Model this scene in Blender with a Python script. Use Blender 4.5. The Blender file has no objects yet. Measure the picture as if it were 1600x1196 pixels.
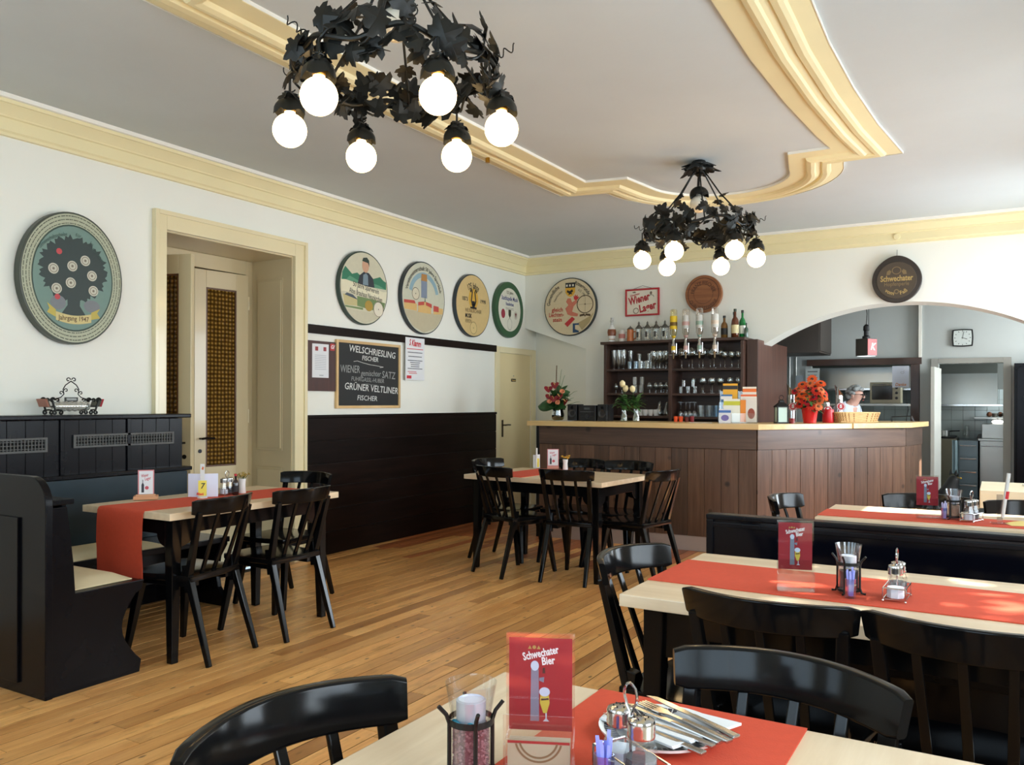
import bpy, bmesh, math, random
from mathutils import Vector, Matrix, Euler
random.seed(7)
PI = math.pi
SC = bpy.context.scene
COL = SC.collection
# ------------------------------------------------------------------ camera
CAMX, CAMY, CAMZ = 5.0592, -8.9382, 1.33
cam_d = bpy.data.cameras.new('camera'); cam = bpy.data.objects.new('camera', cam_d); COL.objects.link(cam)
cam.location = (CAMX, CAMY, CAMZ)
cam_d.sensor_fit = 'HORIZONTAL'; cam_d.sensor_width = 36.0
cam_d.lens = 36.0 * 1303.64 / 1600.0
cam_d.shift_y = 30.67 / 1600.0
cam_d.clip_start = 0.02
_yaw, _roll = 0.530206, 0.0029
cam.rotation_euler = (Matrix.Rotation(_yaw, 4, 'Z') @ Matrix.Rotation(PI/2, 4, 'X') @ Matrix.Rotation(_roll, 4, 'Z')).to_euler()
SC.camera = cam
# ------------------------------------------------------------------ view
SC.view_settings.view_transform = 'Standard'
SC.view_settings.look = 'None'
SC.view_settings.gamma = 1.0
SC.view_settings.use_curve_mapping = False
SC.view_settings.exposure = 0.05
SC.cycles.max_bounces = 7; SC.cycles.diffuse_bounces = 4; SC.cycles.glossy_bounces = 3; SC.cycles.transmission_bounces = 4
SC.cycles.transparent_max_bounces = 14; SC.cycles.caustics_reflective = False; SC.cycles.caustics_refractive = False; SC.cycles.sample_clamp_indirect = 6.0
# ------------------------------------------------------------------ sky, sun, window daylight
W = bpy.data.worlds.new('sky'); SC.world = W; W.use_nodes = True
_bg = W.node_tree.nodes['Background']
_bg.inputs['Color'].default_value = (0.62, 0.80, 1.0, 1); _bg.inputs['Strength'].default_value = 1.2
RX, FY, CZ = 6.15, -9.4, 3.10          # right wall, front wall, ceiling
def sun(energy, az, el):
    d = bpy.data.lights.new('sun', 'SUN'); d.energy = energy; d.angle = 0.009; d.color = (1, .95, .86)
    o = bpy.data.objects.new('sun', d); COL.objects.link(o)
    v = Vector((math.cos(el)*math.cos(az), math.cos(el)*math.sin(az), math.sin(el)))   # towards the sun
    o.rotation_euler = v.to_track_quat('Z', 'Y').to_euler(); o.location = (9, -6, 5)
sun(34.0, math.radians(14), math.radians(38))
# windows: (wall, centre along the wall, width, sill, head)
WIN_R = [(-0.95, 1.0, .95, 2.45), (-3.35, 1.1, .95, 2.45), (-5.75, 1.1, .95, 2.45), (-8.0, 1.1, .95, 2.45)]
WIN_F = [(1.3, 1.2, .95, 2.5), (3.3, 1.2, .95, 2.5), (5.1, 1.1, .95, 2.5)]
def daylight(loc, rot, w, h, power, col=(.80, .91, 1.0)):
    d = bpy.data.lights.new('daylight', 'AREA'); d.shape = 'RECTANGLE'; d.size = w; d.size_y = h; d.energy = power; d.color = col; d.spread = math.radians(150)
    o = bpy.data.objects.new('daylight', d); COL.objects.link(o); o.location = loc; o.rotation_euler = rot
PW_R, PW_F = 40.0, 17.0
for k, (c, w, z0, z1) in enumerate(WIN_R):
    daylight((RX + .13, c, (z0+z1)/2), (0, PI/2, 0), z1-z0, w, PW_R*(1.7 if k == 0 else 1.0))
daylight((6.22, 1.22, 1.75), (0, PI/2, 0), 1.3, .95, 42.0, (.94, .98, 1.0))          # added light brightening the nook behind the arch
for (c, w, z0, z1) in WIN_F:
    daylight((c, FY - .13, (z0+z1)/2), (PI/2, 0, 0), w, z1-z0, PW_F, (.66, .85, 1.0))
# ------------------------------------------------------------------ helpers: meshes
def RZ(a): return Matrix.Rotation(a, 4, 'Z')
def RXm(a): return Matrix.Rotation(a, 4, 'X')
def RYm(a): return Matrix.Rotation(a, 4, 'Y')
def T(x, y, z): return Matrix.Translation((x, y, z))
class MB:
    def __init__(s): s.v = []; s.f = []
    def add(s, vs, fs, M=None):
        b = len(s.v)
        for v in vs:
            v = Vector(v)
            s.v.append(tuple(M @ v) if M is not None else tuple(v))
        for f in fs: s.f.append(tuple(i + b for i in f))
        return s
    def box(s, x0, x1, y0, y1, z0, z1, M=None):
        vs = [(x, y, z) for x in (x0, x1) for y in (y0, y1) for z in (z0, z1)]
        return s.add(vs, [(0,1,3,2),(4,6,7,5),(0,4,5,1),(2,3,7,6),(0,2,6,4),(1,5,7,3)], M)
    def prism(s, poly, d0, d1, plane='xz', M=None):
        n = len(poly); vs = []
        for d in (d0, d1):
            for (a, b) in poly:
                vs.append({'xz': (a, d, b), 'xy': (a, b, d), 'yz': (d, a, b)}[plane])
        fs = [tuple(range(n)), tuple(reversed(range(n, 2*n)))]
        fs += [(i, i+n, (i+1) % n + n, (i+1) % n) for i in range(n)]
        return s.add(vs, fs, M)
    def flat(s, poly, d, plane='xz', M=None):
        vs = [{'xz': (a, d, b), 'xy': (a, b, d), 'yz': (d, a, b)}[plane] for a, b in poly]
        return s.add(vs, [tuple(range(len(poly)))], M)
    def lathe(s, prof, n=16, M=None, caps=True):
        vs = []; fs = []
        for (r, z) in prof:
            for k in range(n):
                a = 2*PI*k/n; vs.append((r*math.cos(a), r*math.sin(a), z))
        for i in range(len(prof)-1):
            for k in range(n):
                k2 = (k+1) % n; fs.append((i*n+k, i*n+k2, (i+1)*n+k2, (i+1)*n+k))
        if caps:
            if prof[0][0] > 1e-5: fs.append(tuple(reversed(range(n))))
            if prof[-1][0] > 1e-5: fs.append(tuple(range((len(prof)-1)*n, len(prof)*n)))
        return s.add(vs, fs, M)
    def cyl(s, p0, p1, r0, r1=None, n=10, caps=True):
        p0 = Vector(p0); p1 = Vector(p1); r1 = r0 if r1 is None else r1
        d = p1 - p0; q = d.to_track_quat('Z', 'Y').to_matrix().to_4x4()
        return s.lathe([(r0, 0), (r1, d.length)], n, Matrix.Translation(p0) @ q, caps)
    def bar(s, p0, p1, w0, t0, w1=None, t1=None, side=(1, 0, 0)):
        """square bar; w along side, t across"""
        p0 = Vector(p0); p1 = Vector(p1); w1 = w0 if w1 is None else w1; t1 = t0 if t1 is None else t1
        d = (p1-p0).normalized(); a = Vector(side); a = (a - d*a.dot(d)).normalized(); b = d.cross(a)
        vs = []
        for p, w, t in ((p0, w0, t0), (p1, w1, t1)):
            for i, j in ((-1,-1),(1,-1),(1,1),(-1,1)): vs.append(p + a*(i*w/2) + b*(j*t/2))
        return s.add(vs, [(3,2,1,0),(4,5,6,7),(0,1,5,4),(1,2,6,5),(2,3,7,6),(3,0,4,7)])
    def tube(s, pts, r, n=8, closed=False):
        P = [Vector(p) for p in pts]; m = len(P)
        if not isinstance(r, (list, tuple)): r = [r]*m
        nrm = None; vs = []; fs = []
        for i in range(m):
            t = (P[(i+1) % m if closed else min(i+1, m-1)] - P[(i-1) % m if closed else max(i-1, 0)])
            t = t.normalized() if t.length > 1e-9 else Vector((0, 0, 1))
            if nrm is None:
                nrm = t.orthogonal().normalized()
            nrm = (nrm - t*nrm.dot(t)); nrm = nrm.normalized() if nrm.length > 1e-6 else t.orthogonal().normalized()
            b = t.cross(nrm)
            for k in range(n):
                a = 2*PI*k/n; vs.append(P[i] + (nrm*math.cos(a) + b*math.sin(a))*r[i])
        for i in range(m if closed else m-1):
            i2 = (i+1) % m
            for k in range(n):
                k2 = (k+1) % n; fs.append((i*n+k, i*n+k2, i2*n+k2, i2*n+k))
        if not closed: fs += [tuple(reversed(range(n))), tuple(range((m-1)*n, m*n))]
        return s.add(vs, fs)
    def sphere(s, c, r, nu=12, nv=8, sc=(1, 1, 1), M=None):
        prof = [(max(1e-6, math.sin(PI*i/nv))*r, -math.cos(PI*i/nv)*r) for i in range(nv+1)]
        m = Matrix.Translation(c) @ Matrix.Diagonal((sc[0], sc[1], sc[2], 1))
        return s.lathe(prof, nu, (M @ m) if M is not None else m, False)
    def grid(s, fn, nu, nv, M=None):
        vs = [fn(i/nu, j/nv) for i in range(nu+1) for j in range(nv+1)]
        fs = [(i*(nv+1)+j, (i+1)*(nv+1)+j, (i+1)*(nv+1)+j+1, i*(nv+1)+j+1) for i in range(nu) for j in range(nv)]
        return s.add(vs, fs, M)
    def mesh(s, name, bevel=0, seg=2, ang=35):
        if bevel and ang == 35: ang = 12
        me = bpy.data.meshes.new(name); me.from_pydata(s.v, [], s.f)
        bm = bmesh.new(); bm.from_mesh(me)
        if bevel:
            bmesh.ops.recalc_face_normals(bm, faces=bm.faces)
            es = [e for e in bm.edges if len(e.link_faces) == 2 and e.calc_face_angle(0) > math.radians(40)]
            bmesh.ops.bevel(bm, geom=es, offset=bevel, segments=seg, affect='EDGES', profile=.6, clamp_overlap=True)
        else:
            bmesh.ops.recalc_face_normals(bm, faces=bm.faces)
        bm.to_mesh(me); bm.free()
        for p in me.polygons: p.use_smooth = True
        me.set_sharp_from_angle(angle=math.radians(ang))
        return me
    def build(s, name, mat, parent=None, bevel=0, seg=2, ang=35, loc=None, rot=None, **props):
        me = s.mesh(name, bevel, seg, ang); me.materials.append(mat)
        return link(name, me, parent, loc, rot, **props)
def link(name, data, parent=None, loc=None, rot=None, **props):
    o = bpy.data.objects.new(name, data); COL.objects.link(o)
    if parent is not None: o.parent = parent
    if loc is not None: o.location = loc
    if rot is not None: o.rotation_euler = rot if not isinstance(rot, (int, float)) else (0, 0, rot)
    for k, v in props.items(): o[k] = v
    return o
def tag(o, label=None, cat=None, group=None, kind=None):
    if label: o['label'] = label
    if cat: o['category'] = cat
    if group: o['group'] = group
    if kind: o['kind'] = kind
    return o
def thing(name, label, cat, loc=(0, 0, 0), rz=0, group=None):
    o = bpy.data.objects.new(name, None); COL.objects.link(o); o.location = loc; o.rotation_euler = (0, 0, rz)
    o.empty_display_size = .1
    return tag(o, label, cat, group)
def struct(name, label=None, loc=(0, 0, 0), rz=0):
    o = thing(name, label, None, loc, rz); o['kind'] = 'structure'; return o
def copy_tree(o, parent=None):
    c = o.copy(); COL.objects.link(c); c.parent = parent
    for ch in list(o.children): copy_tree(ch, c)
    return c
def put(o, loc, rz=0, label=None, group=None):
    o.location = loc; o.rotation_euler = (0, 0, rz)
    if label: o['label'] = label
    if group: o['group'] = group
    return o
# ------------------------------------------------------------------ helpers: materials
def lin(c):
    return tuple((x/255/12.92 if x/255 <= .04045 else ((x/255+.055)/1.055)**2.4) for x in c)
def rgba(c): return (*c, 1)
class NT:
    def __init__(s, name):
        s.m = bpy.data.materials.new(name); s.m.use_nodes = True; s.t = s.m.node_tree
        s.b = s.t.nodes['Principled BSDF']; s.out = s.t.nodes['Material Output']
    def n(s, typ, **kw):
        nd = s.t.nodes.new(typ)
        for k, v in kw.items():
            if k in nd.inputs: nd.inputs[k].default_value = v
            else: setattr(nd, k, v)
        return nd
    def l(s, a, b): s.t.links.new(a, b)
    def mix(s, fac, a, b, mode='MIX'):
        nd = s.t.nodes.new('ShaderNodeMix'); nd.data_type = 'RGBA'; nd.blend_type = mode
        for sock, v in ((nd.inputs['Factor'], fac), (nd.inputs['A'], a), (nd.inputs['B'], b)):
            if sock.name in ('A', 'B'): pass
        def setin(sock, v):
            if hasattr(v, 'links'): s.l(v, sock)
            elif isinstance(v, (int, float)): sock.default_value = v
            else: sock.default_value = rgba(v) if len(v) == 3 else v
        setin([i for i in nd.inputs if i.identifier == 'Factor_Float'][0], fac)
        setin([i for i in nd.inputs if i.identifier == 'A_Color'][0], a)
        setin([i for i in nd.inputs if i.identifier == 'B_Color'][0], b)
        return [o for o in nd.outputs if o.identifier == 'Result_Color'][0]
    def ramp(s, fac, stops):
        nd = s.t.nodes.new('ShaderNodeValToRGB'); s.l(fac, nd.inputs['Fac']); cr = nd.color_ramp
        while len(cr.elements) < len(stops): cr.elements.new(.5)
        for e, (p, c) in zip(cr.elements, stops): e.position = p; e.color = rgba(c) if len(c) == 3 else c
        return nd.outputs['Color']
    def bump(s, h, strength=.2, dist=.01):
        nd = s.n('ShaderNodeBump'); nd.inputs['Strength'].default_value = strength; nd.inputs['Distance'].default_value = dist
        s.l(h, nd.inputs['Height']); s.l(nd.outputs['Normal'], s.b.inputs['Normal']); return nd
    def coords(s, kind='Object', scale=(1, 1, 1), jitter=False):
        tc = s.n('ShaderNodeTexCoord'); mp = s.n('ShaderNodeMapping'); mp.inputs['Scale'].default_value = scale
        src = tc.outputs[kind]
        if jitter:
            oi = s.n('ShaderNodeObjectInfo'); ge = s.n('ShaderNodeNewGeometry')
            ad = s.n('ShaderNodeMath', operation='ADD'); s.l(oi.outputs['Random'], ad.inputs[0]); s.l(ge.outputs['Random Per Island'], ad.inputs[1])
            fr = s.n('ShaderNodeMath', operation='FRACT'); s.l(ad.outputs[0], fr.inputs[0]); s.rand = fr.outputs[0]
            ml = s.n('ShaderNodeVectorMath', operation='SCALE'); cmb = s.n('ShaderNodeCombineXYZ', X=3.1, Y=7.7, Z=5.3)
            s.l(cmb.outputs[0], ml.inputs[0]); 
            m9 = s.n('ShaderNodeMath', operation='MULTIPLY'); s.l(fr.outputs[0], m9.inputs[0]); m9.inputs[1].default_value = 13.7
            s.l(m9.outputs[0], ml.inputs['Scale'])
            va = s.n('ShaderNodeVectorMath', operation='ADD'); s.l(src, va.inputs[0]); s.l(ml.outputs[0], va.inputs[1]); src = va.outputs[0]
        s.l(src, mp.inputs['Vector']); return mp.outputs['Vector']
    def noise(s, vec, scale=5, detail=3, rough=.5):
        nd = s.n('ShaderNodeTexNoise'); nd.inputs['Scale'].default_value = scale; nd.inputs['Detail'].default_value = detail; nd.inputs['Roughness'].default_value = rough
        s.l(vec, nd.inputs['Vector']); return nd.outputs['Fac']
    def set(s, **kw):
        for k, v in kw.items():
            k = k.replace('_', ' ')
            sock = s.b.inputs[k]
            if hasattr(v, 'links'): s.l(v, sock)
            elif isinstance(v, (int, float)): sock.default_value = v
            else: sock.default_value = rgba(v) if len(v) == 3 else v
        return s
MATS = {}
def plain(name, c, rough=.5, metal=0, var=.06, scale=8, bump=0, coat=0, **kw):
    """procedural paint/plastic/metal with a little tone variation"""
    if name in MATS: return MATS[name]
    t = NT(name); c = lin(c)
    v = t.coords('Object'); f = t.noise(v, scale, 3)
    d = tuple(x*(1-var) for x in c); e = tuple(min(1, x*(1+var)) for x in c)
    t.set(Base_Color=t.mix(f, d, e), Roughness=rough, Metallic=metal, **kw)
    if coat: t.set(Coat_Weight=coat, Coat_Roughness=.08)
    if bump: t.bump(t.noise(v, scale*6, 2), bump, .002)
    MATS[name] = t.m; return t.m
def emit(name, c, strength, base=None):
    t = NT(name); t.set(Base_Color=lin(base or c), Emission_Color=lin(c), Emission_Strength=strength, Roughness=.4)
    t.set(Base_Color=t.mix(t.noise(t.coords('Object'), 4), lin(base or c), lin(base or c)))
    MATS[name] = t.m; return t.m
def wood(name, c1, c2, rough=.35, grain=(2.2, 30, 30), knots=0, coat=0, var=.18, bump=.05, gap=None):
    """grain runs along the axis with the small scale"""
    if name in MATS: return MATS[name]
    t = NT(name); c1 = lin(c1); c2 = lin(c2)
    v = t.coords('Object', grain, jitter=True)
    f = t.noise(v, 1.0, 5, .6)
    f2 = t.noise(v, .35, 2, .5)
    col = t.ramp(f, [(.30, c1), (.70, c2)])
    col = t.mix(t.ramp(f2, [(.35, (0, 0, 0)), (.65, (1, 1, 1))]), col, t.mix(.5, col, c1))
    dk = t.mix(1.0, col, t.ramp(t.rand, [(0, (1-var*1.6,)*3), (.5, (1, 1-.2*var, 1-.35*var)), (1, (1+var*.5, 1+var*.3, 1+var*.1))]), 'MULTIPLY')
    if knots:
        vk = t.coords('Object', (5, 5, 5), jitter=True)
        vo = t.n('ShaderNodeTexVoronoi'); vo.inputs['Scale'].default_value = knots; t.l(vk, vo.inputs['Vector'])
        kf = t.ramp(vo.outputs['Distance'], [(.0, (1, 1, 1)), (.10, (.7, .7, .7)), (.17, (0, 0, 0))])
        dk = t.mix(kf, dk, tuple(x*.28 for x in c1))
    t.set(Base_Color=dk, Roughness=rough)
    if coat: t.set(Coat_Weight=coat, Coat_Roughness=.12)
    if bump: t.bump(f, bump, .002)
    MATS[name] = t.m; return t.m
def glass(name, tint=(1, 1, 1), alpha=.25, rough=.03):
    """thin clear glass: see-through with a fresnel sheen"""
    if name in MATS: return MATS[name]
    t = NT(name); nt = t.t
    tr = t.n('ShaderNodeBsdfTransparent'); tr.inputs['Color'].default_value = rgba(tint)
    gl = t.n('ShaderNodeBsdfGlossy'); gl.inputs['Roughness'].default_value = rough; gl.inputs['Color'].default_value = (1, 1, 1, 1)
    lw = t.n('ShaderNodeLayerWeight'); lw.inputs['Blend'].default_value = .35
    ns = t.noise(t.coords('Object'), 30, 2)
    mp = t.n('ShaderNodeMapRange'); t.l(lw.outputs['Facing'], mp.inputs[0]); mp.inputs[3].default_value = alpha*.35; mp.inputs[4].default_value = min(1, alpha*2.4)
    mx = t.n('ShaderNodeMixShader'); t.l(mp.outputs[0], mx.inputs[0]); t.l(tr.outputs[0], mx.inputs[1]); t.l(gl.outputs[0], mx.inputs[2])
    t.l(mx.outputs[0], t.out.inputs['Surface']); nt.nodes.remove(t.b)
    MATS[name] = t.m; return t.m
# common materials
M_BLACK = plain('black_gloss_paint', (12, 12, 13), .13, 0, .25, 20, coat=.0, Specular_IOR_Level=.22)
M_BLACKM = plain('black_satin_paint', (18, 17, 18), .38, 0, .25, 12, Specular_IOR_Level=.3)
M_IRON = plain('wrought_iron', (26, 27, 24), .42, .35, .3, 30, bump=.2)
M_CHROME = plain('chrome', (200, 200, 200), .14, 1, .05, 6)
M_STEEL = plain('brushed_steel', (178, 180, 176), .3, 1, .08, 5)
M_RED = plain('red_cloth', (204, 74, 46), .85, 0, .08, 60, bump=.25)
M_WHITE = plain('white_china', (236, 236, 232), .25, 0, .03, 10)
M_PAPER = plain('white_paper', (226, 228, 230), .7, 0, .03, 10)
M_GLASS = glass('clear_glass', (.97, .98, .98), .16)
M_ACRYL = glass('clear_acrylic', (.97, .97, .96), .14, .05)
M_CREAM = plain('cream_gloss_paint', (232, 219, 178), .3, 0, .05, 3, coat=.3)
M_TOP = wood('pale_beech', (216, 193, 160), (237, 219, 190), .38, (2, 26, 26), 0, .25, .08)
M_TOPY = wood('pale_beech_y', (216, 193, 160), (237, 219, 190), .38, (26, 2, 26), 0, .25, .08)
M_TOPX = wood('bar_top_beech', (220, 186, 124), (238, 208, 150), .38, (2, 26, 26), 0, .25, .06)
M_DWOOD = wood('dark_stained_pine', (78, 57, 44), (116, 89, 70), .42, (30, 30, 2.2), 1.15, .1, .22)
M_DWOODH = wood('dark_stained_pine_band', (76, 57, 46), (108, 84, 68), .42, (2.2, 30, 30), .9, .1, .12)
M_SHELF = wood('dark_shelf_wood', (52, 33, 25), (80, 52, 38), .45, (2.2, 30, 30), 0, .1, .12)
M_SHELFV = wood('dark_shelf_wood_upright', (56, 36, 27), (86, 56, 42), .45, (30, 30, 2.2), 0, .1, .12)
M_WAINS = wood('black_stained_boards', (17, 11, 9), (36, 24, 20), .36, (30, 2.2, 30), 0, .0, .2)
M_WAINS.node_tree.nodes['Principled BSDF'].inputs['Specular IOR Level'].default_value = .14
M_BENCH = plain('black_worn_lacquer', (13, 13, 17), .24, 0, .4, 6, coat=.0, Specular_IOR_Level=.16)
# ------------------------------------------------------------------ lettering
_tc = {}
def glyphs(s, size, shear=0, bold=0, align='CENTER'):
    k = (s, size, shear, bold, align)
    if k not in _tc:
        cu = bpy.data.curves.new('lettering', 'FONT'); cu.body = s; cu.size = size; cu.shear = shear; cu.offset = bold
        cu.align_x = align; cu.align_y = 'CENTER'; cu.resolution_u = 2; cu.fill_mode = 'FRONT'
        ob = bpy.data.objects.new('lettering', cu); me = bpy.data.meshes.new_from_object(ob)
        _tc[k] = ([tuple(v.co) for v in me.vertices], [tuple(p.vertices) for p in me.polygons])
        bpy.data.objects.remove(ob); bpy.data.curves.remove(cu); bpy.data.meshes.remove(me)
    return _tc[k]
def text(mb, s, size, x, z, d, shear=0, bold=0, rot=0, fit=None, arc=None, align='CENTER', under=False):
    """write s into mb on the local x-z face at depth d (front is -y); arc=(radius, centre angle in degrees)"""
    vs, fs = glyphs(s, size, shear, bold, align)
    if not vs: return mb
    sx = 1
    if fit:
        w = max(v[0] for v in vs) - min(v[0] for v in vs)
        if w > 1e-6: sx = fit / w
    out = []
    ca, sa = math.cos(rot), math.sin(rot)
    for v in vs:
        u, w_ = v[0]*sx, v[1]
        if arc:
            R, a0 = arc[0], math.radians(arc[1])
            if under: a = a0 + u/R; rr = R - w_
            else: a = a0 - u/R; rr = R + w_
            out.append((x + rr*math.cos(a), d, z + rr*math.sin(a)))
        else:
            out.append((x + u*ca - w_*sa, d, z + u*sa + w_*ca))
    return mb.add(out, fs)
def circle(cx, cz, r, n=32, r2=None): 
    r2 = r if r2 is None else r2
    return [(cx + r*math.cos(2*PI*k/n), cz + r2*math.sin(2*PI*k/n)) for k in range(n)]
def ringflat(mb, cx, cz, r0, r1, d, n=40, sz=1):
    vs = []; 
    for k in range(n):
        a = 2*PI*k/n
        vs += [(cx + r0*math.cos(a), d, cz + r0*sz*math.sin(a)), (cx + r1*math.cos(a), d, cz + r1*sz*math.sin(a))]
    return mb.add(vs, [(2*k, 2*k+1, (2*k+3) % (2*n), (2*k+2) % (2*n)) for k in range(n)])
# ------------------------------------------------------------------ room materials
def plaster(name, c, var=.04):
    t = NT(name); v = t.coords('Object'); c = lin(c)
    f = t.noise(v, 1.3, 4, .6); t.set(Base_Color=t.mix(f, tuple(x*(1-var) for x in c), tuple(min(1, x*(1+var)) for x in c)), Roughness=.8)
    t.bump(t.noise(v, 14, 4, .6), .10, .01); MATS[name] = t.m; return t.m
M_WALL = plaster('white_wall_plaster', (238, 238, 228))
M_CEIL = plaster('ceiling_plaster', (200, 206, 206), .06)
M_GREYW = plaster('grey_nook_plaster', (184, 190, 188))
M_STUC = plain('pale_yellow_stucco', (238, 226, 180), .55, 0, .05, 3)
M_STUCW = plain('white_trim_and_lit_edge', (242, 240, 230), .6, 0, .03, 3)  # white trim; on the ceiling moulding it paints the lit edges
# floor boards
def floor_mat(name, a, b):
    t = NT(name); a = lin(a); b = lin(b)
    v = t.coords('Object', (14, 1.3, 14), jitter=True)
    f = t.noise(v, 1.6, 6, .65)
    col = t.ramp(f, [(.28, a), (.52, t_mid(a, b)), (.75, b)])
    col = t.mix(1.0, col, t.ramp(t.rand, [(0, (.58, .50, .44)), (.25, (.86, .79, .72)), (.55, (.98, .95, .92)), (.8, (1.05, 1.02, .96)), (1, (1.22, 1.20, 1.16))]), 'MULTIPLY')
    vk = t.coords('Object', (9, 4.0, 9), jitter=True)
    vo = t.n('ShaderNodeTexVoronoi'); vo.inputs['Scale'].default_value = 1.6; t.l(vk, vo.inputs['Vector'])
    kf = t.ramp(vo.outputs['Distance'], [(0, (1, 1, 1)), (.08, (.8, .8, .8)), (.13, (0, 0, 0))])
    col = t.mix(kf, col, tuple(x*.30 for x in a))
    vs = t.coords('Object', (9, 2.0, 9), jitter=True)
    sf = t.ramp(t.noise(vs, 1.7, 5, .7), [(.54, (0, 0, 0)), (.72, (.7, .7, .7))])
    col = t.mix(sf, col, tuple(x*.55 for x in a))
    t.set(Base_Color=col, Roughness=t.ramp(f, [(.3, (.30,)*3), (.7, (.40,)*3)]), Coat_Weight=.18, Coat_Roughness=.25)
    t.bump(f, .05, .002); MATS[name] = t.m; return t.m
def t_mid(a, b): return tuple((x+y)/2 for x, y in zip(a, b))
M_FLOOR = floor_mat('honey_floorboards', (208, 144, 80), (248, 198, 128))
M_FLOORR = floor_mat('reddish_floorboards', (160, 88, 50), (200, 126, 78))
M_CREAM2 = plain('shaded_cream_paint', (204, 188, 150), .32, 0, .05, 3, coat=.2)  # door cream darkened, shade of the recess put into the colour
M_GAP = plain('dark_joint', (22, 12, 6), .95)
# ------------------------------------------------------------------ floor
floor = struct('floor', 'honey brown narrow floorboards of worn pine')
MB().box(-.1, RX+.3, FY-.3, .4, -.12, -.0018).build('subfloor', M_GAP, floor)
BW = .091
fwd = Vector((-math.sin(_yaw), math.cos(_yaw), 0)); rgt = Vector((math.cos(_yaw), math.sin(_yaw), 0))
planks = []
nx = int(RX/BW) + 1
for i in range(nx):
    y = FY - random.random()*1.4
    while y < 0.30:
        L = random.choice((.8, 1.1, 1.4, 1.7, 2.1)); y1 = min(y+L, .30); y0 = max(y, FY)
        if y1 - y0 > .05:
            x0 = i*BW
            c = Vector((x0+BW/2, (y0+y1)/2, 0)); d = c - Vector((CAMX, CAMY, 0)); zz = d.dot(fwd); xx = d.dot(rgt)
            ok = zz > 1.0 and abs(xx)/zz < .75 and CAMZ/zz < .52
            planks.append(((y1-y0)/max(zz, .5)**3 if ok else 0, x0, y0, y1))
        y += L
planks.sort(key=lambda q: -q[0])
RED_Y = -2.38
_pm = {}
def plank_mesh(w, L, m):
    k = (round(w, 3), round(L, 2), m.name)
    if k not in _pm:
        me = MB().box(0, w-.0055, 0, k[1]-.0035, -.022, 0).mesh('floorboard'); me.materials.append(m); _pm[k] = me
    return _pm[k]
rest = {0: MB(), 1: MB()}
for n, (sc, x0, y0, y1) in enumerate(planks):
    w = min(BW, RX - x0)
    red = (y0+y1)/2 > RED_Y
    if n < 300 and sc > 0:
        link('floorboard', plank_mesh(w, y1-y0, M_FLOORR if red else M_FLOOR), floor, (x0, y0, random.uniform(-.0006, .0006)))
    else:
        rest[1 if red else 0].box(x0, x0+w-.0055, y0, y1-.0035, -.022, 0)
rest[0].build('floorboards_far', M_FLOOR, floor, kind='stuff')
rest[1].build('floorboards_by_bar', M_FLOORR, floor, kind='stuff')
# ------------------------------------------------------------------ walls
wl = struct('wall_left', 'white plastered wall with the double door')
TW = .55
m = MB()
D1 = (-5.13, -3.90, 2.53)       # double door opening
D2 = (-.62, .15, 1.91)          # cream door opening
m.box(-TW, 0, FY-.3, D1[0], 0, CZ+.1); m.box(-TW, 0, D1[0], D1[1], D1[2], CZ+.1)
m.box(-TW, 0, D1[1], D2[0], 0, CZ+.1); m.box(-TW, 0, D2[0], D2[1], D2[2], CZ+.1); m.box(-TW, 0, D2[1], .45, 0, CZ+.1)
m.build('plaster', M_WALL, wl)
wb = struct('wall_back', 'white back wall with wide segmental arch into the bar nook')
m = MB(); TB = .34
ACX, AR, ATOP, AX0, AX1 = 4.20, 2.45, 2.32, 2.85, 5.55
def arch_z(x): return ATOP - AR + math.sqrt(max(0, AR*AR - (x-ACX)**2))
NA = 40
xs_ = [AX0 + (AX1-AX0)*k/NA for k in range(NA+1)]
outline = [(.83, 0), (AX0, 0)] + [(x, arch_z(x)) for x in xs_] + [(AX1, 0), (RX+.3, 0), (RX+.3, CZ+.1), (0, CZ+.1), (0, 2.24), (.83, 1.96)]
m.prism(outline, 0, TB, 'xz')
m.prism([(-.02, .30), (.83, 0), (.83, .12), (-.02, .44)], 0, 2.3, 'xy')
m.build('plaster', M_WALL, wb)
def window_wall(name, label, wins, right):
    w = struct(name, label); m = MB(); th = .38
    a0, a1 = (FY-.3, .0) if right else (-TW, RX)
    def seg(a, b, z0, z1):
        if right: m.box(RX, RX+th, a, b, z0, z1)
        else: m.box(a, b, FY-th, FY, z0, z1)
    pos = a0
    for (c, ww, z0, z1) in sorted(wins):
        seg(pos, c-ww/2, 0, CZ+.1); seg(c-ww/2, c+ww/2, 0, z0); seg(c-ww/2, c+ww/2, z1, CZ+.1); pos = c+ww/2
    seg(pos, a1, 0, CZ+.1)
    m.build('plaster', M_WALL, w)
    return w
window_wall('wall_right', 'white window wall on the sunny side', WIN_R, True)
window_wall('wall_front', 'white window wall behind the viewer', WIN_F, False)
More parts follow.
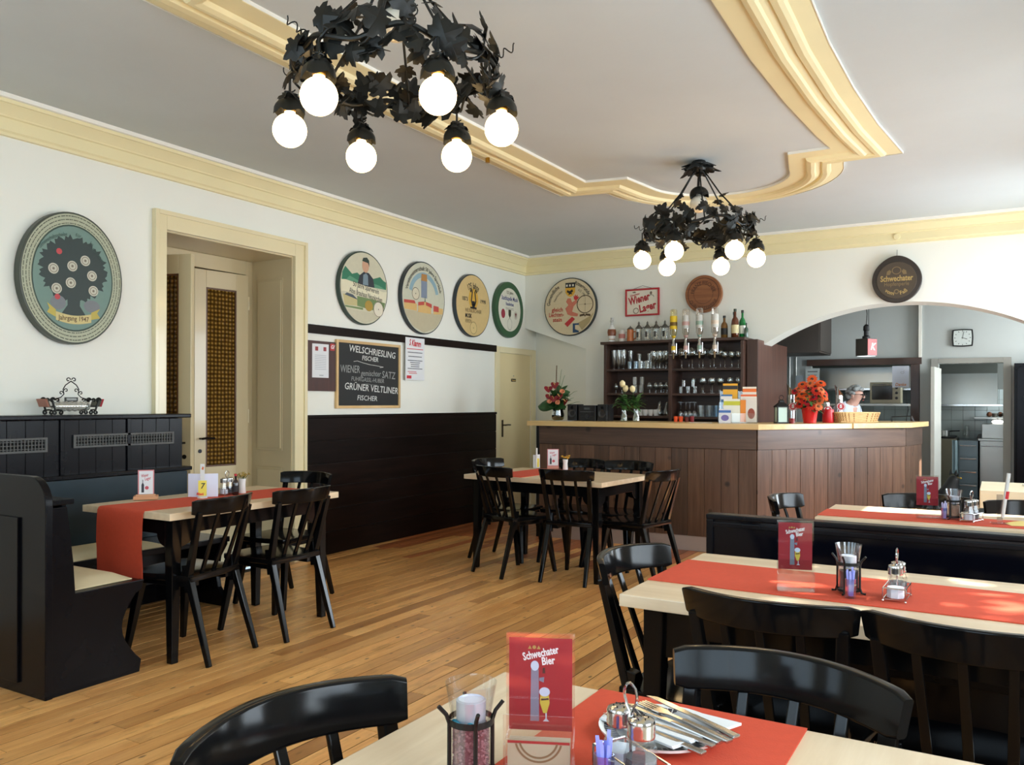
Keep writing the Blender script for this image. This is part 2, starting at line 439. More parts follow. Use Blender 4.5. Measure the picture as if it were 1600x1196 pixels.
def window(n, c, ww, z0, z1, right):
    if right: w = struct('window_%d' % n, 'tall casement window in the sunny side wall', (RX+.2, c, z0), -PI/2)
    else: w = struct('window_%d' % n, 'tall casement window in the street wall', (c, FY-.2, z0), PI)
    h = z1-z0; t = .06
    f = MB(); f.box(-ww/2, -ww/2+t, -.03, .03, 0, h).box(ww/2-t, ww/2, -.03, .03, 0, h).box(-ww/2, ww/2, -.03, .03, 0, t).box(-ww/2, ww/2, -.03, .03, h-t, h)
    f.box(-.04, .04, -.03, .03, 0, h).box(-ww/2, ww/2, -.025, .025, h*.68-.03, h*.68+.03)
    f.build('window_frame', M_STUCW, w, .004)
    for sx in (-1, 1):
        for (a, b) in ((t, h*.68-.03), (h*.68+.03, h-t)):
            x0, x1 = sorted((sx*.04, sx*(ww/2-t)))
            MB().box(x0, x1, -.003, .003, a, b).build('pane', glass('window_glass', (1, 1, 1), .10), w)
    MB().box(-ww/2-.04, ww/2+.04, -.30, .0, -.035, 0).build('window_sill', M_STUCW, w, .006)
for k, q in enumerate(WIN_R): window(k+1, *q, True)
for k, q in enumerate(WIN_F): window(k+5, *q, False)
ce = struct('ceiling', 'off-white plaster ceiling')
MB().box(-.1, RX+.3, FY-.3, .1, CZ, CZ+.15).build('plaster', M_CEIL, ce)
# cornice round the room
def sweep(path, prof, closed=True):
    """profile = [(inset, z)] swept on a plan polygon with mitred corners; inset grows to the left of travel"""
    n = len(path); rings = []
    for i in range(n):
        p = Vector(path[i]); a = Vector(path[i-1]); b = Vector(path[(i+1) % n])
        d1 = (p-a).normalized(); d2 = (b-p).normalized()
        n1 = Vector((-d1.y, d1.x)); n2 = Vector((-d2.y, d2.x)); mm = (n1+n2)
        mm = mm.normalized() if mm.length > 1e-6 else n1
        k = 1/max(.35, mm.dot(n1))
        rings.append([(p.x + mm.x*k*d, p.y + mm.y*k*d, z) for d, z in prof])
    m = MB(); q = len(prof)
    vs = [v for r in rings for v in r]
    fs = [(i*q+j, i*q+j+1, ((i+1) % n)*q+j+1, ((i+1) % n)*q+j) for i in range(n) for j in range(q-1)]
    return m.add(vs, fs)
room = [(0, FY), (RX, FY), (RX, 0), (0, 0)]
CP = [(.0, 2.885), (.022, 2.887), (.022, 2.905), (.036, 2.915), (.036, 2.985), (.048, 2.990), (.048, 3.0), (.072, 3.03), (.098, 3.052), (.108, 3.054), (.108, 3.075)]
tr = struct('trim_1', 'pale yellow stucco cornice under the ceiling')
sweep(room, CP).build('cornice', M_STUC, tr, ang=25)
sweep(room, [(.108, 3.075), (.128, 3.077), (.134, 3.10), (.0, 3.101)]).build('cornice_edge', M_STUCW, tr)
# ceiling ornament
YC = -4.65
def half(sgn):
    pts = [(4.33, 0), (4.345, .7), (4.385, 1.4), (4.46, 2.15), (4.07, 2.15)]
    pts += [(3.13 + .93*math.cos(a), 2.15 + .93*math.sin(a)) for a in [math.radians(4 + 172*k/22) for k in range(23)]]
    pts += [(2.19, 2.13), (1.82, 2.06), (1.80, 0)]
    return [(x, YC + sgn*y) for x, y in pts]
up = half(1); dn = half(-1)
path = up + list(reversed(dn[1:-1]))
OP = [(0, 3.10), (0.0, 3.088), (.085, 3.075), (.095, 3.058), (.115, 3.050), (.145, 3.056), (.155, 3.072), (.19, 3.062), (.20, 3.048), (.225, 3.044), (.25, 3.054), (.262, 3.074), (.36, 3.078), (.377, 3.080), (.377, 3.10)]
tr2 = struct('trim_2', 'pale yellow stucco moulding frame on the ceiling')
sweep(path, OP).build('stucco_moulding', M_STUC, tr2, ang=25)
sweep(path, [(-.004, 3.10), (-.004, 3.084), (.0, 3.084)]).build('lit_stucco_edge', M_STUCW, tr2)  # white strip paints the window light caught on the moulding edge
sweep(path, [(.376, 3.082), (.380, 3.082), (.380, 3.10)]).build('lit_stucco_edge', M_STUCW, tr2)  # same painted lit edge along the other side
MB().cyl((1.93, -3.95, 3.02), (1.93, -3.95, 3.10), .016).build('ceiling_hook', plain('brass', (200, 150, 60), .3, 1), tr2)
# dark rail and wainscot on the left wall
t3 = struct('trim_3', 'narrow black wooden rail on the left wall')
MB().box(0.0, .03, -3.77, -.71, 1.91, 1.985).build('rail_board', M_WAINS, t3, .003)
t4 = struct('trim_4', 'black horizontal board wainscot below the chalkboard')
M_PANEL = M_WAINS
nb = 6; z = .0
for k in range(nb):
    h = 1.19/nb
    MB().box(0, .026, -3.77, -.71, z+.003, z+h-.003).build('board', M_WAINS, t4, .003); z += h
MB().box(0, .036, -3.77, -.71, 1.19, 1.215).build('cap_rail', M_WAINS, t4, .003)
MB().box(0, .016, -3.77, -.71, 0, 1.19).build('backing', M_GAP, t4)
# left side of the room, front part: wainscot under the radiator cover is separate (a thing)
# ------------------------------------------------------------------ double door
dr = struct('door_1', 'cream double door with amber bottle-glass panes')
m = MB()
for (y0, y1, z0, z1) in ((D1[0]-.10, D1[0], 0, D1[2]+.13), (D1[1], D1[1]+.13, 0, D1[2]+.13), (D1[0], D1[1], D1[2], D1[2]+.13)):
    m.box(0, .03, y0, y1, z0, z1)
m.box(.029, .045, D1[0]-.10, D1[0]-.07, 0, D1[2]+.13).box(.029, .045, D1[1]+.10, D1[1]+.13, 0, D1[2]+.13).box(.029, .045, D1[0]-.07, D1[1]+.10, D1[2]+.10, D1[2]+.13)
m.build('casing', M_CREAM, dr, .004)
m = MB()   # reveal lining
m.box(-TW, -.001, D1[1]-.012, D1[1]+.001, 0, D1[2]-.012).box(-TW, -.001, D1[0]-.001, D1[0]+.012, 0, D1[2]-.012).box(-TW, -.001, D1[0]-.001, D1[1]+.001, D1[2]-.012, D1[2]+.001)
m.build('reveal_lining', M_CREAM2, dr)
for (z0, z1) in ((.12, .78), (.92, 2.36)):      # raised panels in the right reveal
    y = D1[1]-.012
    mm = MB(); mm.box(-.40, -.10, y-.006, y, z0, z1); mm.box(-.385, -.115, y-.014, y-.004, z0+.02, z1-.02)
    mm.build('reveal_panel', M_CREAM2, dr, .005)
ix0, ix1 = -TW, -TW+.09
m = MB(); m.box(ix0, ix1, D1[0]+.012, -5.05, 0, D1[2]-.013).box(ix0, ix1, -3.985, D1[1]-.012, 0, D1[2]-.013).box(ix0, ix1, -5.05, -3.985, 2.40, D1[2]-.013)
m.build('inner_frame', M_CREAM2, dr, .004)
def amber():
    t = NT('amber_bottle_glass'); v = t.coords('Object', (1, 1, 1))
    br = t.n('ShaderNodeTexVoronoi'); br.inputs['Scale'].default_value = 30; br.inputs['Randomness'].default_value = .12; t.l(v, br.inputs['Vector'])
    c = t.ramp(br.outputs['Distance'], [(.0, lin((214, 172, 84))), (.35, lin((112, 78, 26))), (.7, lin((58, 40, 14)))])  # bright dimple centres paint the glints of the glass
    t.set(Base_Color=c, Roughness=.07, Transmission_Weight=.15, IOR=1.45)
    t.bump(br.outputs['Distance'], 1.0, .03); return t.m
M_AMBER = amber()
def leaf(hinge, ang, wid, sgn):
    """door leaf in local x from 0 to wid"""
    p = MB(); H = 2.39; t = .04
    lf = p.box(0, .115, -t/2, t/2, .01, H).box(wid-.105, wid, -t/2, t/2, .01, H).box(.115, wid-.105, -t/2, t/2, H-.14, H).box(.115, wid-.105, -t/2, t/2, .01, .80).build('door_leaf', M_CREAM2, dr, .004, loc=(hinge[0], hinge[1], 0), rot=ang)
    MB().box(.115, wid-.105, -.006, .006, .80, H-.14).build('pane', M_AMBER, lf)
    b = MB(); x0, x1, z0, z1 = .115, wid-.105, .80, H-.14
    for s in (-1, 1):
        b.box(x0, x0+.012, s*.012-.006, s*.012+.006, z0, z1).box(x1-.012, x1, s*.012-.006, s*.012+.006, z0, z1).box(x0, x1, s*.012-.006, s*.012+.006, z0, z0+.012).box(x0, x1, s*.012-.006, s*.012+.006, z1-.012, z1)
    b.build('glazing_bead', plain('brown_bead', (92, 58, 34), .4), lf)
    h = MB()
    for s in (-1, 1):
        h.cyl((wid-.05, s*.02, 1.03), (wid-.05, s*.06, 1.03), .008).tube([(wid-.05, s*.06, 1.03), (wid-.09, s*.062, 1.035), (wid-.16, s*.06, 1.03)], .009, 8)
        h.cyl((wid-.05, s*.019, .93), (wid-.05, s*.026, .93), .016, n=12)
    h.build('handle', plain('blackened_brass', (40, 40, 44), .25, .8), lf)
    return lf
leaf((ix1+.02, -3.99), PI*1.5+math.radians(-6), .505, 1)
leaf((ix1+.02, -5.06), math.radians(16), .50, -1)
m = MB()
for z in (.45, 1.15, 2.10): m.cyl((ix1+.03, -3.985, z), (ix1+.03, -3.985, z+.11), .014, n=10)
m.build('hinge', plain('cream_hinge', (205, 190, 150), .35), dr)
# corridor behind the double door
cor = struct('wall_corridor', 'dim corridor behind the double door')
MB().box(-2.2, -2.1, -6.6, -2.6, 0, 2.9).box(-2.1, -TW, -6.7, -6.6, 0, 2.9).box(-2.1, -TW, -2.6, -2.5, 0, 2.9).box(-2.2, -TW, -6.7, -2.5, 2.75, 2.9).box(-2.2, -TW, -6.7, -2.5, -.1, 0.0).build('corridor_shell', plain('ochre_corridor_paint', (150, 120, 66), .7), cor)
# ------------------------------------------------------------------ cream door at the corner
d2 = struct('door_2', 'narrow cream door with a small black nameplate by the corner')
m = MB(); m.box(0, .02, D2[0]-.09, D2[0], 0, D2[2]+.07).box(0, .02, D2[1], D2[1]+.10, 0, D2[2]+.07).box(0, .02, D2[0], D2[1], D2[2], D2[2]+.07)
m.build('casing', M_CREAM, d2, .004)
lf = MB().box(-.045, -.005, D2[0], D2[1], .01, D2[2]).build('door_leaf', plain('cream_door', (226, 208, 160), .4, 0, .04, 3), d2, .003)
m = MB(); m.box(-.006, .0, D2[0]+.08, D2[0]+.115, .92, 1.12); m.cyl((0, D2[0]+.097, 1.06), (.04, D2[0]+.097, 1.06), .008).tube([(.04, D2[0]+.097, 1.06), (.045, D2[0]+.15, 1.062), (.04, D2[0]+.21, 1.06)], .009)
m.build('handle', plain('dark_brass', (70, 58, 40), .35, .8), lf)
MB().box(-.006, .002, -.32, -.22, 1.575, 1.61).build('nameplate', M_BLACKM, lf)
mm = MB(); text(mm, 'Ausgang', .024, 0, 0, 0, bold=.0006, fit=.085)
mm.build('lettering', plain('gold_print', (214, 180, 96), .5), lf, loc=(.0035, -.27, 1.592), rot=PI/2)
MB().sphere((.0, -.27, 1.645), .007).build('screw', M_STEEL, lf)

# ------------------------------------------------------------------ added tree outside the right windows, breaks the sun into flecks
gt = thing('added_fleck_tree', 'added leafy tree, out of view, breaking the sun into flecks', 'tree', (9.3, -6.0, -.3))
MB().tube([(0, 0, 0), (.1, .1, 1.6), (0, .1, 3.2), (.2, .4, 4.6)], [.16, .13, .10, .05], 10).build('trunk', plain('bark', (84, 70, 56), .9, 0, .3, 20, bump=.6), gt)
rn = random.Random(11); q = MB()
for k in range(5200):
    a = rn.uniform(0, 2*PI); b = math.acos(rn.uniform(-1, 1)); r_ = rn.uniform(.2, 1)**.4
    c = Vector((1.0*r_*math.sin(b)*math.cos(a), 2.9*r_*math.sin(b)*math.sin(a), 3.2 + 2.2*r_*math.cos(b)))
    s_ = rn.uniform(.07, .15); R_ = Euler((rn.uniform(0, 6), rn.uniform(0, 6), rn.uniform(0, 6))).to_matrix().to_4x4()
    q.add([(0, -s_, 0), (s_*.5, 0, .01), (0, s_, 0), (-s_*.5, 0, .01)], [(0, 1, 2, 3)], Matrix.Translation(c) @ R_)
q.build('leaves', plain('tree_leaf', (70, 110, 46), .6), gt, kind='stuff')
# ------------------------------------------------------------------ chairs
def make_chair():
    ch = thing('wooden_chair', 'chair', 'chair')
    seat = [(-.185, .195), (-.20, .0), (-.215, -.16), (-.19, -.205), (0, -.222), (.19, -.205), (.215, -.16), (.20, 0), (.185, .195), (0, .205)]
    MB().prism(seat, .415, .448, 'xy').build('seat', M_BLACK, ch, .009, 3)
    # crest rail, bent and rounded
    N = 22; rings = []
    for i in range(N+1):
        u = -1 + 2*i/N; x = .218*u; y = .312 - .085*u*u
        e = max(0, (abs(u)-.86)/.14); hh = .0405*(1 - .16*e**3) + .002*(1-u*u); tt = .0125*(1-.2*e*e)
        sl = -.085*2*u/.218; nrm = Vector((-sl, 1, 0)).normalized()
        lean = Vector((nrm.x*.24, nrm.y*.24, 1)).normalized()
        c = Vector((x, y, .796 + .004*(1-u*u)))
        ring = []; rc_ = .0062
        for (qx, qz, a0) in ((1, 1, 0), (-1, 1, PI/2), (-1, -1, PI), (1, -1, PI*1.5)):
            for k in range(5):
                a = a0 + PI/2*k/4
                ring.append(c + nrm*(qx*(tt-rc_*.9) + rc_*.9*math.cos(a)) + lean*(qz*(hh-rc_) + rc_*math.sin(a)))
        rings.append(ring)
    NR = 20
    m = MB(); vs = [v for r in rings for v in r]
    fs = [(i*NR+k, i*NR+(k+1) % NR, (i+1)*NR+(k+1) % NR, (i+1)*NR+k) for i in range(N) for k in range(NR)]
    fs += [tuple(range(NR)), tuple(range(N*NR, N*NR+NR))]
    m.add(vs, fs).build('crest_rail', M_BLACK, ch, ang=60)
    for s in (-1, 1):
        m = MB(); m.bar((s*.168, .165, .44), (s*.188, .250, .775), .036, .030, .030, .024)
        m.bar((s*.167, .150, .50), (s*.166, .170, .36), .038, .036, .038, .036)
        m.bar((s*.167, .165, .44), (s*.180, .305, 0.0), .038, .036, .024, .024)
        m.build('rear_leg', M_BLACK, ch, .004)
        MB().bar((s*.160, -.150, .42), (s*.205, -.215, 0), .044, .044, .026, .026).build('front_leg', M_BLACK, ch, .004)
        MB().box(min(s*.10, s*.17), max(s*.10, s*.17), -.17, .17, .385, .416).build('seat_batten', M_BLACK, ch, .003)
    for u in (-.52, 0, .52):
        x = u*.178; y1 = .310 - .085*(u*.86)**2
        MB().bar((x*.92, .172, .44), (u*.186, y1, .772), .025, .012, .021, .011).build('spindle', M_BLACK, ch, .003)
    return ch
proto = make_chair(); first = [True]
def chair(A, B, label, group):
    """crest rail runs from A to B; the sitter faces to the right of that run"""
    A = Vector(A); B = Vector(B); a = math.atan2(B.y-A.y, B.x-A.x); mid = (A+B)/2
    if first[0]: o = proto; first[0] = False
    else: o = copy_tree(proto)
    loc = mid - Vector((-math.sin(a), math.cos(a)))*.285
    return put(o, (loc.x, loc.y, 0), a, label, group)
G = 'black spindle-back chairs'
chair((1.57, -5.72), (1.64, -6.15), 'black spindle-back chair beside the hanging end of the red runner, nearer of two', G)
chair((1.66, -5.21), (1.65, -5.63), 'black spindle-back chair on the aisle side of table seven, nearer the door', G)
chair((.68, -4.63), (1.10, -4.60), 'black spindle-back chair at the door end of the table marked 7', G)
chair((1.17, -3.02), (1.20, -2.60), 'black spindle-back chair at the wainscot end of the table before the bar', G)
chair((1.87, -3.58), (1.47, -3.43), 'black spindle-back chair turned at the front corner of the table before the bar', G)
chair((2.52, -3.50), (2.10, -3.51), 'black spindle-back chair pulled up in the middle of the table before the bar', G)
chair((2.16, -2.36), (2.58, -2.38), 'black spindle-back chair on the bar side, behind the bare end of the table', G)
chair((1.74, -2.36), (2.12, -2.34), 'black spindle-back chair on the bar side, behind the flower vase', G)
chair((3.01, -2.90), (2.92, -3.30), 'black spindle-back chair standing apart at the right end of the table before the bar', G)
chair((3.94, -6.55), (4.00, -6.12), 'black spindle-back chair at the free end of the table with the sunlit runner', G)
chair((4.75, -6.82), (4.33, -6.80), 'black chair with worn crest rail, in front of the beer card on the sunlit table', G)
chair((5.20, -6.86), (4.78, -6.82), 'black chair with worn crest rail, cut by the right picture edge', G)
chair((4.02, -8.16), (4.08, -7.73), 'black glossy chair in the bottom foreground, left of the cutlery table', G)
chair((4.50, -7.26), (4.93, -7.33), 'black glossy chair facing the viewer across the cutlery plate', G)
chair((3.97, -8.68), (3.98, -8.26), 'black chair of which only the crest tip shows in the bottom foreground', G)
chair((4.02, -4.58), (4.06, -4.17), 'black spindle-back chair at the open end of the table beyond the bench', G)
chair((4.52, -3.92), (4.93, -3.95), 'black chair behind the table beyond the bench, nearer the bar', G)
chair((5.00, -4.0), (5.42, -4.02), 'black chair behind the table beyond the bench, by the clear stand', G)
# ------------------------------------------------------------------ tables
def make_table(label, cx, cy, lx, ly, top=.77, rz=0, top_mat=None, cat='table'):
    t = thing('dining_table', label, cat, (cx, cy, 0), rz, 'beech-topped tables')
    MB().box(-lx/2, lx/2, -ly/2, ly/2, top-.036, top).build('table_top', top_mat or M_TOP, t, .003)
    ix, iy = lx/2-.085, ly/2-.085
    for sx in (-1, 1):
        for sy in (-1, 1):
            MB().bar((sx*ix, sy*iy, top-.037), (sx*(ix+.012), sy*(iy+.012), 0), .062, .062, .040, .040).build('leg', M_BLACK, t, .004)
    def apron(L):
        h, b = .085, .15; q = []
        q = [(-L/2, 0), (L/2, 0), (L/2, -b), (L/2-.02, -b)]
        for k in range(7): a = k/6*PI/2; q.append((L/2-.02-.08*math.sin(a), -h-(b-h)*math.cos(a)))
        q2 = [(-x, z) for x, z in reversed(q[2:])]
        return q + q2
    for sy in (-1, 1):
        MB().prism(apron(2*ix-.03), sy*iy-.011, sy*iy+.011, 'xz', T(0, 0, top-.037)).build('apron', M_BLACK, t, .002)
    for sx in (-1, 1):
        MB().prism(apron(2*iy-.03), sx*ix-.011, sx*ix+.011, 'yz', T(0, 0, top-.037)).build('apron', M_BLACK, t, .002)
    return t
make_table('beech-topped table marked 7 with a red runner, beside the black corner bench', 1.15, -5.62, .72, 1.22, .77, 0, M_TOPY)
make_table('beech-topped table with six chairs, before the bar', 1.99, -2.97, 1.25, .85, .75, math.radians(-4))
make_table('beech-topped table with sunlit red runner, in front of the black bench back', 4.78, -6.29, 1.36, .78, .77, math.radians(-.5))
make_table('beech-topped table in the bottom foreground holding the cutlery plate', 4.66, -8.02, .98, 1.14, .77, 0, M_TOPY)
make_table('beech-topped table beyond the black bench back', 4.95, -4.35, 1.36, .60, .77, 0)
# ------------------------------------------------------------------ runners
def cloth(name, label, pts, wid, loc, rz, skew=0):
    """ribbon: pts = [(along, z)] in the local y-z plane, width along local x"""
    t = .0028; m = MB(); n = len(pts); rows = []
    for i, (a, z) in enumerate(pts):
        p0 = Vector(pts[max(i-1, 0)]); p1 = Vector(pts[min(i+1, n-1)]); d = (p1-p0).normalized(); nn = Vector((-d.y, d.x))
        if nn.y < -.01: nn = -nn
        rows.append((Vector((a, z)), Vector((a, z)) + nn*t))
    vs = []; NX = 8
    for lo, hi in rows:
        for j in range(NX+1):
            x = wid*(j/NX-.5) + skew*max(0, lo.x+.6); vs.append((x, lo.x, lo.y)); vs.append((x, hi.x, hi.y))
    q = 2*(NX+1); fs = []
    for i in range(n-1):
        for j in range(NX):
            a, b = i*q+2*j, (i+1)*q+2*j
            fs += [(a, b, b+2, a+2), (a+1, a+3, b+3, b+1)]
        a, b = i*q, (i+1)*q
        fs += [(a, a+1, b+1, b), (a+2*NX, b+2*NX, b+2*NX+1, a+2*NX+1)]
    for i in (0, n-1):
        for j in range(NX): a = i*q+2*j; fs.append((a, a+1, a+3, a+2))
    o = m.add(vs, fs).build(name, M_RED, None, loc=loc, rot=rz, ang=50)
    return tag(o, label, 'table runner', 'red table runners')
zt = .7705
hang = [(-.612-.008, .42), (-.612-.010, .50), (-.612-.012, .60), (-.612-.009, .70), (-.612-.005, .755), (-.612+.002, .768), (-.600, zt)]
o = cloth('table_runner', 'red runner whose end hangs down over the table marked 7', hang + [(-.5+.1*k, zt) for k in range(11)] + [(.59, zt)], .375, (1.125, -5.62, 0), 0, .10)
cloth('table_runner', 'short red runner across the table before the bar', [(-.415, .7505), (0, .7505), (.415, .7505)], .34, (1.74, -2.95, 0), math.radians(-4))
cloth('table_runner', 'red runner with bright sun flecks, in front of the black bench back', [(-.68+.136*k, zt) for k in range(11)], .385, (4.78, -6.265, 0), -PI/2-math.radians(.5))
cloth('table_runner', 'red runner under the cutlery plate in the bottom foreground', [(-.57+.114*k, zt) for k in range(11)], .385, (4.582, -8.02, 0), 0)
cloth('table_runner', 'red runner on the table beyond the bench back', [(-.68+.136*k, zt) for k in range(11)], .27, (4.95, -4.44, 0), -PI/2)
# far table with a pale cloth
t6 = thing('dining_table', 'far table with pale sunlit cloth, near the kitchen doorway', 'table', (5.45, -2.45, 0))
MB().box(-.5, .5, -.35, .35, .734, .77).build('table_top', M_TOP, t6, .003)
for sx in (-1, 1):
    for sy in (-1, 1): MB().bar((sx*.42, sy*.28, .735), (sx*.43, sy*.29, 0), .06, .06, .04, .04).build('leg', M_BLACK, t6, .004)
tc = MB(); tc.box(-.505, .505, -.355, .355, .7708, .7735).box(-.508, -.505, -.355, .355, .66, .7735).box(-.505, .505, -.358, -.355, .66, .7735)
tag(tc.build('tablecloth', plain('ivory_cloth', (240, 226, 196), .8), None, .001, loc=(5.45, -2.45, 0)), 'pale cream cloth on the far sunlit table', 'tablecloth')
tag(MB().box(-.2, .2, -.36, .36, .774, .777).box(-.2, .2, -.3615, -.3585, .62, .777).build('table_runner', M_RED, None, loc=(5.62, -2.45, 0)), 'red runner hanging over the pale cloth of the far table', 'table runner', 'red table runners')
chair((5.75, -3.02), (5.33, -3.0), 'black chair in front of the far table with the pale cloth', G)
# ------------------------------------------------------------------ near corner bench (left)
def at(o): return tuple(-c for c in o.location)
be = thing('bench', 'black wooden bench with high rounded back, at the left picture edge', 'bench', (.9, -6.6, 0))
L0 = at(be)
arc_ = [(1.42-.13+.13*math.cos(a), .99-.13+.13*math.sin(a)) for a in [PI/2*k/8 for k in range(9)]]
MB().prism([(0.02, 0), (1.42, 0)] + arc_ + [(.02, .99)], -6.80, -6.765, 'xz').build('back_panel', M_BENCH, be, .004, loc=L0)
MB().box(.02, 1.22, -6.812, -6.80, .05, .80).build('back_board', M_BENCH, be, .003, loc=L0)
end = [(-6.765, 0), (-6.325, 0), (-6.315, .06)] + [(-6.345-.075*math.sin(PI*k/8), .09+.30*k/8) for k in range(9)] + [(-6.315, .405), (-6.300, .45), (-6.655, .45), (-6.665, .60), (-6.695, .85), (-6.765, .85)]
MB().prism(end, 1.375, 1.41, 'yz').build('end_panel', M_BENCH, be, .003, loc=L0)
MB().box(.74, 1.375, -6.655, -6.305, .415, .45).build('seat', M_BENCH, be, .005, loc=L0)
MB().prism([(-6.66, .45), (-6.645, .45), (-6.68, .86), (-6.70, .86)], .02, 1.375, 'yz').build('backrest', M_BENCH, be, .002, loc=L0)
MB().box(.02, 1.415, -6.77, -6.665, .86, .885).build('top_rail', M_BENCH, be, .004, loc=L0)
M_CUSH = plain('cream_cushion', (226, 210, 172), .85, 0, .06, 9, bump=.2)
def cushion(x0, x1, y0, y1, z, label):
    m = MB(); nx_, ny_ = 10, 10; hh = .03
    def f(u, v, top):
        e = min(1, 6*min(u, 1-u))*min(1, 6*min(v, 1-v)); e = e**.5
        return (x0+(x1-x0)*u, y0+(y1-y0)*v, z + (.004 + (hh*e if top else 0)) - (.003 if not top else 0))
    m.grid(lambda u, v: f(u, v, True), nx_, ny_); m.grid(lambda u, v: f(u, v, False), nx_, ny_)
    m.box(x0+.002, x1-.002, y0+.002, y1-.002, z+.001, z+.006)
    o = m.build('seat_cushion', M_CUSH); return tag(o, label, 'cushion', 'cream seat cushions')
cushion(.80, 1.36, -6.64, -6.33, .45, 'flat cream cushion on the bench seat below the hanging runner')
# bench along the left wall
b2 = thing('bench', 'low black wall bench under the radiator cover, behind the table marked 7', 'bench', (.5, -5.9, 0)); L0 = at(b2)
MB().box(.30, .72, -6.64, -5.17, .415, .45).build('seat', M_BENCH, b2, .005, loc=L0)
MB().box(.27, .30, -6.64, -5.17, .45, .86).build('backrest', plain('teal_sheen_lacquer', (34, 50, 58), .28, 0, .25, 5, Specular_IOR_Level=.3), b2, .003, loc=L0)  # teal sheen of the backrest is put into its colour
foot = [(.30, 0), (.72, 0), (.72, .05), (.66, .12), (.64, .22), (.66, .32), (.715, .40), (.715, .415), (.30, .415)]
for y in (-5.22, -6.60): MB().prism(foot, y, y+.035, 'xz').build('end_panel', M_BENCH, b2, .003, loc=L0)
MB().box(.36, .39, -6.56, -5.22, .16, .40).build('stretcher', M_BENCH, b2, .003, loc=L0)
cushion(.33, .70, -6.28, -5.62, .45, 'flat cream cushion on the low wall bench under the table')
# radiator cover
rc = thing('radiator_cover', 'black wooden radiator cover with two perforated grilles along the left wall', 'radiator cover', (.13, -6.0, 0)); L0 = at(rc)
ys = [-6.75, -6.01, -5.57, -5.16]
for a, b in zip(ys[:-1], ys[1:]):
    nb_ = max(2, round((b-a)/.1))
    for k in range(nb_):
        c0, c1 = a + (b-a)*k/nb_, a + (b-a)*(k+1)/nb_
        MB().box(.215, .235, c0+.001, c1-.001, .0, 1.215).build('board', M_BENCH, rc, .002, loc=L0)
MB().box(.003, .216, -5.185, -5.165, 0, 1.215).build('side_panel', M_BENCH, rc, .002, loc=L0)
MB().box(.003, .29, -6.75, -5.13, 1.218, 1.245).build('top_board', M_BENCH, rc, .006, loc=L0)
MB().box(.2, .30, -6.75, -5.13, .862, .888).build('ledge', M_BENCH, rc, .005, loc=L0)
for y in ys[1:3]: MB().box(.234, .247, y-.012, y+.012, .888, 1.218).build('batten', M_BENCH, rc, .002, loc=L0)
M_GRIL = plain('grey_metal_grille', (84, 84, 82), .55, .2)
def grille(y0, y1, z0, z1):
    g = MB(); x0, x1 = .236, .244
    g.box(x0, x1+.003, y0, y1, z0, z0+.012).box(x0, x1+.003, y0, y1, z1-.012, z1).box(x0, x1+.003, y0, y0+.014, z0+.012, z1-.012).box(x0, x1+.003, y1-.014, y1, z0+.012, z1-.012)
    n = int((y1-y0-.02)/.020)
    for k in range(1, n): y = y0+.01+(y1-y0-.02)*k/n; g.box(x0, x1, y-.0025, y+.0025, z0+.012, z1-.012)
    for k in range(1, 4): z = z0+(z1-z0)*k/4; g.box(x0, x1+.0006, y0+.014, y1-.014, z-.002, z+.002)
    g.build('grille', M_GRIL, rc, loc=L0)
    MB().box(.2355, .2362, y0, y1, z0, z1).build('grille_shade_sheet', plain('hollow_shade_black', (6, 6, 6), .9), rc, loc=L0)  # flat black sheet stands in for the shade behind the holes
grille(-6.60, -6.10, 1.03, 1.115); grille(-5.94, -5.235, 1.045, 1.125)
# ------------------------------------------------------------------ double bench with lacquered back (right)
b3 = thing('bench', 'long black lacquered bench back between the two right-hand tables', 'bench', (5.1, -5.5, 0)); L0 = at(b3)
MB().box(4.01, 6.10, -5.52, -5.49, .05, .85).build('back_panel', plain('black_mirror_lacquer', (7, 8, 16), .12, 0, .1, 5, Specular_IOR_Level=.25), b3, .002, loc=L0)
m = MB(); m.box(4.0, 6.11, -5.535, -5.465, .845, .868); m.build('top_rail', M_BENCH, b3, .006, loc=L0)
MB().box(4.0, 4.03, -5.53, -5.47, 0, .846).build('end_post', M_BENCH, b3, .004, loc=L0)
MB().box(4.02, 6.10, -5.527, -5.519, .815, .835).build('moulding', M_BENCH, b3, .003, loc=L0)
for (y0, y1, l) in ((-5.90, -5.52, 'seat'), (-5.49, -5.11, 'seat')):
    MB().box(4.12, 6.10, y0, y1, .415, .45).build('seat', M_BENCH, b3, .005, loc=L0)
    for x in (4.16, 6.02): MB().box(x, x+.035, y0+.04, y1-.02, 0, .416).build('support', M_BENCH, b3, .003, loc=L0)
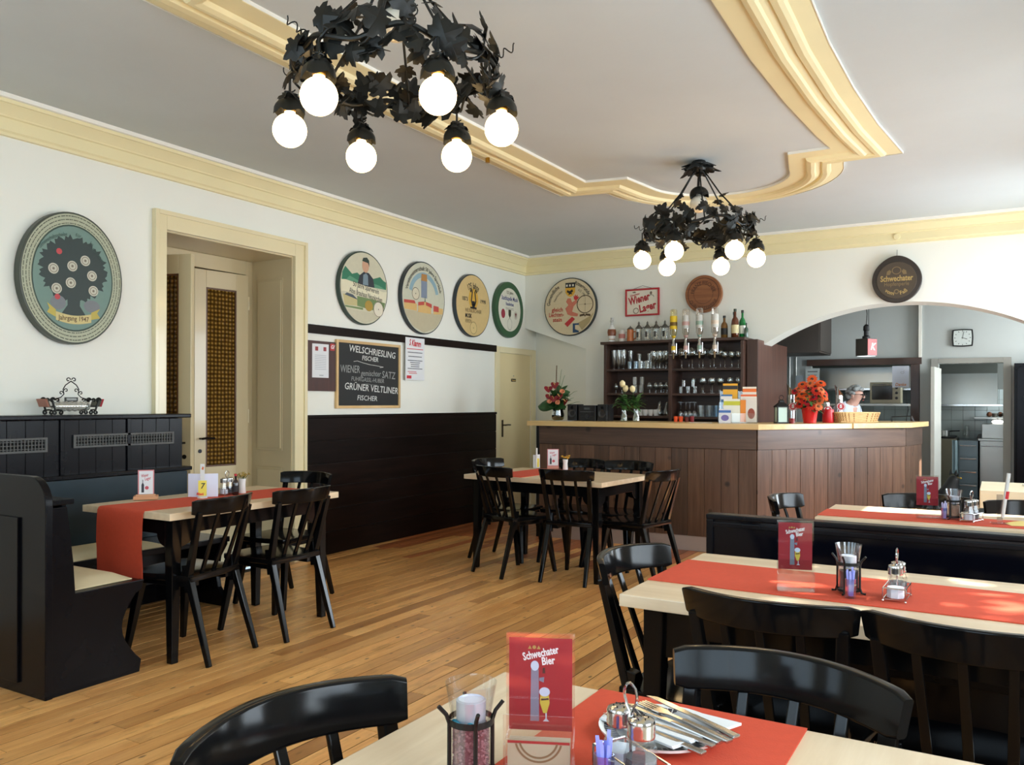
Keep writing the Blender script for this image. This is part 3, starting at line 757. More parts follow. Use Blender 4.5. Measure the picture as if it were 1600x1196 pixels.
# ------------------------------------------------------------------ bar counter
bc = thing('bar_counter', 'dark stained pine bar counter with vertical boards', 'bar counter', (2.6, -1.3, 0)); L0 = at(bc)
BP = [(1.10, -1.66), (3.24, -1.66), (4.27, -.24), (4.36, .42)]
back = [(3.90, .42), (3.80, .02), (2.98, -1.12), (1.12, -1.12)]
MB().prism([(1.13, -1.63), (3.22, -1.63), (4.24, -.22), (4.33, .41)] + back, .0, 1.095, 'xy').build('body', M_SHELFV, bc, loc=L0)
M_PLINTH = plain('grey_plinth', (172, 158, 150), .5)
for (p0, p1) in zip(BP[:-1], BP[1:]):
    a = math.atan2(p1[1]-p0[1], p1[0]-p0[0]); Ls = math.hypot(p1[0]-p0[0], p1[1]-p0[1])
    Mx = T(p0[0], p0[1], 0) @ RZ(a)
    n = max(2, round(Ls/.154)); w = Ls/n
    for k in range(n):
        o = MB().box(0, w-.003, -.010, .014, 0, .785).build('board', M_DWOOD, bc, .003)
        o.matrix_local = T(*L0) @ Mx @ T(k*w+.0015, 0, .135)
    o = MB().box(0, Ls, -.016, .012, 0, .175).build('upper_band', M_DWOODH, bc, .003); o.matrix_local = T(*L0) @ Mx @ T(0, 0, .922)
    o = MB().box(0.0, Ls, -.004, .03, 0, .135).build('plinth', M_PLINTH, bc, .002); o.matrix_local = T(*L0) @ Mx
MB().box(1.085, 1.115, -1.68, -1.12, 0, 1.097).build('end_post', M_BLACKM, bc, .003, loc=L0)
bt = thing('bar_worktop', 'pale beech worktop running along the angled bar', 'worktop', (2.6, -1.3, 1.1)); L0 = at(bt)
MB().prism([(1.0, -1.72), (3.27, -1.72), (3.90, -.852), (3.43, -.48), (2.98, -1.08), (1.0, -1.08)], 1.098, 1.145, 'xy').build('slab', M_TOPX, bt, .003, loc=L0)
MB().prism([(3.908, -.860), (4.34, -.265), (4.43, .45), (3.88, .45), (3.79, .0), (3.435, -.476)], 1.100, 1.147, 'xy').build('slab', M_TOPX, bt, .003, loc=L0)
# ------------------------------------------------------------------ back bar shelf
sh = thing('back_bar_shelf', 'dark wooden back-bar shelf full of glassware', 'shelf', (2.0, -.2, 0)); L0 = at(sh)
SX0, SXM, SX1, SY0, SY1 = 1.22, 1.99, 2.78, -.36, -.015
MB().box(SX0-.03, SX1+.02, SY0-.03, SY1, 1.975, 2.005).build('top_board', M_SHELF, sh, .003, loc=L0)
for x, w in ((SX0, .03), (SXM-.015, .04), (SX1-.03, .03)):
    MB().box(x, x+w, SY0, SY1, 0, 1.974).build('upright', M_SHELFV, sh, .002, loc=L0)
MB().box(SX0+.03, SX1-.03, SY1-.015, SY1, 0, 1.974).build('back_panel', M_SHELF, sh, loc=L0)
SZ = (1.70, 1.435, 1.185, .80, .40)
for z in SZ:
    MB().box(SX0+.031, SXM-.016, SY0+.01, SY1-.016, z-.024, z).build('shelf_board', M_SHELF, sh, .002, loc=L0)
    MB().box(SXM+.026, SX1-.031, SY0+.01, SY1-.016, z-.030, z-.006).build('shelf_board', M_SHELF, sh, .002, loc=L0)
pt = thing('wood_partition', 'tall reddish wooden side panel between the back bar and the arch', 'partition', (2.88, .4, 0)); L0 = at(pt)
MB().box(2.79, 2.90, -.27, -.245, 0, 1.985).build('front_board', M_SHELFV, pt, .002, loc=L0)
MB().box(2.872, 2.90, -.245, 1.10, 0, 1.985).build('side_panel', wood('reddish_panel', (84, 54, 44), (112, 76, 62), .4, (30, 30, 2.2), 0, .1, .05), pt, .002, loc=L0)
# ------------------------------------------------------------------ glassware
_gm = {}
PROF = {
 'wine': [(.034, 0), (.034, .003), (.006, .008), (.0045, .02), (.0045, .085), (.012, .095), (.034, .115), (.043, .145), (.040, .175), (.033, .20), (.031, .20), (.038, .175), (.041, .145), (.032, .117), (.008, .098), (.0, .097)],
 'small_wine': [(.030, 0), (.030, .003), (.005, .007), (.004, .02), (.004, .075), (.010, .083), (.026, .10), (.031, .125), (.027, .155), (.0255, .155), (.029, .125), (.024, .102), (.006, .086), (0, .085)],
 'flute': [(.028, 0), (.028, .003), (.008, .01), (.014, .03), (.024, .08), (.030, .16), (.031, .205), (.029, .205), (.028, .16), (.022, .08), (.010, .03), (0, .025)],
 'tumbler': [(.026, 0), (.030, .085), (.031, .09), (.0285, .09), (.0245, .008), (0, .008)],
 'goblet': [(.033, 0), (.033, .004), (.008, .010), (.006, .05), (.024, .075), (.034, .11), (.036, .15), (.034, .175), (.032, .175), (.034, .15), (.031, .11), (.020, .077), (0, .066)],
 'snifter': [(.028, 0), (.028, .003), (.006, .008), (.005, .04), (.024, .055), (.036, .085), (.030, .12), (.022, .135), (.020, .135), (.028, .12), (.033, .085), (.022, .058), (0, .05)],
 'carafe': [(.036, 0), (.042, .02), (.040, .06), (.018, .11), (.016, .14), (.022, .16), (.020, .16), (.0145, .14), (.016, .11), (.037, .06), (.038, .02), (0, .006)],
 'cup': [(.024, 0), (.026, .005), (.040, .06), (.041, .068), (.038, .068), (.034, .03), (.02, .01), (0, .009)],
}
M_GLASSB = glass('bluish_glass', (.80, .90, .97), .25)
M_GLASS2 = glass('shelf_glass', (.94, .96, .96), .24)
def gmesh(kind, mat):
    k = (kind, mat.name)
    if k not in _gm:
        me = MB().lathe(PROF[kind], 14, caps=False).mesh(kind + '_glass', ang=50); me.materials.append(mat); _gm[k] = me
    return _gm[k]
def gl(kind, name, mat, x, y, z, label, group, flip=False, s=1.0, cat='glass'):
    o = link(name, gmesh(kind, mat))
    h = max(q[1] for q in PROF[kind])*s
    o.location = (x, y, z + (h if flip else 0) + .0005); o.scale = (s, s, s)
    if flip: o.rotation_euler = (PI, 0, 0)
    return tag(o, label, cat, group)
ORD = ('first', 'second', 'third', 'fourth', 'fifth', 'sixth')
def row(kind, name, mat, xs, y, z, label, group, **kw):
    rw = 'front' if y < -.22 else ('middle' if y < -.16 else 'rear')
    for i, x in enumerate(xs): gl(kind, name, mat, x + random.uniform(-.004, .004), y + random.uniform(-.012, .012), z, '%s, %s row, %s from left' % (label, rw, ORD[i]), group, **kw)
lin_ = lambda a, b, n: [a + (b-a)*k/(n-1) for k in range(n)] if n > 1 else [a]
z1, z2, z3 = SZ[0], SZ[1], SZ[2]; zr1, zr2, zr3 = z1-.006, z2-.006, z3-.006
row('flute', 'flute_glass', M_GLASS2, lin_(1.30, 1.42, 3), -.26, z1, 'tall narrow flute glass ending the top left shelf', 'flutes on the top left shelf', s=1.05)
row('flute', 'flute_glass', M_GLASS2, lin_(1.33, 1.44, 2), -.12, z1, 'tall narrow flute glass ending the top left shelf', 'flutes on the top left shelf', s=1.05)
row('tumbler', 'tumbler_glass', M_GLASSB, lin_(1.49, 1.57, 2), -.27, z1, 'small bluish tumbler on the top left shelf', 'bluish tumblers on the top left shelf', s=.95)
row('tumbler', 'tumbler_glass', M_GLASS2, lin_(1.54, 1.70, 3), -.15, z1, 'clear tumbler amid the top left shelf', 'tumblers on the top left shelf')
row('tumbler', 'tumbler_glass', M_GLASS2, lin_(1.56, 1.68, 2), -.15, z1+.091, 'upper stacked clear tumbler on the top left shelf', 'stacked tumblers on the top left shelf', s=.95)
row('tumbler', 'tumbler_glass', M_GLASS2, lin_(1.63, 1.71, 2), -.28, z1, 'clear tumbler amid the top left shelf', 'tumblers on the top left shelf')
row('goblet', 'beer_goblet', M_GLASS2, lin_(1.78, 1.925, 3), -.28, z1, 'footed beer goblet on the top left shelf', 'beer goblets on the top left shelf', s=1.1)
row('goblet', 'beer_goblet', M_GLASS2, lin_(1.785, 1.925, 3), -.18, z1, 'footed beer goblet on the top left shelf', 'beer goblets on the top left shelf', s=1.1)
row('goblet', 'beer_goblet', M_GLASS2, lin_(1.78, 1.925, 3), -.08, z1, 'footed beer goblet on the top left shelf', 'beer goblets on the top left shelf', s=1.1)
row('wine', 'wine_glass', M_GLASS2, lin_(2.09, 2.45, 4), -.27, zr1, 'large round wine glass on the top right shelf', 'large wine glasses on the top right shelf', s=1.12)
row('wine', 'wine_glass', M_GLASS2, lin_(2.13, 2.48, 4), -.13, zr1, 'large round wine glass on the top right shelf', 'large wine glasses on the top right shelf', s=1.12)
row('small_wine', 'white_wine_glass', M_GLASS2, lin_(2.56, 2.705, 3), -.26, zr1, 'slim small wine glass on the top right shelf', 'small wine glasses on the top right shelf', s=1.1)
row('small_wine', 'white_wine_glass', M_GLASS2, lin_(2.60, 2.70, 2), -.12, zr1, 'slim small wine glass on the top right shelf', 'small wine glasses on the top right shelf', s=1.1)
row('snifter', 'snifter_glass', M_GLASS2, lin_(1.32, 1.40, 2), -.25, z2, 'small snifter on the middle left shelf', 'snifters on the middle left shelf', s=.8)
row('tumbler', 'tumbler_glass', M_GLASS2, lin_(1.55, 1.63, 2), -.25, z2, 'lower stacked clear tumbler behind the roses', 'tumblers on the middle left shelf')
row('tumbler', 'tumbler_glass', M_GLASS2, lin_(1.55, 1.63, 2), -.25, z2+.091, 'upper stacked clear tumbler behind the roses', 'upper tumblers on the middle left shelf', s=.95)
row('snifter', 'snifter_glass', M_GLASS2, lin_(1.73, 1.93, 4), -.26, z2, 'squat footed glass on the middle left shelf', 'squat glasses on the middle left shelf', s=.85)
row('snifter', 'snifter_glass', M_GLASS2, lin_(1.74, 1.92, 3), -.12, z2, 'squat footed glass on the middle left shelf', 'squat glasses on the middle left shelf', s=.85)
row('tumbler', 'tumbler_glass', M_GLASS2, lin_(2.09, 2.25, 3), -.28, zr2, 'lower shot tumbler on the middle right shelf', 'shot tumblers on the middle right shelf', s=.8)
row('tumbler', 'tumbler_glass', M_GLASS2, lin_(2.12, 2.22, 2), -.28, zr2+.073, 'upper shot tumbler on the middle right shelf', 'upper shot tumblers', s=.75)
row('small_wine', 'white_wine_glass', M_GLASS2, lin_(2.18, 2.46, 4), -.13, zr2, 'stemmed glass on the middle right shelf', 'stemmed glasses on the middle right shelf', s=1.05)
row('small_wine', 'white_wine_glass', M_GLASS2, lin_(2.33, 2.705, 5), -.26, zr2, 'stemmed glass on the middle right shelf', 'stemmed glasses on the middle right shelf', s=1.05)
row('cup', 'coffee_cup', M_WHITE, lin_(1.62, 1.80, 4), -.26, z3, 'white coffee cup on the lowest visible shelf', 'white coffee cups', cat='cup')
row('carafe', 'carafe', M_GLASS2, lin_(1.84, 1.915, 2), -.24, z3, 'small glass carafe beside the white cups', 'small carafes', cat='carafe')
row('small_wine', 'white_wine_glass', M_GLASS2, lin_(2.08, 2.24, 4), -.26, zr3, 'stemmed glass hung upside down on the lowest right shelf', 'upturned stemmed glasses', flip=True)
row('tumbler', 'tumbler_glass', M_GLASS2, lin_(2.31, 2.39, 2), -.26, zr3, 'tall clear tumbler beside the upturned stemmed glasses', 'tall tumblers on the lowest right shelf', s=1.35)
row('tumbler', 'tumbler_glass', M_GLASSB, lin_(2.47, 2.70, 4), -.27, zr3, 'bluish water glass on the lowest right shelf', 'bluish water glasses', s=1.35)
# ------------------------------------------------------------------ on top of the shelf
ZT = 2.0055
M_PEWTER = plain('pewter', (118, 116, 110), .35, .9)
def steinX(px): return 1.16 + (px-945)/137.8
pb = thing('porcelain_bottle', 'white porcelain bottle with brown painted belly on the back bar', 'bottle', (steinX(957), -.2, ZT))
MB().lathe([(.035, 0), (.038, .01), (.034, .05), (.044, .075), (.050, .12), (.045, .155), (.022, .185), (.018, .20)], 20).build('body', M_WHITE, pb)
MB().lathe([(.0445, .078), (.0508, .12), (.0460, .152)], 20, caps=False).build('painted_band', plain('brown_glaze', (132, 72, 42), .3, 0, .35, 40), pb)
MB().lathe([(.0355, .035), (.036, .042)], 20, caps=False).build('painted_band', plain('gold_glaze', (170, 120, 60), .3), pb)
MB().lathe([(.016, .20), (.015, .235), (.022, .24), (.022, .255), (.013, .262), (.016, .27), (.016, .285), (0, .287)], 14).build('stopper', plain('grey_stopper', (190, 190, 186), .3), pb)
def mug(px, c, label, lid, band=None):
    t = thing('beer_mug', label, 'mug', (steinX(px), -.2, ZT), 0)
    mt = plain('mug_%s' % label[:12].replace(' ', '_'), c, .25, 0, .08)
    MB().lathe([(.040, 0), (.041, .005), (.037, .05), (.036, .13), (.0365, .142), (.032, .142), (.032, .01), (0, .01)], 18).build('body', mt, t)
    MB().tube([(.035, 0, .115), (.062, 0, .118), (.072, 0, .09), (.066, 0, .045), (.036, 0, .03)], .006, 8).build('handle', mt, t)
    if band: MB().lathe([(.0385, .045), (.0378, .095)], 18, caps=False).build('print_band', plain('red_print', band, .5, 0, .3, 50), t)
    if lid: MB().lathe([(.038, .142), (.036, .15), (.02, .165), (.006, .172), (.007, .18), (0, .184)], 16).build('lid', M_PEWTER, t)
    return t
mug(974, (206, 200, 190), 'white mug with red print beside the porcelain bottle', False, (190, 120, 110))
mug(988, (196, 112, 60), 'orange-brown lidded mug beside the white mug', True)
st = None
order = ['first of four glass steins, next to the orange-brown mug', 'second of four glass steins with pewter lids', 'third of four glass steins with pewter lids', 'last of four glass steins, next to the yellow dispenser bottle']
for px, l in zip((1002, 1016, 1030, 1044), order):
    if st is None:
        st = thing('glass_stein', 'stein', 'stein', (0, 0, 0), 0, 'pewter-lidded glass steins')
        MB().lathe([(.044, 0), (.046, .01), (.040, .03), (.040, .12), (.038, .145), (.034, .145), (.036, .12), (.035, .03), (0, .02)], 18).build('glass_body', glass('stein_glass', (.86, .88, .88), .3, .1), st)
        MB().lathe([(.041, .145), (.041, .152), (.032, .165), (.014, .185), (.010, .20), (.013, .208), (.006, .22), (0, .232)], 18).build('lid', M_PEWTER, st)
        MB().tube([(.038, 0, .13), (.060, 0, .135), (.070, 0, .10), (.064, 0, .05), (.040, 0, .035)], .006, 8).build('handle', M_GLASS, st)
        MB().tube([(.036, 0, .152), (.058, 0, .165), (.062, 0, .15)], .005, 8).build('thumb_lift', M_PEWTER, st)
        mm = MB(); mm.box(-.012, .012, -.0415, -.0405, .05, .11)
        mm.build('etched_emblem', plain('dark_etching', (60, 58, 54), .6, 0, .4, 60), st)
        q = st
    else: q = copy_tree(st)
    put(q, (steinX(px), -.20, ZT), 0, 'glass stein with pewter lid, ' + l)
def dispenser(px, c, lc, label):
    t = thing('spirit_dispenser', label, 'dispenser', (1.25+(px-945)/141.4, -.405, 1.79))
    MB().box(-.012, .012, .0, .012, .10, .215).build('wall_bracket', M_CHROME, t, .002)
    MB().lathe([(.005, 0), (.012, .01), (.014, .05), (.020, .06), (.024, .075), (.024, .15), (.016, .17), (.014, .22)], 16).build('optic', M_CHROME, t)
    MB().cyl((.032, -.005, .06), (.032, -.005, .17), .006).box(-.004, .034, -.01, -.002, .10, .112).box(-.045, .045, -.004, .004, .045, .05).build('lever', M_CHROME, t)
    MB().lathe([(.0145, .18), (.0145, .215), (.022, .245), (.037, .275), (.038, .42), (.036, .515), (.030, .53), (0, .525)], 18).build('bottle', glass('bottle_%s' % label[:8].replace(' ', '_'), lin(c), .35), t)
    MB().lathe([(.0385, .32), (.0388, .33), (.0388, .45), (.0385, .46)], 18, caps=False).build('label', plain('dispenser_label_%d' % px, lc if px == 1058 else (206, 204, 196), .6, 0, .2, 40), t)
    MB().lathe([(.0391, .355), (.0391, .395)], 18, caps=False).build('label_band', plain('dispenser_band_%d' % px, (120, 90, 30) if px == 1058 else lc, .6, 0, .3, 60), t)
    MB().lathe([(.0155, .225), (.0225, .243), (.026, .25)], 18, caps=False).build('neck_band', plain('dispenser_neck_%d' % px, lc, .6), t)
    MB().lathe([(.0145, .09), (.0247, .095), (.0247, .14)], 16, caps=False).build('optic_badge', plain('dispenser_badge_%d' % px, lc, .5), t)
dispenser(1058, (250, 244, 210), (232, 196, 40), 'yellow-labelled bottle upside down in a chrome dispenser')
dispenser(1077, (240, 236, 232), (206, 164, 156), 'bottle with faded red label upside down in a chrome dispenser')
dispenser(1098, (228, 236, 230), (150, 176, 160), 'bottle with green and white label upside down in a chrome dispenser')
dispenser(1121, (240, 238, 230), (220, 202, 182), 'bottle with pale beige label upside down in the rightmost chrome dispenser')
def bottle(name, label, x, y, z, h, r, c, lc, cap, rough=.08, alpha=None, cat='bottle'):
    t = thing(name, label, cat, (x, y, z))
    MB().lathe([(r*.9, 0), (r, .006), (r, h*.55), (r*.85, h*.64), (r*.36, h*.74), (r*.34, h*.93), (r*.40, h*.935), (r*.40, h*.96), (0, h*.96)], 16).build('body', plain('bottle_glass_%s' % '_'.join(str(v) for v in c), c, rough, 0, .1, coat=.5), t)
    if lc: MB().lathe([(r*1.012, h*.16), (r*1.012, h*.45)], 16, caps=False).build('label', plain('bottle_label_%s' % '_'.join(str(v) for v in lc), lc, .6, 0, .15, 50), t)
    MB().lathe([(r*.42, h*.90), (r*.42, h), (0, h)], 12).build('cap', plain('bottle_cap_%s' % '_'.join(str(v) for v in cap), cap, .4), t)
    return t
bottle('whisky_bottle', 'squat golden whisky bottle with black and yellow label on the back bar', steinX(1136), -.24, ZT, .24, .036, (120, 84, 38), (30, 28, 24), (28, 28, 28))
bottle('liqueur_bottle', 'dark brown bottle half hidden between the whisky and the brandy', steinX(1146), -.13, ZT, .285, .032, (38, 24, 18), (90, 70, 50), (20, 18, 18))
bottle('brandy_bottle', 'amber brandy bottle with cream label on the back bar', steinX(1152), -.25, ZT, .305, .038, (92, 44, 22), (222, 208, 160), (46, 58, 46))
bottle('green_bottle', 'bright green bottle with white label on the back bar', steinX(1160), -.18, ZT, .295, .034, (24, 120, 60), (226, 232, 226), (24, 30, 28))
bottle('dark_green_bottle', 'short dull green bottle at the end of the back bar', steinX(1167), -.22, ZT, .155, .022, (70, 92, 80), None, (60, 80, 70))
# ------------------------------------------------------------------ things on the bar
ZB = 1.1455
M_LEAF = plain('dark_green_leaf', (44, 82, 40), .45, 0, .3, 14); M_LEAF2 = plain('mid_green_leaf', (74, 116, 56), .5, 0, .3, 14)
M_STEM = plain('green_stem', (70, 96, 48), .6)
def leafmesh(name, L, w, mat, fold=.25, curl=.3):
    m = MB()
    def f(u, v):
        x = (v-.5)*2*w*math.sin(PI*min(1, u*.97+.02))**.8; return (x, L*u, abs(v-.5)*2*w*fold*math.sin(PI*u) - curl*L*u*u)
    m.grid(f, 6, 4); me = m.mesh(name, ang=60); me.materials.append(mat); return me
LM1 = leafmesh('leaf', .14, .030, M_LEAF); LM2 = leafmesh('leaf', .10, .017, M_LEAF2, .2, .5); LM3 = leafmesh('large_leaf', .17, .065, M_LEAF, .15, .35)
def place_leaf(me, parent, loc, az, el, roll=0, s=1, name='leaf'):
    o = link(name, me, parent, loc); o.rotation_euler = (RZ(az) @ RXm(el) @ RYm(roll)).to_euler(); o.scale = (s, s, s); return o
fa = thing('flower_arrangement', 'red anthurium arrangement in a dark glass bowl at the bar end', 'flower arrangement', (1.16, -1.36, ZB))
MB().lathe([(.045, 0), (.062, .02), (.066, .06), (.055, .105), (.058, .115), (.052, .115), (.05, .105), (.06, .06), (0, .01)], 20).build('bowl', glass('green_bowl_glass', (.25, .35, .25), .5), fa)
MB().sphere((0, 0, .06), .052, 14, 8, (1, 1, .9)).build('moss_filling', plain('moss', (34, 48, 26), .9, 0, .4, 40, bump=.6), fa)
M_ANTH = plain('red_anthurium', (136, 20, 38), .35, 0, .2, 10, coat=.2)
def heart(L):
    q = []
    for k in range(24):
        a = 2*PI*k/24; x = .5*L*math.sin(a)**3*1.05; y = L*(.42*math.cos(a) - .16*math.cos(2*a) - .07*math.cos(3*a)); q.append((x, y))
    m = MB(); vs = [(0, 0, 0)] + [(x, y, .012*(x/L)**2*L*20 - .0) for x, y in q]
    return m.add(vs, [(0, 1+k, 1+(k+1) % 24) for k in range(24)])
for (x, y, z, az, el) in ((-.10, -.02, .32, .5, 1.2), (-.02, -.03, .36, .1, 1.3), (.0, -.09, .22, 0, 1.2), (.06, -.08, .24, -.3, 1.1), (.12, -.06, .19, -.6, 1.15), (-.06, -.07, .24, .3, 1.1)):
    MB().tube([(x*.1, y*.1, .09), (x*.6, y*.5, z*.7), (x, y, z)], .003, 6).build('stem', M_STEM, fa)
    o = heart(.085).build('anthurium_bloom', M_ANTH, fa, loc=(x, y, z)); o.rotation_euler = (el, 0, az)
    MB().tube([(0, 0, .004), (0, .008, .02), (0, .012, .04)], .004, 6).build('spadix', plain('yellow_spadix', (216, 180, 110), .5), o)
for k, (x, y, z) in enumerate(((.05, -.085, .17), (-.05, -.08, .18), (.07, -.05, .28))):
    MB().lathe([(0, 0), (.018, .008), (.028, .03), (.022, .034), (.012, .016), (0, .012)], 10).build('orange_bloom', plain('peach_petal', (206, 132, 96), .6), fa, loc=(x, y, z), rot=(1.0, 0, .3*k))
for k in range(56):
    a = random.uniform(0, 2*PI); place_leaf(LM1, fa, (.03*math.cos(a), .03*math.sin(a), random.uniform(.09, .26)), a, random.uniform(.1, 1.2), random.uniform(-1.1, 1.1), random.uniform(.7, 1.15))
for a, s, rl in ((1.75, 1.15, -1.0), (1.45, .95, -.9), (2.4, .9, -.7), (4.3, .8, .8), (3.3, .7, 0)): place_leaf(LM3, fa, (-.02, -.03, .13), a, .25, rl, s, 'large_leaf')
for (dx, dz) in ((.22, .20), (.18, .13), (.08, .36), (.04, .42), (.25, .09)):
    MB().tube([(0, 0, .1), (dx*.5, .0, .1+dz*.7), (dx*.8, .01, .1+dz*.95), (dx, 0, .1+dz)], [.003, .0025, .002, .001], 5).build('twig', M_LEAF2, fa)
MB().cyl((-.03, 0, .1), (-.02, .01, .56), .006, .005).build('bamboo_stick', plain('brown_stick', (88, 66, 40), .7), fa)
# stereo: three pieces side by side
M_STB = plain('black_plastic', (24, 24, 26), .35, 0, .15, 20)
def speaker(x, label):
    t = thing('loudspeaker', label, 'loudspeaker', (x, -1.34, ZB), 0, 'loudspeakers of the stereo')
    MB().box(-.052, .052, -.07, .09, 0, .165).build('cabinet', M_STB, t, .004)
    MB().lathe([(.0, -.004), (.03, -.002), (.04, .004), (.043, .0)], 20, caps=False).build('cone', plain('dark_grey_cone', (44, 44, 46), .4), t, loc=(0, -.0725, .075), rot=(PI/2, 0, 0))
    MB().lathe([(0, 0), (.014, .001), (.016, 0)], 14, caps=False).build('tweeter', M_BLACK, t, loc=(0, -.0725, .135), rot=(PI/2, 0, 0))
speaker(1.345, 'small black loudspeaker on the bar, beside the anthuriums'); speaker(1.675, 'small black loudspeaker on the bar, beside the roses')
su = thing('stereo_unit', 'black compact stereo unit between two loudspeakers on the bar', 'stereo', (1.51, -1.34, ZB))
MB().box(-.095, .095, -.07, .12, 0, .155).build('case', M_STB, su, .004)
MB().box(-.03, .03, -.0725, -.069, .112, .132).build('display', plain('grey_display', (86, 92, 92), .2), su)
MB().box(-.075, .075, -.073, -.069, .088, .093).build('disc_slot', plain('grey_trim', (100, 100, 102), .3, .6), su)
MB().lathe([(.022, 0), (.020, .012), (0, .013)], 20).build('volume_knob', plain('grey_knob', (60, 60, 64), .3, .5), su, loc=(0, -.07, .045), rot=(PI/2, 0, 0))
for x in (-.06, -.045, .045, .06): MB().lathe([(.006, 0), (.005, .005), (0, .005)], 10).build('button', plain('grey_knob', (60, 60, 64)), su, loc=(x, -.07, .045), rot=(PI/2, 0, 0))
# roses
M_ROSE = plain('cream_rose', (246, 230, 180), .6, 0, .08, 12)
def rose_mesh():
    m = MB()
    for ring, (n, r, h, op) in enumerate(((3, .007, .050, .0), (5, .013, .047, .1), (5, .019, .040, .3))):
        for k in range(n):
            a0 = 2*PI*k/n + ring*.5
            def f(u, v, a0=a0, r=r, h=h, op=op, n=n):
                a = a0 + (v-.5)*2*PI/n*1.35; rr = r*(.45+.62*math.sin(PI*.78*u)) + op*.008*u**6
                return (rr*math.cos(a), rr*math.sin(a), h*u*(1-.25*(2*v-1)**2))
            m.grid(f, 4, 4)
    m.sphere((0, 0, .022), .0155, 10, 8, (1, 1, 1.4))
    return m
ROSE = rose_mesh().mesh('rose_bloom', ang=70); ROSE.materials.append(M_ROSE)
def vase(x, y, label, blooms, leaves):
    v = thing('rose_vase', label, 'flower vase', (x, y, ZB))
    MB().lathe([(.034, 0), (.036, .004), (.030, .05), (.020, .085), (.026, .13), (.024, .13), (.018, .085), (.028, .05), (.033, .008), (0, .008)], 18).build('glass_vase', M_GLASS2, v)
    MB().lathe([(.032, .009), (.0285, .045), (.018, .075), (0, .0751)], 16).build('water', glass('water', (.75, .85, .78), .3), v)
    for (dx, dy, z, tl) in blooms:
        MB().tube([(0, 0, .01), (dx*.3, dy*.3, .15), (dx, dy, z)], .003, 6).build('stem', M_STEM, v)
        o = link('rose_bloom', ROSE, v, (dx, dy, z)); o.rotation_euler = (tl, tl*.5, dx*30); o.scale = (1.35,)*3
    for k in range(leaves):
        a = random.uniform(0, 2*PI); place_leaf(LM2, v, (.018*math.cos(a), .018*math.sin(a), random.uniform(.11, .23)), a, random.uniform(.0, .9), 0, random.uniform(.8, 1.35))
vase(1.885, -1.36, 'glass vase with two cream roses and dense greenery on the bar', [(-.012, -.01, .335, .1), (.018, -.02, .29, .3)], 44)
vase(2.012, -1.36, 'glass vase with one cream rose and fern leaves on the bar', [(-.03, -.01, .285, .2)], 40)
# small cups
def scup(x, c, label, h=.052):
    o = MB().lathe([(.018, 0), (.021, h), (.019, h), (.016, .004), (0, .004)], 14).build('shot_cup', plain('cup_%d_%d_%d' % c, c, .4), None, loc=(x, -1.2, ZB)); tag(o, label, 'cup', 'small cups on the bar')
scup(2.355, (232, 84, 30), 'bright orange plastic cup on the bar, left of the pair'); scup(2.405, (232, 84, 30), 'bright orange plastic cup on the bar, right of the pair')
scup(2.465, (110, 36, 32), 'dark red small cup beside the orange cups', .045); scup(2.515, (140, 30, 40), 'dark red small cup nearest the brochures', .055)
tag(MB().box(-.10, .10, -.07, .07, 0, .0015).build('paper_sheet', M_PAPER, None, loc=(2.68, -1.45, ZB), rot=.2), 'white paper sheet lying flat on the bar before the brochures', 'paper')
tag(MB().box(-.08, .08, -.06, .06, 0, .0015).build('paper_sheet', M_PAPER, None, loc=(1.32, -1.53, ZB), rot=-.1), 'white paper sheet lying flat before the stereo', 'paper')
# brochure rack
br_ = thing('brochure_rack', 'clear acrylic brochure rack on the bar', 'brochure rack', (3.0, -1.36, ZB), .18)
m = MB(); m.box(-.17, .17, -.06, .08, 0, .004)
for k, y in enumerate((-.055, 0.0, .06)): m.box(-.17, .17, y, y+.003, 0, .09+.1*k)
m.build('acrylic_body', M_ACRYL, br_)
def brochure(x, y, z, w, h, c, band, label, blob=None):
    t = thing('brochure', label, 'brochure', (br_.location.x + x*math.cos(.18) - y*math.sin(.18), br_.location.y + x*math.sin(.18) + y*math.cos(.18), ZB+z), .18, 'brochures in the acrylic rack')
    MB().box(-w/2, w/2, -.003, .003, 0, h).build('cover', plain('brochure_%d_%d_%d' % c, c, .45), t)
    if band: MB().box(-w/2, w/2, -.0036, -.003, h*.72, h*.9).build('print', plain('brochure_%d_%d_%d' % band, band, .45), t)
    if blob:
        q = MB(); q.flat(circle(0, h*.35, w*.33, 16, h*.22), -.0038); q.build('print', plain('brochure_%d_%d_%d' % blob, blob, .45), t)
brochure(-.075, .04, .17, .13, .19, (238, 178, 40), (40, 40, 40), 'yellow brochure at the back of the rack, topmost')
brochure(.095, .04, .16, .12, .17, (242, 238, 224), (240, 124, 50), 'cream brochure with orange band at the back of the rack')
brochure(-.105, .012, .10, .10, .16, (70, 120, 176), (236, 236, 232), 'blue brochure in the middle of the rack', (240, 178, 50))
brochure(.09, .012, .08, .14, .18, (236, 112, 60), (240, 236, 226), 'orange-red brochure in the middle of the rack')
brochure(-.055, -.02, .01, .145, .21, (240, 240, 228), (206, 208, 60), 'white brochure with a lime patch at the front of the rack')
brochure(.045, -.02, .01, .05, .20, (240, 144, 44), None, 'narrow orange brochure at the front of the rack')
brochure(.115, -.02, .01, .095, .22, (232, 226, 220), None, 'pale brochure with brown figure at the front of the rack', (150, 66, 44))
brochure(-.11, -.075, .004, .105, .125, (222, 226, 236), (70, 116, 190), 'small blue and white brochure in front of the rack', (120, 110, 180))
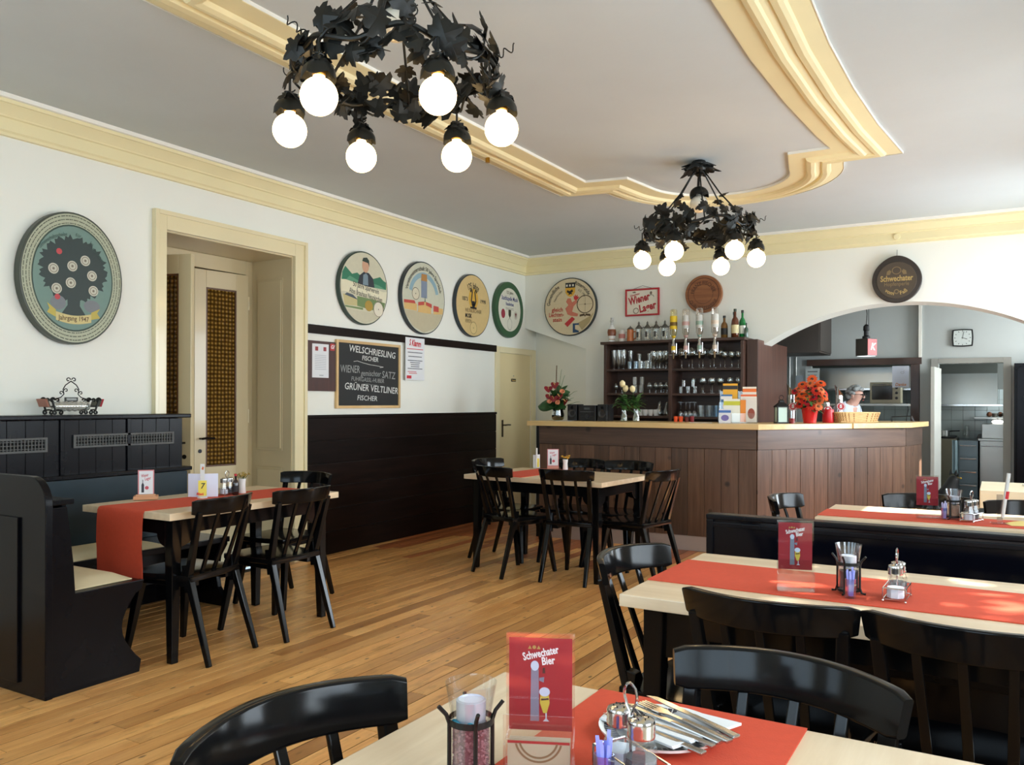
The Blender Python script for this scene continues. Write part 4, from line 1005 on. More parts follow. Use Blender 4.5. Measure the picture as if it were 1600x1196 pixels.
# lantern
ln = thing('lantern', 'small black metal lantern with frosted panes on the bar', 'lantern', (3.35, -1.22, ZB), .5)
m = MB()
for sx in (-1, 1):
    for sy in (-1, 1): m.box(sx*.045-.005, sx*.045+.005, sy*.045-.005, sy*.045+.005, 0, .15)
m.box(-.055, .055, -.055, .055, 0, .012).box(-.055, .055, -.055, .055, .145, .155); m.build('frame', M_BLACKM, ln, .001)
MB().lathe([(.075, .155), (.03, .19), (.028, .205), (.012, .215), (0, .217)], 4, RZ(PI/4)).build('roof', M_BLACKM, ln)
MB().tube([(.02*math.cos(a), 0, .232+.02*math.sin(a)) for a in [2*PI*k/12 for k in range(13)]], .003, 6).build('ring', M_BLACKM, ln)
for k in range(4):
    o = MB().box(-.04, .04, -.0465, -.0445, .012, .145).build('pane', plain('frosted_glass', (196, 220, 210), .3, 0, .05), ln); o.rotation_euler = (0, 0, k*PI/2)
tag(MB().lathe([(.024, 0), (.026, .045), (.023, .045), (.02, .01), (0, .01)], 14).build('tealight_glass', plain('dark_red_glass', (130, 20, 26), .15, coat=.4), None, loc=(3.43, -1.16, ZB)), 'small dark red tealight glass between lantern and flower pot', 'tealight glass')
# gerbera pot
fp = thing('potted_flowers', 'red pot overflowing with orange and red gerberas on the bar', 'potted flowers', (3.55, -.98, ZB))
MB().lathe([(.052, 0), (.056, .004), (.075, .135), (.078, .14), (.072, .14), (.07, .12), (0, .12)], 24).build('pot', plain('glossy_red_pot', (200, 16, 28), .2, 0, .05, coat=.5), fp)
def daisy(c, cc, n=12, r=.034):
    m = MB()
    for k in range(n):
        a = 2*PI*k/n
        m.add([(0, -.004, 0), (r*.6, -.009, .004), (r, 0, .000), (r*.6, .009, .004)], [(0, 1, 2, 3)], RZ(a))
        m.add([(0, -.004, .003), (r*.45, -.007, .008), (r*.75, 0, .006), (r*.45, .007, .008)], [(0, 1, 2, 3)], RZ(a+.26))
    me = m.mesh('gerbera', ang=60); me.materials.append(plain('petal_%d_%d_%d' % c, c, .6, 0, .15, 20)); 
    h = MB().sphere((0, 0, .006), .010, 10, 6, (1, 1, .6)).mesh('flower_heart'); h.materials.append(plain('heart_%d_%d_%d' % cc, cc, .7))
    return me, h
KINDS = [daisy((236, 96, 40), (70, 36, 20)), daisy((214, 46, 30), (50, 20, 16)), daisy((240, 130, 80), (110, 70, 40), 10, .030), daisy((200, 30, 48), (60, 14, 20), 10, .027)]
spots = [(-.03, -.08, .20, 1), (.05, -.085, .23, 3), (-.09, -.05, .22, 2), (.10, -.06, .20, 2), (-.02, -.06, .28, 2), (-.06, -.02, .35, 0), (.06, -.04, .33, 0), (.10, -.02, .36, 0), (.0, -.05, .32, 3), (.02, .0, .40, 0), (-.11, 0, .25, 2), (.12, .01, .27, 1), (.09, -.08, .15, 2), (-.07, -.07, .17, 1), (.03, -.09, .16, 1), (-.03, .05, .30, 1), (.05, .06, .28, 0), (-.12, -.04, .29, 3), (.13, -.04, .24, 0), (-.01, -.09, .24, 0), (-.05, -.085, .26, 0), (.07, -.08, .29, 1), (.02, -.07, .36, 2), (-.09, -.03, .31, 2), (.0, -.1, .19, 3), (.11, -.07, .30, 2)]
for (x, y, z, k) in spots:
    MB().tube([(x*.2, y*.2, .11), (x*.7, y*.7, z*.75), (x, y, z)], .0025, 5).build('stem', M_STEM, fp)
    o = link('gerbera', KINDS[k][0], fp, (x, y, z)); o.rotation_euler = (random.uniform(.7, 1.2), random.uniform(-.3, .3), random.uniform(-.6, .6)+x*3); o.scale = (1.5,)*3
    link('flower_heart', KINDS[k][1], o)
for k in range(90):
    a = random.uniform(0, 2*PI); place_leaf(LM2, fp, (.04*math.cos(a), .04*math.sin(a), random.uniform(.13, .28)), a, random.uniform(.0, 1.0), 0, random.uniform(.9, 1.4))
rp = thing('red_canister', 'plain red canister half hidden behind the gerbera pot', 'canister', (3.655, -.66, ZB))
MB().lathe([(.050, 0), (.052, .004), (.052, .12), (.050, .125), (0, .125)], 20).build('body', plain('matt_red', (196, 24, 34), .35), rp)
# beer taps with round red badges
def tap(x, y, label, tall, rz):
    t = thing('beer_tap', label, 'beer tap', (x, y, ZB), rz, 'chrome beer taps')
    h = .33 if tall else .26
    MB().lathe([(.042, 0), (.042, .01), (.034, .014), (.034, h-.07)], 20).build('column', M_CHROME, t)
    m = MB(); n = 20
    vs = [(.034*math.cos(2*PI*k/n), .034*math.sin(2*PI*k/n), h-.07) for k in range(n)] + [(.046*math.cos(2*PI*k/n), .046*math.sin(2*PI*k/n), h-.02-.06*math.cos(2*PI*k/n)) for k in range(n)]
    m.add(vs, [(k, (k+1) % n, n+(k+1) % n, n+k) for k in range(n)] + [tuple(range(n, 2*n))]).build('slanted_head', M_CHROME, t)
    MB().lathe([(.037, 0), (.040, .006), (.037, .012), (0, .013)], 24).build('badge', plain('badge_red', (214, 40, 52), .3), t, loc=(.012, -.055, h*.46), rot=(PI/2, 0, 0))
    q = MB(); ringflat(q, .012, h*.46, .030, .036, -.0690, 28); text(q, 'S', .045, .012, h*.46, -.0690, bold=.003)
    q.build('badge_mark', plain('badge_white', (240, 236, 236), .4), t)
    MB().cyl((0, -.02, h*.42), (.008, -.056, h*.46), .008).tube([(0, -.026, h*.66), (0, -.07, h*.66), (0, -.08, h*.56)], .007).build('spout', M_CHROME, t)
tap(3.70, -.32, 'tall chrome beer tap with round red badge behind the bread basket', True, .2)
tap(3.60, -.43, 'chrome beer tap with red badge just right of the gerberas', False, .2)
tap(3.36, -.84, 'chrome beer tap with red badge just left of the gerberas', True, .2)
# bread basket
bk = thing('bread_basket', 'long woven wicker bread basket on the bar', 'basket', (3.875, -.50, ZB+.008), math.radians(44))
def basket():
    m = MB(); L, Wd, H = .40, .13, .085; n = 64; rows = 8
    for j in range(rows+1):
        z = H*j/rows; g = 1 + .16*j/rows; pts = []
        for k in range(n):
            a = 2*PI*k/n; ca = math.copysign(abs(math.cos(a))**.5, math.cos(a)); sa = math.copysign(abs(math.sin(a))**.5, math.sin(a))
            o_ = .0025*(1 if (k+j) % 2 else -1)
            pts.append((ca*(L/2*g+o_), sa*(Wd/2*g+o_), z))
        m.tube(pts, .0058 if j < rows else .008, 6, True)
    return m
basket().build('weave', plain('wicker', (216, 182, 128), .7, 0, .2, 30), bk)
m = MB(); m.box(-.20, .20, -.065, .065, .0, .006); m.build('base', plain('wicker', (216, 182, 128)), bk)
m = MB()
for k in range(30):
    a = 2*PI*k/30; ca = math.copysign(abs(math.cos(a))**.5, math.cos(a)); sa = math.copysign(abs(math.sin(a))**.5, math.sin(a))
    m.cyl((ca*.20, sa*.065, 0), (ca*.236, sa*.079, .088), .0062, n=6)
m.build('stakes', plain('wicker_dark', (168, 124, 72), .7), bk)
# wire rack at the bar end
wr = MB(); wr.tube([(0, 0, 0), (0, 0, .045), (.18, 0, .055), (.20, 0, .0)], .004, 6).tube([(0, .08, 0), (0, .08, .045), (.18, .08, .055), (.20, .08, 0)], .004, 6).cyl((0, 0, .045), (0, .08, .045), .003).cyl((.18, 0, .055), (.18, .08, .055), .003)
tag(wr.build('wire_rack', M_BLACKM, None, loc=(4.12, .18, ZB+.002), rot=.2), 'small black wire rack at the kitchen end of the bar', 'rack')
# ------------------------------------------------------------------ nook behind the arch, kitchen beyond
nk = struct('wall_nook', 'grey plastered nook behind the arch')
m = MB()
m.box(1.9, 2.0, TB, 2.2, 0, 2.75)                                   # left
m.box(1.9, 2.96, 2.2, 2.3, 0, 2.75).box(2.96, 4.22, 2.2, 2.3, 1.86, 2.75).box(2.96, 4.22, 2.2, 2.3, 0, 1.0)
m.box(4.22, 4.42, 2.14, 2.3, 0, 2.75).box(4.42, 5.08, 2.14, 2.3, 1.80, 2.75).box(5.08, 6.4, 2.14, 2.3, 0, 2.75)
m.box(6.15, 6.4, TB, .74, 0, 2.75).box(6.15, 6.4, 1.70, 2.3, 0, 2.75).box(6.15, 6.4, .74, 1.70, 0, 1.1).box(6.15, 6.4, .74, 1.70, 2.4, 2.75).box(1.9, 6.4, TB, 2.3, 2.62, 2.75)
m.build('plaster', M_GREYW, nk)
MB().box(4.205, 4.24, 2.125, 2.20, 1.88, 2.62).build('corner_bead', M_STUCW, nk, .003)
fl2 = struct('floor_kitchen', 'dark grey floor behind the bar and in the kitchen')
MB().box(1.9, 6.4, .31, 5.0, -.1, -.001).build('floor_slab', plain('dark_grey_tiles', (74, 76, 76), .4), fl2)
kt = struct('wall_kitchen', 'kitchen shell seen through the doorway')
MB().box(2.2, 6.2, 4.45, 4.55, 0, 2.6).box(2.1, 2.2, 2.3, 4.55, 0, 2.6).box(6.1, 6.2, 2.3, 4.55, 0, 2.6).box(2.1, 6.2, 2.3, 4.55, 2.45, 2.6).build('plaster', plain('kitchen_grey_paint', (150, 156, 152), .6), kt)
TL = MB().box(0, .143, 0, .008, 0, .143).mesh('tile', .002, 1); TL.materials.append(plain('white_tile', (206, 220, 216), .15, 0, .04, 3, coat=.3))
for i in range(19):
    for j in range(5): link('tile', TL, kt, (2.70+i*.146, 4.440, .80+j*.146))
d3 = struct('door_3', 'open pale grey kitchen door with frame')
m = MB(); m.box(4.34, 4.42, 2.115, 2.14, 0, 1.86).box(5.08, 5.16, 2.115, 2.14, 0, 1.86).box(4.42, 5.08, 2.115, 2.14, 1.80, 1.86)
m.build('casing', plain('grey_door_paint', (150, 149, 142), .4), d3, .003)
o = MB().box(0, .62, -.02, .02, .01, 1.74).build('door_leaf', plain('pale_grey_door', (206, 208, 200), .35, 0, .03, 3), d3, .003, loc=(4.43, 2.12, 0), rot=math.radians(-93))
kl = bpy.data.lights.new('kitchen_fill_light', 'AREA'); kl.shape = 'RECTANGLE'; kl.size = 1.0; kl.size_y = .9; kl.energy = 26; kl.color = (.94, .99, 1)  # added lamp that brightens the kitchen, no window built there
ko = bpy.data.objects.new('kitchen_fill_light', kl); COL.objects.link(ko); ko.location = (6.05, 3.3, 1.6); ko.rotation_euler = (0, PI/2, 0)
w8 = struct('window_8', 'added window brightening the nook', (6.3, 1.22, 1.1), -PI/2)  # unseen window, added to let more light into the nook
f = MB(); f.box(-.48, -.43, -.03, .03, 0, 1.3).box(.43, .48, -.03, .03, 0, 1.3).box(-.48, .48, -.03, .03, 0, .05).box(-.48, .48, -.03, .03, 1.25, 1.3).box(-.025, .025, -.03, .03, 0, 1.3); f.build('window_frame', M_STUCW, w8, .003)
for s_ in (-1, 1): MB().box(min(s_*.025, s_*.43), max(s_*.025, s_*.43), -.003, .003, .05, 1.25).build('pane', glass('window_glass'), w8)
# dark frame of the serving hatch
sf = thing('serving_hatch_frame', 'dark wooden frame round the kitchen serving hatch', 'hatch frame', (3.6, 2.17, 0)); L0 = at(sf)
MB().box(2.92, 4.24, 2.13, 2.20, 1.80, 1.88).build('lintel', M_SHELF, sf, .003, loc=L0)
MB().box(4.12, 4.215, 2.13, 2.20, 0, 1.80).build('post', M_SHELFV, sf, .003, loc=L0)
MB().box(2.96, 4.12, 2.10, 2.30, 1.0, 1.03).build('sill', M_SHELF, sf, .003, loc=L0)
hd = thing('extractor_hood', 'long stainless steel extractor hood seen through the serving hatch', 'extractor hood', (3.5, 3.1, 1.52)); L0 = at(hd)
MB().prism([(2.85, 1.50), (3.5, 1.50), (3.5, 2.1), (3.1, 2.1), (2.86, 1.80)], 2.75, 4.15, 'yz').build('hood_body', M_STEEL, hd, .003, loc=L0)
MB().box(2.74, 4.16, 2.835, 2.85, 1.50, 1.525).build('lip', M_CHROME, hd, .002, loc=L0)
hd2 = thing('extractor_hood', 'stainless steel extractor hood seen through the kitchen doorway', 'extractor hood', (4.75, 3.8, 1.3)); L0 = at(hd2)
MB().prism([(3.4, 1.31), (4.3, 1.31), (4.3, 2.0), (3.8, 2.0), (3.41, 1.72)], 4.22, 5.02, 'yz').build('hood_body', M_STEEL, hd2, .003, loc=L0)
MB().box(4.21, 5.10, 3.385, 3.40, 1.295, 1.32).build('lip', M_CHROME, hd2, .002, loc=L0)
to = thing('toaster_oven', 'cream toaster oven on the kitchen shelf', 'toaster oven', (3.79, 2.69, 1.3255))
MB().box(-.18, .18, -.10, .14, 0, .27).build('case', plain('cream_enamel', (206, 200, 170), .35), to, .008)
MB().box(-.155, .085, -.106, -.10, .05, .225).build('glass_door', plain('dark_oven_glass', (40, 36, 28), .12), to, .003)
MB().tube([(-.14, -.10, .235), (-.14, -.125, .24), (.07, -.125, .24), (.07, -.10, .235)], .006).build('door_handle', M_CHROME, to)
for z in (.07, .135, .20): MB().lathe([(.018, 0), (.015, .014), (0, .015)], 14).build('knob', M_STB, to, loc=(.132, -.10, z), rot=(PI/2, 0, 0))
ks = thing('kitchen_shelf', 'steel shelf carrying the toaster oven', 'shelf', (3.6, 2.95, 1.30)); L0 = at(ks)
MB().box(3.02, 4.12, 2.56, 3.2, 1.295, 1.325).build('board', M_STEEL, ks, .002, loc=L0)
for x in (3.05, 4.08): MB().box(x, x+.03, 2.85, 3.15, .0, 1.295).build('support', M_STEEL, ks, .002, loc=L0)
MB().tube([(4.02, 2.83, 1.335), (4.06, 2.54, 1.25), (4.04, 2.54, 1.12), (4.08, 2.54, 1.0), (4.02, 2.54, .9)], .005, 6).build('power_cord', M_STB, ks, loc=L0)
def unit(name, label, cat, x0, x1, y0, y1, z1, mat, drawers=0):
    t = thing(name, label, cat, ((x0+x1)/2, (y0+y1)/2, 0)); Lq = at(t)
    MB().box(x0, x1, y0, y1, .08, z1).build('body', mat, t, .004, loc=Lq)
    MB().box(x0+.02, x1-.02, y0+.03, y1, 0, .08).build('plinth', M_BLACKM, t, loc=Lq)
    if drawers:
        h = (z1-.14)/drawers
        for k in range(drawers):
            d = MB().box(x0+.012, x1-.012, y0-.014, y0, .10+k*h, .10+(k+1)*h-.014).build('drawer_front', mat, t, .003, loc=Lq)
            MB().box(x0+.02, x1-.02, y0-.03, y0-.014, .10+(k+1)*h-.034, .10+(k+1)*h-.02).build('handle', M_CHROME, d, .002)
    return t
unit('cooker', 'stainless cooker beside the hanging towel in the kitchen', 'cooker', 4.20, 4.55, 3.6, 4.3, .86, plain('worn_steel', (128, 122, 104), .4, .8, .2, 5))
MB().box(4.22, 4.53, 3.62, 4.25, .86, .885).build('hob', M_BLACKM, bpy.data.objects['cooker'], .003, loc=at(bpy.data.objects['cooker']))
unit('drawer_unit', 'steel drawer unit with four drawers in the kitchen', 'drawer unit', 4.57, 4.80, 3.6, 4.3, .84, plain('blue_grey_steel', (120, 132, 138), .35, .7), 4)
unit('steel_cabinet', 'steel under-counter cabinet right of the drawer unit', 'cabinet', 4.82, 5.35, 3.6, 4.3, .84, M_STEEL, 1)
o = MB().box(4.80, 5.36, 3.58, 4.32, .841, .87).build('kitchen_worktop', M_STEEL, None, .003); tag(o, 'steel worktop over the cabinet and drawers in the kitchen', 'worktop')
o = MB().box(4.84, 5.3, 3.66, 4.2, .8705, 1.06).build('steel_box', M_STEEL, None, .006); tag(o, 'square steel box standing on the kitchen worktop', 'container')
tw = MB().grid(lambda u, v: (4.50+.07*u, 3.585+.006*math.sin(9*u)+.004*v, .40+.44*v), 8, 4); tw.grid(lambda u, v: (4.50+.07*u, 3.577+.006*math.sin(9*u)+.004*v, .40+.44*v), 8, 4)
tag(tw.build('tea_towel', plain('pale_blue_towel', (170, 196, 206), .85), None), 'pale blue tea towel hanging from the cooker', 'towel')
ws = thing('wall_shelf', 'small shelf with utensils in the kitchen', 'shelf', (5.0, 4.2, 1.10)); L0 = at(ws)
MB().box(4.74, 5.4, 4.12, 4.44, 1.12, 1.145).build('board', M_STEEL, ws, .002, loc=L0)
for k in range(7):
    q = MB(); q.lathe([(.03, 0), (.05, .04), (.055, .05), (.05, .05), (.028, .006), (0, .005)], 12) if k % 2 else q.sphere((0, 0, .035), .034, 10, 7)
    tag(q.build('kitchen_bowl' if k % 2 else 'onion', plain('bowl_steel', (170, 168, 160), .3, .8) if k % 2 else plain('onion_skin', (120, 76, 50), .6), None, loc=(4.92+.065*k, 4.22+.03*(k % 3), 1.146)), ('steel bowl on the small kitchen shelf, %s from left' if k % 2 else 'brown onion on the small kitchen shelf, %s from left') % ORD[k//2], 'bowl' if k % 2 else 'onion', 'steel bowls on the kitchen shelf' if k % 2 else 'onions on the kitchen shelf')
kb = thing('kitchen_lamp', 'bright oval lamp glowing under the kitchen shelf', 'lamp', (5.02, 3.95, 1.085))
MB().sphere((0, 0, 0), .045, 14, 8, (1.5, .8, .6)).build('glowing_globe', emit('kitchen_lamp_glow', (255, 250, 240), 7), kb)
MB().cyl((0, 0, .02), (0, .15, .04), .008).build('arm', M_CHROME, kb)
kp = thing('cooking_pot', 'steel pot on the kitchen hob', 'pot', (4.38, 3.8, .8855))
MB().lathe([(.075, 0), (.08, .005), (.08, .08), (.075, .08), (.074, .01), (0, .01)], 18).build('body', M_STEEL, kp)
MB().tube([(.08, 0, .065), (.11, 0, .07), (.20, 0, .075)], .007).build('handle', M_BLACKM, kp)
kj = MB().lathe([(.035, 0), (.04, .02), (.038, .10), (.026, .13), (.028, .16), (.024, .16), (.022, .13), (0, .02)], 14).build('glass_jug', M_GLASS2, None, loc=(4.66, 3.9, .8705)); tag(kj, 'clear glass jug on the drawer unit in the kitchen', 'jug')
tag(MB().prism([(-.06, 0), (.06, 0), (.06, .03), (.02, .06), (-.04, .05)], -.04, .04, 'xz').build('tape_dispenser', M_STB, None, .004, loc=(4.84, 3.62+.12, .8705)), 'small black dispenser on the kitchen worktop', 'dispenser')
# nook fittings
hc = thing('wall_cabinet', 'dark brown wall cabinet hanging left inside the arch', 'cabinet', (2.9, 1.8, 1.93)); L0 = at(hc)
MB().box(2.55, 3.2, 1.42, 2.19, 1.93, 2.6).build('body', plain('dark_brown_laminate', (70, 62, 56), .5), hc, .004, loc=L0)
MB().box(3.2, 3.212, 1.44, 2.17, 1.95, 2.58).build('door', plain('dark_brown_laminate', (70, 62, 56)), hc, .003, loc=L0)
for x, w_ in ((2.70, 'left'), (2.78, 'right')): tag(MB().cyl((x, 2.18, .2), (x, 2.18, 1.92), .014).build('pipe', M_STEEL, None), 'thin grey pipe under the dark cabinet, %s one of two' % w_, 'pipe', 'pipes on the nook wall')
def notice(x0, x1, z0, z1, y, c, label, marks):
    t = thing('notice_sheet', label, 'notice', ((x0+x1)/2, y, z0))
    MB().box(-(x1-x0)/2, (x1-x0)/2, -.0015, .0015, 0, z1-z0).build('sheet', plain('sheet_%d_%d_%d' % c, c, .6), t)
    q = MB()
    for (a, b, cc, d) in marks: q.box(a, b, -.0025, -.0015, cc, d)
    if marks: q.build('print', plain('grey_print', (110, 110, 112), .7), t)
    return t
notice(2.91, 3.08, 1.50, 1.77, 2.12, (186, 194, 192), 'grey typed notice hanging beside the serving hatch', [(-.06, .06, .22, .235), (-.06, .05, .18, .187), (-.06, .06, .15, .157), (-.06, .04, .12, .127)])
notice(2.79, 2.88, 1.46, 1.68, 2.13, (150, 160, 168), 'narrow bluish notice left of the typed notice', [])
n3 = notice(3.92, 4.105, 1.52, 1.78, 2.118, (214, 220, 234), 'white sheet with orange lettering taped to the hatch corner', [])
q = MB(); text(q, 'Danke', .05, 0, .035, -.003, .2, .001, fit=.12); q.build('orange_lettering', plain('orange_print', (206, 128, 60), .6), n3)
q = MB(); q.tube([(.02+.02*math.cos(a), -.0022, .18+.012*math.sin(a)) for a in [2*PI*k/14 for k in range(14)]], .0012, 4, True).tube([(.03, -.0022, .19), (.035, -.0022, .205), (.045, -.0022, .20)], .0012, 4)
q.build('doodle', plain('grey_print', (110, 110, 112)), n3)
ck = thing('wall_clock', 'square black-framed wall clock with silvery face', 'clock', (4.67, 2.135, 2.095))
sq = []
for k in range(40):
    a = 2*PI*k/40; c_, s_ = math.cos(a), math.sin(a); f = .11/max(abs(c_), abs(s_))**.82; sq.append((f*c_, f*s_*.93))
MB().prism(sq, -.03, .004, 'xz').build('frame', M_BLACKM, ck, .004)
MB().prism([(x*.86, z*.86) for x, z in sq], -.034, -.029, 'xz').build('face', plain('silver_face', (198, 204, 200), .3, .3), ck)
q = MB()
for k in range(12):
    a = PI/6*k; q.box(-.003, .003, -.036, -.034, .072, .086, RYm(a))
q.build('hour_marks', M_BLACKM, ck)
q = MB(); q.box(-.003, .003, -.038, -.036, -.01, .05, RYm(1.9)); q.box(-.002, .002, -.039, -.037, -.012, .075, RYm(.2)); q.build('hands', M_BLACKM, ck)
nl = thing('pendant_lamp', 'small cube pendant lamp with a red side hanging in the arch', 'pendant lamp', (3.81, .7, 1.835), -.55)
m = MB(); m.box(-.075, .075, -.075, .075, .0, .185); m.build('cube_shade', plain('dark_lamp_panel', (46, 44, 38), .35), nl, .003)
MB().box(.075, .079, -.07, .07, .008, .178).build('red_panel', plain('red_lamp_panel', (196, 34, 36), .35), nl)
q = MB(); text(q, 'K', .10, 0, 0, 0, .3, .004); q.build('white_mark', plain('lamp_white', (240, 238, 234), .5), nl, loc=(.0805, 0, .095), rot=PI/2)
MB().box(-.065, .065, -.065, .065, -.003, .0).build('diffuser', emit('lamp_diffuser', (236, 246, 250), 1.6), nl)
MB().lathe([(.04, .185), (.04, .21), (.025, .22), (.025, .27), (.032, .275), (.03, .32), (.012, .34), (0, .341)], 14).build('lamp_holder', M_BLACKM, nl)
MB().tube([(0, 0, .33), (.01, 0, .45), (-.008, 0, .58), (.004, 0, .70), (0, 0, .787)], .004, 6).tube([(.03, 0, .32), (.028, 0, .787)], .003, 6).build('cord', M_BLACKM, nl)
dc = thing('dark_cupboard', 'tall dark blue-black cupboard beside the kitchen doorway', 'cupboard', (5.5, 2.0, 0)); L0 = at(dc)
MB().box(5.185, 6.05, 1.92, 2.11, 0, 1.78).build('body', M_BENCH, dc, .004, loc=L0)
MB().box(5.21, 5.6, 1.905, 1.92, .05, 1.74).build('door', M_BENCH, dc, .004, loc=L0)
MB().box(5.63, 6.02, 1.905, 1.92, .05, 1.74).build('door', M_BENCH, dc, .004, loc=L0)
# ------------------------------------------------------------------ person behind the bar
M_SKIN = plain('skin', (214, 168, 150), .5, 0, .06, 12); M_SHIRT = plain('pale_blue_shirt', (206, 218, 232), .8, 0, .06, 20); M_HAIR = plain('grey_hair', (142, 146, 146), .6, 0, .35, 60)
M_TROUS = plain('dark_trousers', (40, 42, 50), .8)
def skin(name, verts, edges, radii, mat, parent, sub=2, root=0):
    me = bpy.data.meshes.new(name); me.from_pydata(verts, edges, []); o = bpy.data.objects.new(name, me); COL.objects.link(o)
    if parent is not None: o.parent = parent
    bm = bmesh.new(); bm.from_mesh(me); bm.verts.ensure_lookup_table(); lay = bm.verts.layers.skin.verify()
    for i, r_ in enumerate(radii): bm.verts[i][lay].radius = (r_, r_); bm.verts[i][lay].use_root = (i == root)
    bm.to_mesh(me); bm.free()
    md = o.modifiers.new('skin', 'SKIN'); md.use_smooth_shade = True
    s_ = o.modifiers.new('sub', 'SUBSURF'); s_.levels = sub; s_.render_levels = sub
    me.materials.append(mat); return o
pe = thing('person', 'grey-haired person in a pale blue shirt bending behind the bar', 'person', (3.50, 1.22, 0), math.radians(75))
# local front is -y; torso bends forward
V = [(0, .10, .90), (0, .04, 1.08), (0, -.04, 1.24), (0, -.10, 1.31), (0, -.135, 1.37),                     # pelvis, spine, chest, neck base, neck
     (0, -.155, 1.425), (0, -.155, 1.475),                                                                 # head low, crown
     (.17, -.06, 1.27), (.20, -.12, 1.05), (.14, -.30, 1.00), (.12, -.37, .985),                           # left arm
     (-.17, -.06, 1.27), (-.20, -.12, 1.05), (-.14, -.30, 1.00), (-.12, -.37, .985),
     (.09, .09, .82), (.10, .06, .46), (.10, .12, .08), (.11, -.06, .035),
     (-.09, .09, .82), (-.10, .06, .46), (-.10, .12, .08), (-.11, -.06, .035)]
E_ = [(0, 1), (1, 2), (2, 3), (3, 4), (4, 5), (5, 6), (2, 7), (7, 8), (8, 9), (9, 10), (2, 11), (11, 12), (12, 13), (13, 14), (0, 15), (15, 16), (16, 17), (17, 18), (0, 19), (19, 20), (20, 21), (21, 22)]
RD = [.15, .15, .15, .07, .055, .082, .075, .06, .048, .036, .032, .06, .048, .036, .032, .085, .06, .045, .035, .085, .06, .045, .035]
for s_, wi in ((1, 10), (-1, 14)):
    for k in range(5):
        b = V[wi]; t_ = (b[0] + s_*(.02*(k-2)) + (s_*-.03 if k == 0 else 0), b[1] - (.05 if k else .02) - .006*(2-abs(k-2)), b[2]-.01)
        t2_ = (t_[0], t_[1]-.03, t_[2]-.022); V += [t_, t2_]; E_ += [(wi, len(V)-2), (len(V)-2, len(V)-1)]; RD += [.010, .008]
skin('body', V, E_, RD, M_SKIN, pe)
skin('shirt', [(0, .10, .88), (0, .04, 1.08), (0, -.04, 1.24), (0, -.095, 1.305), (.17, -.06, 1.27), (.20, -.12, 1.05), (.175, -.21, 1.02), (-.17, -.06, 1.27), (-.20, -.12, 1.05), (-.175, -.21, 1.02)], [(0, 1), (1, 2), (2, 3), (2, 4), (4, 5), (5, 6), (2, 7), (7, 8), (8, 9)], [.165, .165, .165, .085, .075, .062, .055, .075, .062, .055], M_SHIRT, pe)
skin('trousers', [(0, .10, .92), (.09, .09, .82), (.10, .06, .46), (.10, .12, .08), (-.09, .09, .82), (-.10, .06, .46), (-.10, .12, .08)], [(0, 1), (1, 2), (2, 3), (0, 4), (4, 5), (5, 6)], [.165, .10, .075, .06, .10, .075, .06], M_TROUS, pe)
hm = MB(); rh = random.Random(4)
for k in range(64):      # short wavy hair: overlapping locks over crown, sides and nape
    az = rh.uniform(0, 2*PI); front = math.cos(az) < -.3
    el = rh.uniform(0, PI*(.30 if front else (.52 if abs(math.sin(az)) > .75 else .72)))
    rr_ = .074; c_ = (rr_*math.sin(el)*math.sin(az)*.98, -.140 + rr_*math.sin(el)*math.cos(az)*1.15, 1.437 + rr_*math.cos(el)*1.05)
    hm.sphere(c_, rh.uniform(.024, .036), 8, 6, (1, 1, .8))
hm.build('hair', M_HAIR, pe, ang=60)
for s_ in (-1, 1):
    MB().sphere((s_*.032, -.232, 1.425), .010, 8, 6).build('eye', plain('dark_eye', (40, 30, 26), .2), pe)
    MB().sphere((s_*.084, -.145, 1.415), .02, 8, 6, (.4, .7, 1.2)).build('ear', M_SKIN, pe)
MB().sphere((0, -.236, 1.398), .013, 10, 7, (.8, 1.1, 1.3)).build('nose', M_SKIN, pe)
MB().sphere((0, -.228, 1.362), .018, 10, 6, (1.3, .4, .3)).build('mouth', plain('lips', (160, 84, 78), .5), pe)
q = MB()
for s_ in (-1, 1): q.tube([(s_*.034+.024*math.cos(a), -.246, 1.424+.019*math.sin(a)) for a in [2*PI*k/14 for k in range(14)]], .0022, 5, True).tube([(s_*.058, -.244, 1.428), (s_*.086, -.15, 1.43)], .002, 5)
q.tube([(-.01, -.248, 1.428), (.01, -.248, 1.428)], .002, 5); q.build('glasses', M_BLACKM, pe)
# ------------------------------------------------------------------ black cat on the kitchen floor
M_CAT = plain('black_fur', (12, 12, 13), .7, 0, .3, 60, bump=.4)
ct = thing('cat', 'black cat sitting on the floor before the kitchen doorway', 'cat', (4.545, 1.5, 0), math.radians(127)); ct.scale = (1.14,)*3
V = [(0, .10, .11), (0, .06, .20), (0, -.02, .30), (0, -.05, .37), (0, -.07, .43), (0, -.115, .425),
     (.045, -.06, .22), (.045, -.075, .10), (.045, -.085, .018), (.045, -.12, .014),
     (-.045, -.06, .22), (-.045, -.075, .10), (-.045, -.085, .018), (-.045, -.12, .014),
     (.085, .02, .12), (.095, .06, .04), (.085, -.06, .016), (-.085, .02, .12), (-.095, .06, .04), (-.085, -.06, .016),
     (0, .20, .05), (.08, .25, .03), (.17, .20, .025), (.20, .10, .025)]
E_ = [(0, 1), (1, 2), (2, 3), (3, 4), (4, 5), (2, 6), (6, 7), (7, 8), (8, 9), (2, 10), (10, 11), (11, 12), (12, 13), (0, 14), (14, 15), (15, 16), (0, 17), (17, 18), (18, 19), (0, 20), (20, 21), (21, 22), (22, 23)]
RD = [.11, .105, .085, .062, .062, .03, .036, .026, .022, .02, .036, .026, .022, .02, .07, .04, .026, .07, .04, .026, .03, .022, .02, .016]
skin('body', V, E_, RD, M_CAT, ct)
